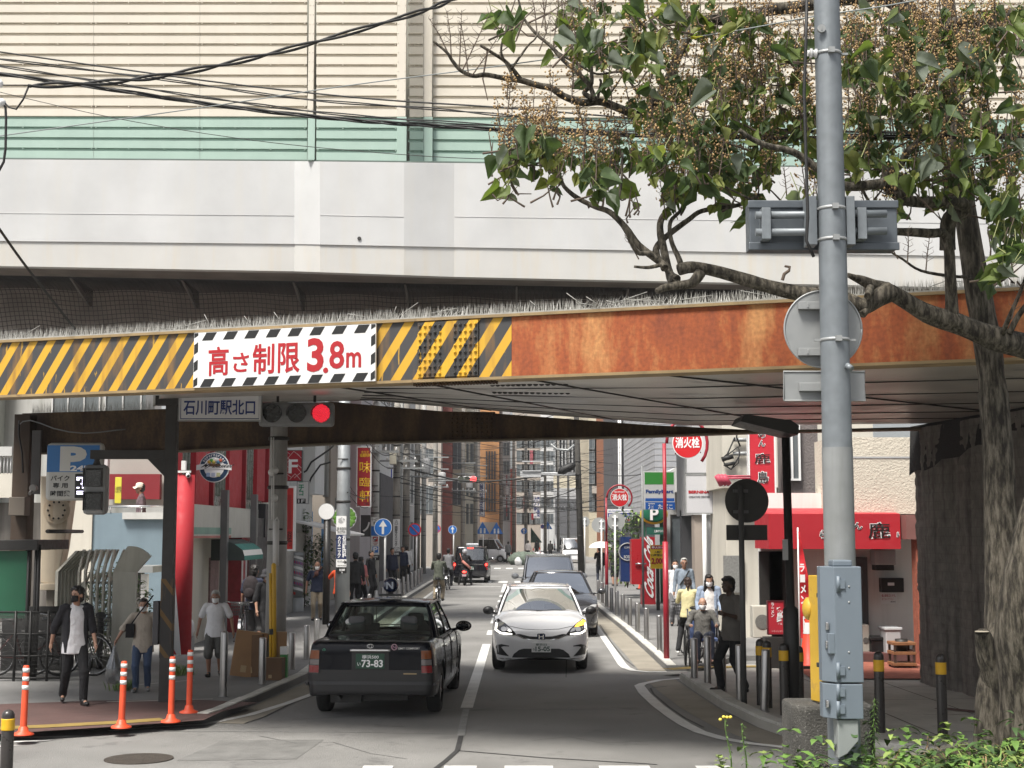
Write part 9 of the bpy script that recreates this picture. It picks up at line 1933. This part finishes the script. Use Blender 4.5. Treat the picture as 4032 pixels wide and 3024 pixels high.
for k,(x0,x1,y0,y1,Y,col)in enumerate(((1005,1030,820,1140,128,(.05,.12,.35)),(1085,1100,610,1060,134,(.25,.03,.04)),(1270,1300,830,1010,150,(.5,.45,.45)),(1335,1360,830,1010,156,(.5,.48,.42)),(1385,1455,830,1080,158,(.6,.6,.62)),(1345,1380,340,490,158,(.3,.08,.1)),(1360,1385,1030,1095,156,(.4,.03,.05)))):
 board('hanging_sign',('narrow blue','narrow dark red','pinkish','cream','wide white','small red','lowest red')[k]+' vertical sign hanging in the distant street','sign',c5,x0,y0,x1,y1,Y,.3,mat('far_sign_%d'%k,col,.5,var=.1),[(('医\n院','','カ\nメ\nラ','本\n店','クワ\n薬局','','')[k],x0+3,y0+10,x1-3,y1-10,(M_NAVY,M_WHITEINK,M_REDINK,M_INK,M_NAVY,M_INK,M_INK)[k],.03)]if k in(2,3,4)else())
def arrow_sign(label,c,x,y,r,Y,px,kind='up'):
 t,ce,rr=disc_sign('road_sign',label,c,x,y,r,Y,M_WHITE if kind=='up'else M_RED,M_BLUE,.02,.06 if kind=='up'else .2);xp=AC(c,px,0,Y).x;post(t,xp,Y+.06,0,ce.z+rr*.5,.035,M_WHITE)
 mb=MB()
 if kind=='up':mb.prism([(ce.x+u*rr,Y-.01,ce.z+v*rr)for u,v in((-.13,-.75),(.13,-.75),(.13,.1),(.45,.1),(0,.8),(-.45,.1),(-.13,.1))],(0,.004,0));mb.build('arrow',M_WHITE,t)
 else:mb.tube([(ce.x-rr*.62,Y-.008,ce.z+rr*.62),(ce.x+rr*.62,Y-.008,ce.z-rr*.62)],rr*.09,6,0,False);mb.build('slash',M_RED,t)
 return t
arrow_sign('large blue round sign with a white upward arrow beside the parking pole',c3,1681,1180,97,48,1715);arrow_sign('red and blue no-parking sign nearest on the left pavement',c3,2025,1205,72,64,2055,'no');arrow_sign('second no-parking sign, red and blue, beyond the pale pole',c5,332,1195,43,98,345,'no');arrow_sign('small blue upward arrow sign beyond the pale pole',c5,503,1205,47,95,520);arrow_sign('tiny no-parking sign near the green awning in the distance',c5,1480,1170,24,170,1488,'no');arrow_sign('small blue arrow sign with a plate above it in the distance',c5,1280,1220,34,135,1285)
for x,y,Y,l in((830,1190,112,'nearer blue triangular school crossing sign on a leaning post'),(980,1195,116,'farther blue triangular school crossing sign right of the leaning one'),(1540,1160,175,'tiny blue triangular crossing sign far down the street')):
 ce=AC(c5,x,y,Y);h=.48;t=thing('crossing_sign',(ce.x,Y,0),l,'road sign');mb=MB();mb.prism([(ce.x-h*1.15,Y,ce.z-h*.9),(ce.x+h*1.15,Y,ce.z-h*.9),(ce.x,Y,ce.z+h*1.1)],(0,.03,0));mb.build('plate',M_BLUE,t,bevel=.02);mb=MB();[(mb.ell((ce.x+d,Y-.01,ce.z-.05),(.07,.01,.07),8,5),mb.box(ce.x+d-.07,Y-.012,ce.z-.38,ce.x+d+.07,Y-.002,ce.z-.12))for d in(-.14,.16)];mb.build('figures',M_WHITE,t);post(t,ce.x+.05,Y+.06,0,ce.z-.3,.04,M_WHITE)
gP='utility poles along the street'
def upole(label,x,Y,r,m=M_CONCPOLE,top=11.5,arms=True,lean=0,trans=False):
 xx=A(x,1150,Y).x;t=thing('utility_pole',(xx,Y,0),label,'utility pole',gP);mb=MB();mb.tube([(xx,Y,0),(xx+lean*.5,Y,top*.5),(xx+lean,Y,top)],[r*1.08,r*.95,r*.78],14);mb.build('shaft',m,t);rp=random.Random(int(x));mb=MB()
 for z in[z for z in(2.2,3.1,3.9,4.7,5.4,6.1)if z<top-.1]:mb.lathe([(r*.98,z),(r*1.05,z+.01),(r*1.05,z+.05),(r*.98,z+.06)],12,0,(xx+lean*z/top,Y,0));mb.tube([(xx+rp.choice((-1,1))*r*.7,Y-r*.7,z+.25),(xx+rp.choice((-1,1))*r*.7,Y-r*1.2,z+.25)],.015,5)
 mb.build('bands',M_DKSTEEL,t)
 if arms:
  mb=MB();[mb.box(xx-.9,Y-r-.08,z,xx+.9,Y-r,z+.08)for z in(5.4,6.6,7.4)];mb.build('crossarm',M_ALU,t)
  for k in range(5):mb=MB();mb.lathe([(.02,0),(.05,.02),(.03,.06),(.045,.09),(.02,.13)],8,0,(xx-.8+.4*k,Y-r-.04,5.48));mb.build('insulator',M_WHITE,t)
 if trans:mb=MB();mb.lathe([(0,0),(.24,0),(.26,.1),(.26,.75),(.2,.82),(0,.85)],16,0,(xx+.45,Y-.1,5.6));mb.build('transformer',M_SHADEW,t)
 return t
UA=upole('near concrete utility pole with white insulators and guard tubes, left pavement',599,23.3,.165,M_CONCPOLE,5.0,False)
for(x,y)in((470,580),(505,560),(500,860)):
 q=AC(c3,x,y,23.05);mb=MB();mb.ell(q,(.06,.06,.065),12,8);mb.build('insulator',M_WHITE,UA)
mb=MB();[mb.tube([AC(c3,*q,23.0)for q in pts],.012,6)for pts in(((465,200),(465,560)),((490,200),(490,1560)),((470,640),(470,1100)))];mb.tube([AC(c3,515,1600,22.95),AC(c3,515,1110,22.95)],.05,10);mb.tube([AC(c3,*q,22.95)for q in((500,1110),(530,1070),(545,1110),(540,1390))],.014,6);mb.build('riser_pipe',M_WHITE,UA)
UBm=mat('pole_galv2',(.3,.32,.33),.5,.3,var=.15,vs=4,streak=.4,scol=(.2,.21,.21),ss=6);UB=upole('grey clinic-sign utility pole rising left of the taxi roof',741,34.2,.17,UBm,6.2,False)
def pole_sign(t,c,x0,x1,Y,rows,r):
 for i,(y0,y1,m,txts)in enumerate(rows):
  a,b=AC(c,x0,y1,Y),AC(c,x1,y0,Y);mb=MB();mb.box(a.x,Y,a.z,b.x,Y+.03,b.z);mb.build('sign_plate',m,t);[wx(tx,c,Y,t)for tx in txts]
pole_sign(UB,c3,1170,1283,34.0,((1055,1258,M_WHITE,[('❄',1195,1070,1265,1140,M_SHADEW,.02),('内科 消化器内科\n外科 肛門外科',1178,1175,1280,1250,M_INK,.01)]),(1260,1525,mat('clinic_navy2',(.02,.03,.09),.5,var=0),[('ク\nリ\nニ\nッ\nク',1185,1275,1222,1510,M_WHITEINK,.03,.8),('石\n川\n町\n内\n科',1236,1270,1280,1510,M_WHITEINK,.03,.8)]),(1527,1612,M_WHITE,[('→',1240,1535,1285,1575,M_INK,.04),('栄ビル3階',1186,1540,1234,1560,M_INK,.01),('045-264-4976',1186,1588,1280,1600,M_INK,.01)]),(1615,1680,M_INK,[('吉浜町',1205,1630,1268,1655,M_WHITEINK,.02),('2',1228,1662,1242,1678,M_WHITEINK,.02)])),.17)
UC=upole('concrete utility pole with white and blue parking signs behind the taxi',810,54,.16,M_CONCPOLE,9,True);pole_sign(UC,c3,1552,1640,53.75,((1068,1165,M_WHITE,[('サービス\n券使',1556,1078,1634,1150,M_INK,.01)]),(1168,1270,M_BLUE,[]),(1272,1380,M_WHITE,[('#',1570,1280,1625,1335,M_REDINK,0),('↱',1576,1284,1620,1332,M_WHITEINK,.04),('次の信号\n右折',1565,1342,1630,1376,M_REDINK,.01)]),(1383,1478,M_WHITE,[('#',1565,1388,1630,1455,M_BLUE,0),('P',1575,1394,1622,1450,M_WHITEINK,.03)]),(1480,1538,M_INK,[('吉浜町',1570,1488,1628,1508,M_WHITEINK,.02),('2',1592,1515,1604,1532,M_WHITEINK,.02)])),.16)
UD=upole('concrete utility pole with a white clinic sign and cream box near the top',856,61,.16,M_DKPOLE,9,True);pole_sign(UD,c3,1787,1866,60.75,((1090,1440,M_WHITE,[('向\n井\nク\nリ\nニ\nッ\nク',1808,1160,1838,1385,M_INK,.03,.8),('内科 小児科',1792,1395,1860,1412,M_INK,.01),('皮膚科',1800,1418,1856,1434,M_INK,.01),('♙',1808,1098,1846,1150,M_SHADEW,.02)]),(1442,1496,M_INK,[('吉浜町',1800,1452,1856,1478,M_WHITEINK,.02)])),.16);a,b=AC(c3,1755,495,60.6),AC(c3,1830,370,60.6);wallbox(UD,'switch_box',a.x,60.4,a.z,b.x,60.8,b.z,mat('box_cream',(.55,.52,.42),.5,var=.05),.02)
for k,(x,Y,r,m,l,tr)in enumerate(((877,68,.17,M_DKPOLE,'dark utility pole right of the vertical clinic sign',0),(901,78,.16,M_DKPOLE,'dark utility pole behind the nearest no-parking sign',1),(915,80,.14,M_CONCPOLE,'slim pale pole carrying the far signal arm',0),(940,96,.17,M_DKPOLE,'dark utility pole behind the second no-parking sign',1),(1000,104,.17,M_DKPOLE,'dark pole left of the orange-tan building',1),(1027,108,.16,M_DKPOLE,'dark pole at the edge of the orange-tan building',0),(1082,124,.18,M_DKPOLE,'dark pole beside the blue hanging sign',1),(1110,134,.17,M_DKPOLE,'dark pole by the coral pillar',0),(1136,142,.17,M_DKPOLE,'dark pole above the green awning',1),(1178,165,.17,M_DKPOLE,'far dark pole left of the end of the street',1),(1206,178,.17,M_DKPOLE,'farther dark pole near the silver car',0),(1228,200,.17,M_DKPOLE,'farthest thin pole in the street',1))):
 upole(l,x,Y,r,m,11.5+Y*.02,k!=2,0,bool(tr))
xx=A(1252,1198,75).x;UE=upole('dark slanting pole with a black sleeve on its wire, behind the minivan',1256,75,.17,mat('tarred_pole',(.05,.047,.042),.9,var=.2,vs=3),9,False,-.25)
mb=MB();mb.tube([AC(c5,1650,590,74.5),AC(c5,1690,565,74.5),AC(c5,1800,510,74.5),AC(c5,1840,490,74.5)],[.05,.22,.22,.05],8);mb.build('cable_sleeve',M_CABLE,UE);mb=MB();[mb.tube([AC(c5,1860,y,75),AC(c5,1465,y-8,75)],.05,6)for y in(595,612)];a,b=AC(c5,1240,632,75),AC(c5,1465,568,75);mb.box(a.x,75,a.z,b.x,75.06,b.z);[mb.box(a.x+.1,74.94,z,b.x,75,z+.06)for z in(a.z+.3,a.z+.8)];mb.build('sign_back',mat('sb_pale',(.5,.51,.52),.5,.2,var=.1),UE)
def farsig(label,c,x0,y0,x1,y1,Y,lx,ly,lr,arm):
 a,b=AC(c,x0,y1,Y),AC(c,x1,y0,Y);t=thing('traffic_signal',((a.x+b.x)/2,Y,a.z),label,'traffic signal');mb=MB();mb.box(a.x,Y,a.z,b.x,Y+.25,b.z);mb.build('housing',mat('sig_pale',(.4,.4,.4),.5,var=.1),t,bevel=.08);q=AC(c,lx,ly,Y);rr=AC(c,lx+lr,ly,Y).x-q.x;mb=MB();mb.disc((q.x,Y,q.z),rr,.05,(0,-1,0),24);mb.build('lamp',glow('sig_red',(1,.03,.03),4),t)
 for k in(1,2):mb=MB();mb.disc((q.x-k*(b.x-a.x)*.33,Y,q.z),rr,.03,(0,-1,0),24);mb.build('lamp',mat('sig_dk',(.08,.09,.07),.3,var=0),t)
 mb=MB();[mb.tube([AC(c,arm[0],arm[1]+d,Y+.1),AC(c,arm[2],arm[3]+d,Y+.1)],.045,6)for d in(0,18)];mb.build('arm',M_ALU,t)
farsig('distant horizontal signal with red lamp on an arm from the pale pole',c5,560,620,765,695,80,730,655,32,(240,658,562,650));farsig('tiny distant red signal right of the dark slanting pole',c5,1925,888,2010,925,150,1992,906,18,(1925,960,2130,965))
bl_=[]
for k in range(16):f=k/15;bl_.append((-3.62-.55*f,30+36*f**1.15,'stainless bollard in the row along the left kerb'))
for k in range(9):f=k/8;bl_.append((2.9+.05*f,31+18*f,'stainless bollard in the row along the far right kerb'))
ob=[o for o in SC.objects if o.name=='bollard'][0]
for k,(x,y,l)in enumerate(bl_):c=dup(ob,V(x,y,.1),l,l.replace('bollard in the row','bollards in the row'));c.scale=(1,1,.87);c.rotation_euler=(0,0,k)
for x,yt,yb_,l in((1425,1331,1407,'stainless bollard just left of the near red hydrant pole'),(482,1368,1505,'dark stainless bollard between the white-shirted man and the cartons'),(566,1380,1478,'stainless bollard in front of the cartons'),(630,1368,1446,'short stainless bollard at the foot of the concrete pole'),(662,1352,1424,'stainless bollard left of the taxi, nearer one'),(684,1338,1392,'stainless bollard left of the taxi, farther one')):
 p=G(x,yb_,.1);c=dup(ob,p,l,'stainless bollards on the pavements');c.scale=(1,1,((yb_-yt)/(3067/p.y))/.78);c.rotation_euler=(0,0,0)
for k,(x,Y,s,c_)in enumerate(((1148,108,.55,(.6,.6,.62)),(1160,110,.7,(.5,.5,.52)),(1172,112,.6,(.62,.62,.63)),(1120,104,.45,(.6,.6,.6)),(1180,114,.5,(.6,.6,.62)))):
 q=A(x,1205,Y);o=MB().ell((q.x,Y,s*.6),(s*.6,s*.5,s*.75),12,8);
 for i in range(len(o.v)):o.v[i]+=V(*[.12*mnoise.noise(o.v[i]*4+V(j*9,k,0))for j in range(3)])
 tag(o.build('rubbish_bag',mat('bag_pale_%d'%k,c_,.5,var=.15,vs=4)),'pale rubbish bag in the far kerbside heap','rubbish bag','rubbish bags heaped at the far kerb')
o=MB().ell((A(1132,0,106).x,106,.4),(1.3,.6,.55),20,10);[o.v.__setitem__(i,o.v[i]+V(0,0,.25*mnoise.noise(o.v[i]*3)))for i in range(len(o.v))];tag(o.build('net_heap',mat('green_net',(.12,.15,.12),.9,var=.5,vs=9)),'rubbish heap under a green net at the far kerb','heap')
q=G(1152,1207);cone('orange cone by the far rubbish heap',q,1.0);q=G(1166,1205);cone('orange cone right of the far rubbish bags',q,1.0)
AG=thing('awning',A(1155,1170,150),'small dark green shop awning in the distance','awning');a,b=A(1147,1172,150),A(1165,1158,150);mb=MB();mb.prism([V(a.x,150,a.z),V(b.x+.3,150,a.z),V(a.x,150,b.z+.9)],(0,2,0));mb.build('cloth',mat('awn_dkgreen',(.02,.06,.045),.7,var=.2),AG)
YV=thing('yellow_van',(A(838,0,74).x,74,0),'yellow and white van parked behind the left poles, mostly hidden','van');a,b=A(822,1262,74),A(858,1185,74);mb=MB();mb.box(a.x,74,.3,b.x,77,1.1);mb.build('body',mat('van_yellow',(.65,.4,.05),.4,var=.1),YV,bevel=.1);mb=MB();mb.box(a.x+.08,74.3,1.1,b.x-.08,77,1.95);mb.build('cab',mat('van_white',(.5,.5,.48),.3,var=.2),YV,bevel=.12)
def sag(a,b,s,n=14):return[a.lerp(b,k/n)-V(0,0,s*4*(k/n)*(1-k/n))for k in range(n+1)]
def wire(label,pts,r,Ys,m=M_CABLE,twist=0,group='overhead wires crossing in front of the bridge'):
 P_=[A(x,y,Ys[0]+(Ys[1]-Ys[0])*i/(len(pts)-1))for i,(x,y)in enumerate(pts)];res=[]
 for i in range(len(P_)-1):
  a,b,c,d=P_[max(0,i-1)],P_[i],P_[i+1],P_[min(len(P_)-1,i+2)]
  for k in range(6):q=k/6;res.append(.5*((2*b)+(c-a)*q+(2*a-5*b+4*c-d)*q*q+(3*b-a-3*c+d)*q**3))
 res.append(P_[-1]);mb=MB()
 if twist:
  den=[];[den.extend(res[i].lerp(res[i+1],k/5)for k in range(5))for i in range(len(res)-1)]
  for h in range(twist):mb.tube([p+V(0,r*1.1*math.cos(i*.16+h*6.28/twist),r*1.1*math.sin(i*.16+h*6.28/twist))for i,p in enumerate(den)],r*.8,5)
 else:mb.tube(res,r,5)
 return tag(mb.build('overhead_wire',m),label,'wire',group)
M_WG=mat('wire_grey',(.2,.22,.22),.5,var=0)
wire('thick black cable rising from the left insulator to the top edge',[(62,186),(228,178),(367,161),(521,131),(689,89),(893,30),(975,0),(1060,-40)],.018,(13,15),M_CABLE,2)
wire('highest of the black wires fanning out from the left edge',[(-30,108),(223,144),(496,181),(794,213),(1091,233),(1400,258),(1700,280),(2260,292)],.0085,(14,12));wire('second black wire from the top at the left edge',[(-30,124),(347,171),(645,213),(932,235),(1140,253),(1378,265),(1700,284),(2260,296)],.0085,(14,12),M_CABLE,2)
wire('third black wire from the top at the left edge',[(-30,138),(228,178),(496,218),(744,248),(1091,272),(1400,288),(1700,296),(2260,299)],.0085,(14,12),M_CABLE,2);wire('thick twisted black cable spanning the whole width',[(-30,155),(223,191),(496,231),(744,258),(932,271),(1230,287),(1587,297),(1841,297),(2260,294)],.0125,(14,12),M_CABLE,3)
wire('thin grey wire rising from the left edge to the steel pole',[(-30,298),(446,231),(744,186),(1091,141),(1379,98),(1587,67),(1750,37),(1918,12),(2040,-12)],.006,(14,10),M_WG);wire('thin dark wire falling from the left edge across the parapet',[(-30,192),(248,255),(546,303),(843,332),(1081,344),(1319,339),(1587,324),(1780,308)],.004,(16,12));wire('black cable slanting down to the bridge at the lower left',[(-25,460),(0,496),(60,580),(171,722)],.016,(14,16.4))
SI=thing('insulator_bracket',A(0,215,13),'white insulators with cable loops at the left edge of the picture','insulator');mb=MB();mb.ell(A(0,181,13),(.03,.04,.04),10,6);mb.ell(A(4,222,13),(.04,.05,.04),10,6);mb.build('insulator',M_WHITE,SI);mb=MB();mb.tube([A(5,222,13),A(12,232,13),A(13,260,13),A(12,320,13),A(8,350,13),A(-4,372,13)],.012,6);mb.tube([A(62,186,13),A(50,215,13),A(35,236,13),A(20,232,13),A(10,222,13)],.009,6);mb.tube([A(-20,184,13),A(62,184,13)],.006,5);mb.build('cable_loop',M_CABLE,SI)
rwz=random.Random(9);gW='tangle of thin wires over the far street';nodes=[(810,54),(856,61),(877,68),(901,78),(940,96),(1000,104),(1082,124),(1136,142),(1178,165),(1228,200),(1254,75),(1345,84),(1320,112),(1300,140),(741,40),(1420,58)]
def nd(i,z):x,Y=nodes[i];q=A(x,1150,Y);return V(q.x,Y,z)
prs=[(i,i+1)for i in range(9)]*3+[(0,11),(1,10),(2,11),(3,10),(4,10),(4,12),(5,12),(5,13),(6,13),(6,12),(7,13),(8,13),(3,12),(2,10),(1,11),(14,0),(14,1),(10,15),(0,10),(5,10),(6,10),(4,13),(7,12),(9,13),(8,12)]*3
for i,j in prs:
 zi=rwz.uniform(3.6,9.0);zj=zi+rwz.uniform(-1.2,1.2);w_=sag(nd(i,zi),nd(j,zj),rwz.uniform(.15,.9));mb=MB();mb.tube(w_,rwz.choice((.007,.01,.013,.018)),4);tag(mb.build('overhead_wire',M_CABLE),'thin dark wire in the tangle over the far street','wire',gW)
for(i,z,b,s)in((3,5.3,A(1256,1006,74.7),1.1),):
 mb=MB();mb.tube([AC(c5,*q,76)for q in((-260,300),(20,545),(300,610),(560,668),(800,685),(1100,665),(1400,630),(1650,590))],.05,6);tag(mb.build('overhead_wire',M_CABLE),'heavy black cable sagging across the far street to the black sleeve','wire')
for k,pts in enumerate((((1150,280),(1100,330),(900,470),(850,560),(820,580)),((1570,270),(1640,330),(1760,340),(1830,280)),((1110,470),(1000,500),(900,640),(830,820)))):
 c_=c5 if k==1 else c3;mb=MB();mb.tube([AC(c_,*q,44 if k!=1 else 100)for q in pts],.03 if k!=1 else .09,6);tag(mb.build('overhead_wire',M_CABLE if k!=1 else M_ALU),('black service cable slanting down by the F sign','pale looped cable hanging below the back girder','thin service cable hooked on the beige building')[k],'wire')
q=A(640,1297,42);BP=thing('barber_pole',(q.x,42,.1),'red, white and blue spiral barber pole on the left pavement beside the bald man','barber pole');r_=A(647,0,42).x-q.x;zb,zt=A(0,1290,42).z,A(0,1200,42).z
for k,m in enumerate((M_WHITE,mat('barber_red',(.5,.05,.04),.4,var=0),M_WHITE,mat('barber_blue',(.03,.12,.35),.4,var=0))):
 mb=MB();n=24;vs=[]
 for i in range(n*4+1):
  a=2*math.pi*i/n;z=zb+(zt-zb)*i/(n*4)*1.0
  for d in(0,1):vs.append((q.x+r_*math.cos(-a+1.57*k+1.57*d*.0),42+r_*math.sin(-a+1.57*k),min(zt,z+d*(zt-zb)/16+k*(zt-zb)/16)))
 mb.add(vs,[(2*i,2*i+2,2*i+3,2*i+1)for i in range(n*4)],0,True);mb.build('spiral_band',m,BP,recalc=False)
mb=MB();mb.lathe([(r_*1.2,.1),(r_*1.2,zb-.02),(r_*.6,zb)],14,0,(q.x,42,0));mb.lathe([(r_*1.1,zt),(r_*1.1,zt+.08),(0,zt+.12)],14,0,(q.x,42,0));mb.tube([(q.x,42,zb),(q.x,42,zt)],r_*.95,12);mb.build('stand',M_ALU,BP)
hz=MB();hz.box(-170,-40,-1,170,530,44);o=hz.build('haze',[]);o['kind']='stuff';o['label']='thin pale city haze'
hm=bpy.data.materials.new('haze_air');hm.use_nodes=True;hn=hm.node_tree.nodes;hn.clear()
hv=hn.new('ShaderNodeVolumePrincipled');hv.inputs['Color'].default_value=(.9,.92,.95,1);hv.inputs['Density'].default_value=.0003
ho=hn.new('ShaderNodeOutputMaterial');hm.node_tree.links.new(hv.outputs[0],ho.inputs['Volume']);o.data.materials.append(hm)
bpy.data.scenes.remove(TMP)
for o in list(SC.objects):
 for k_ in('hand_l','hand_r'):
  if k_ in o:del o[k_]
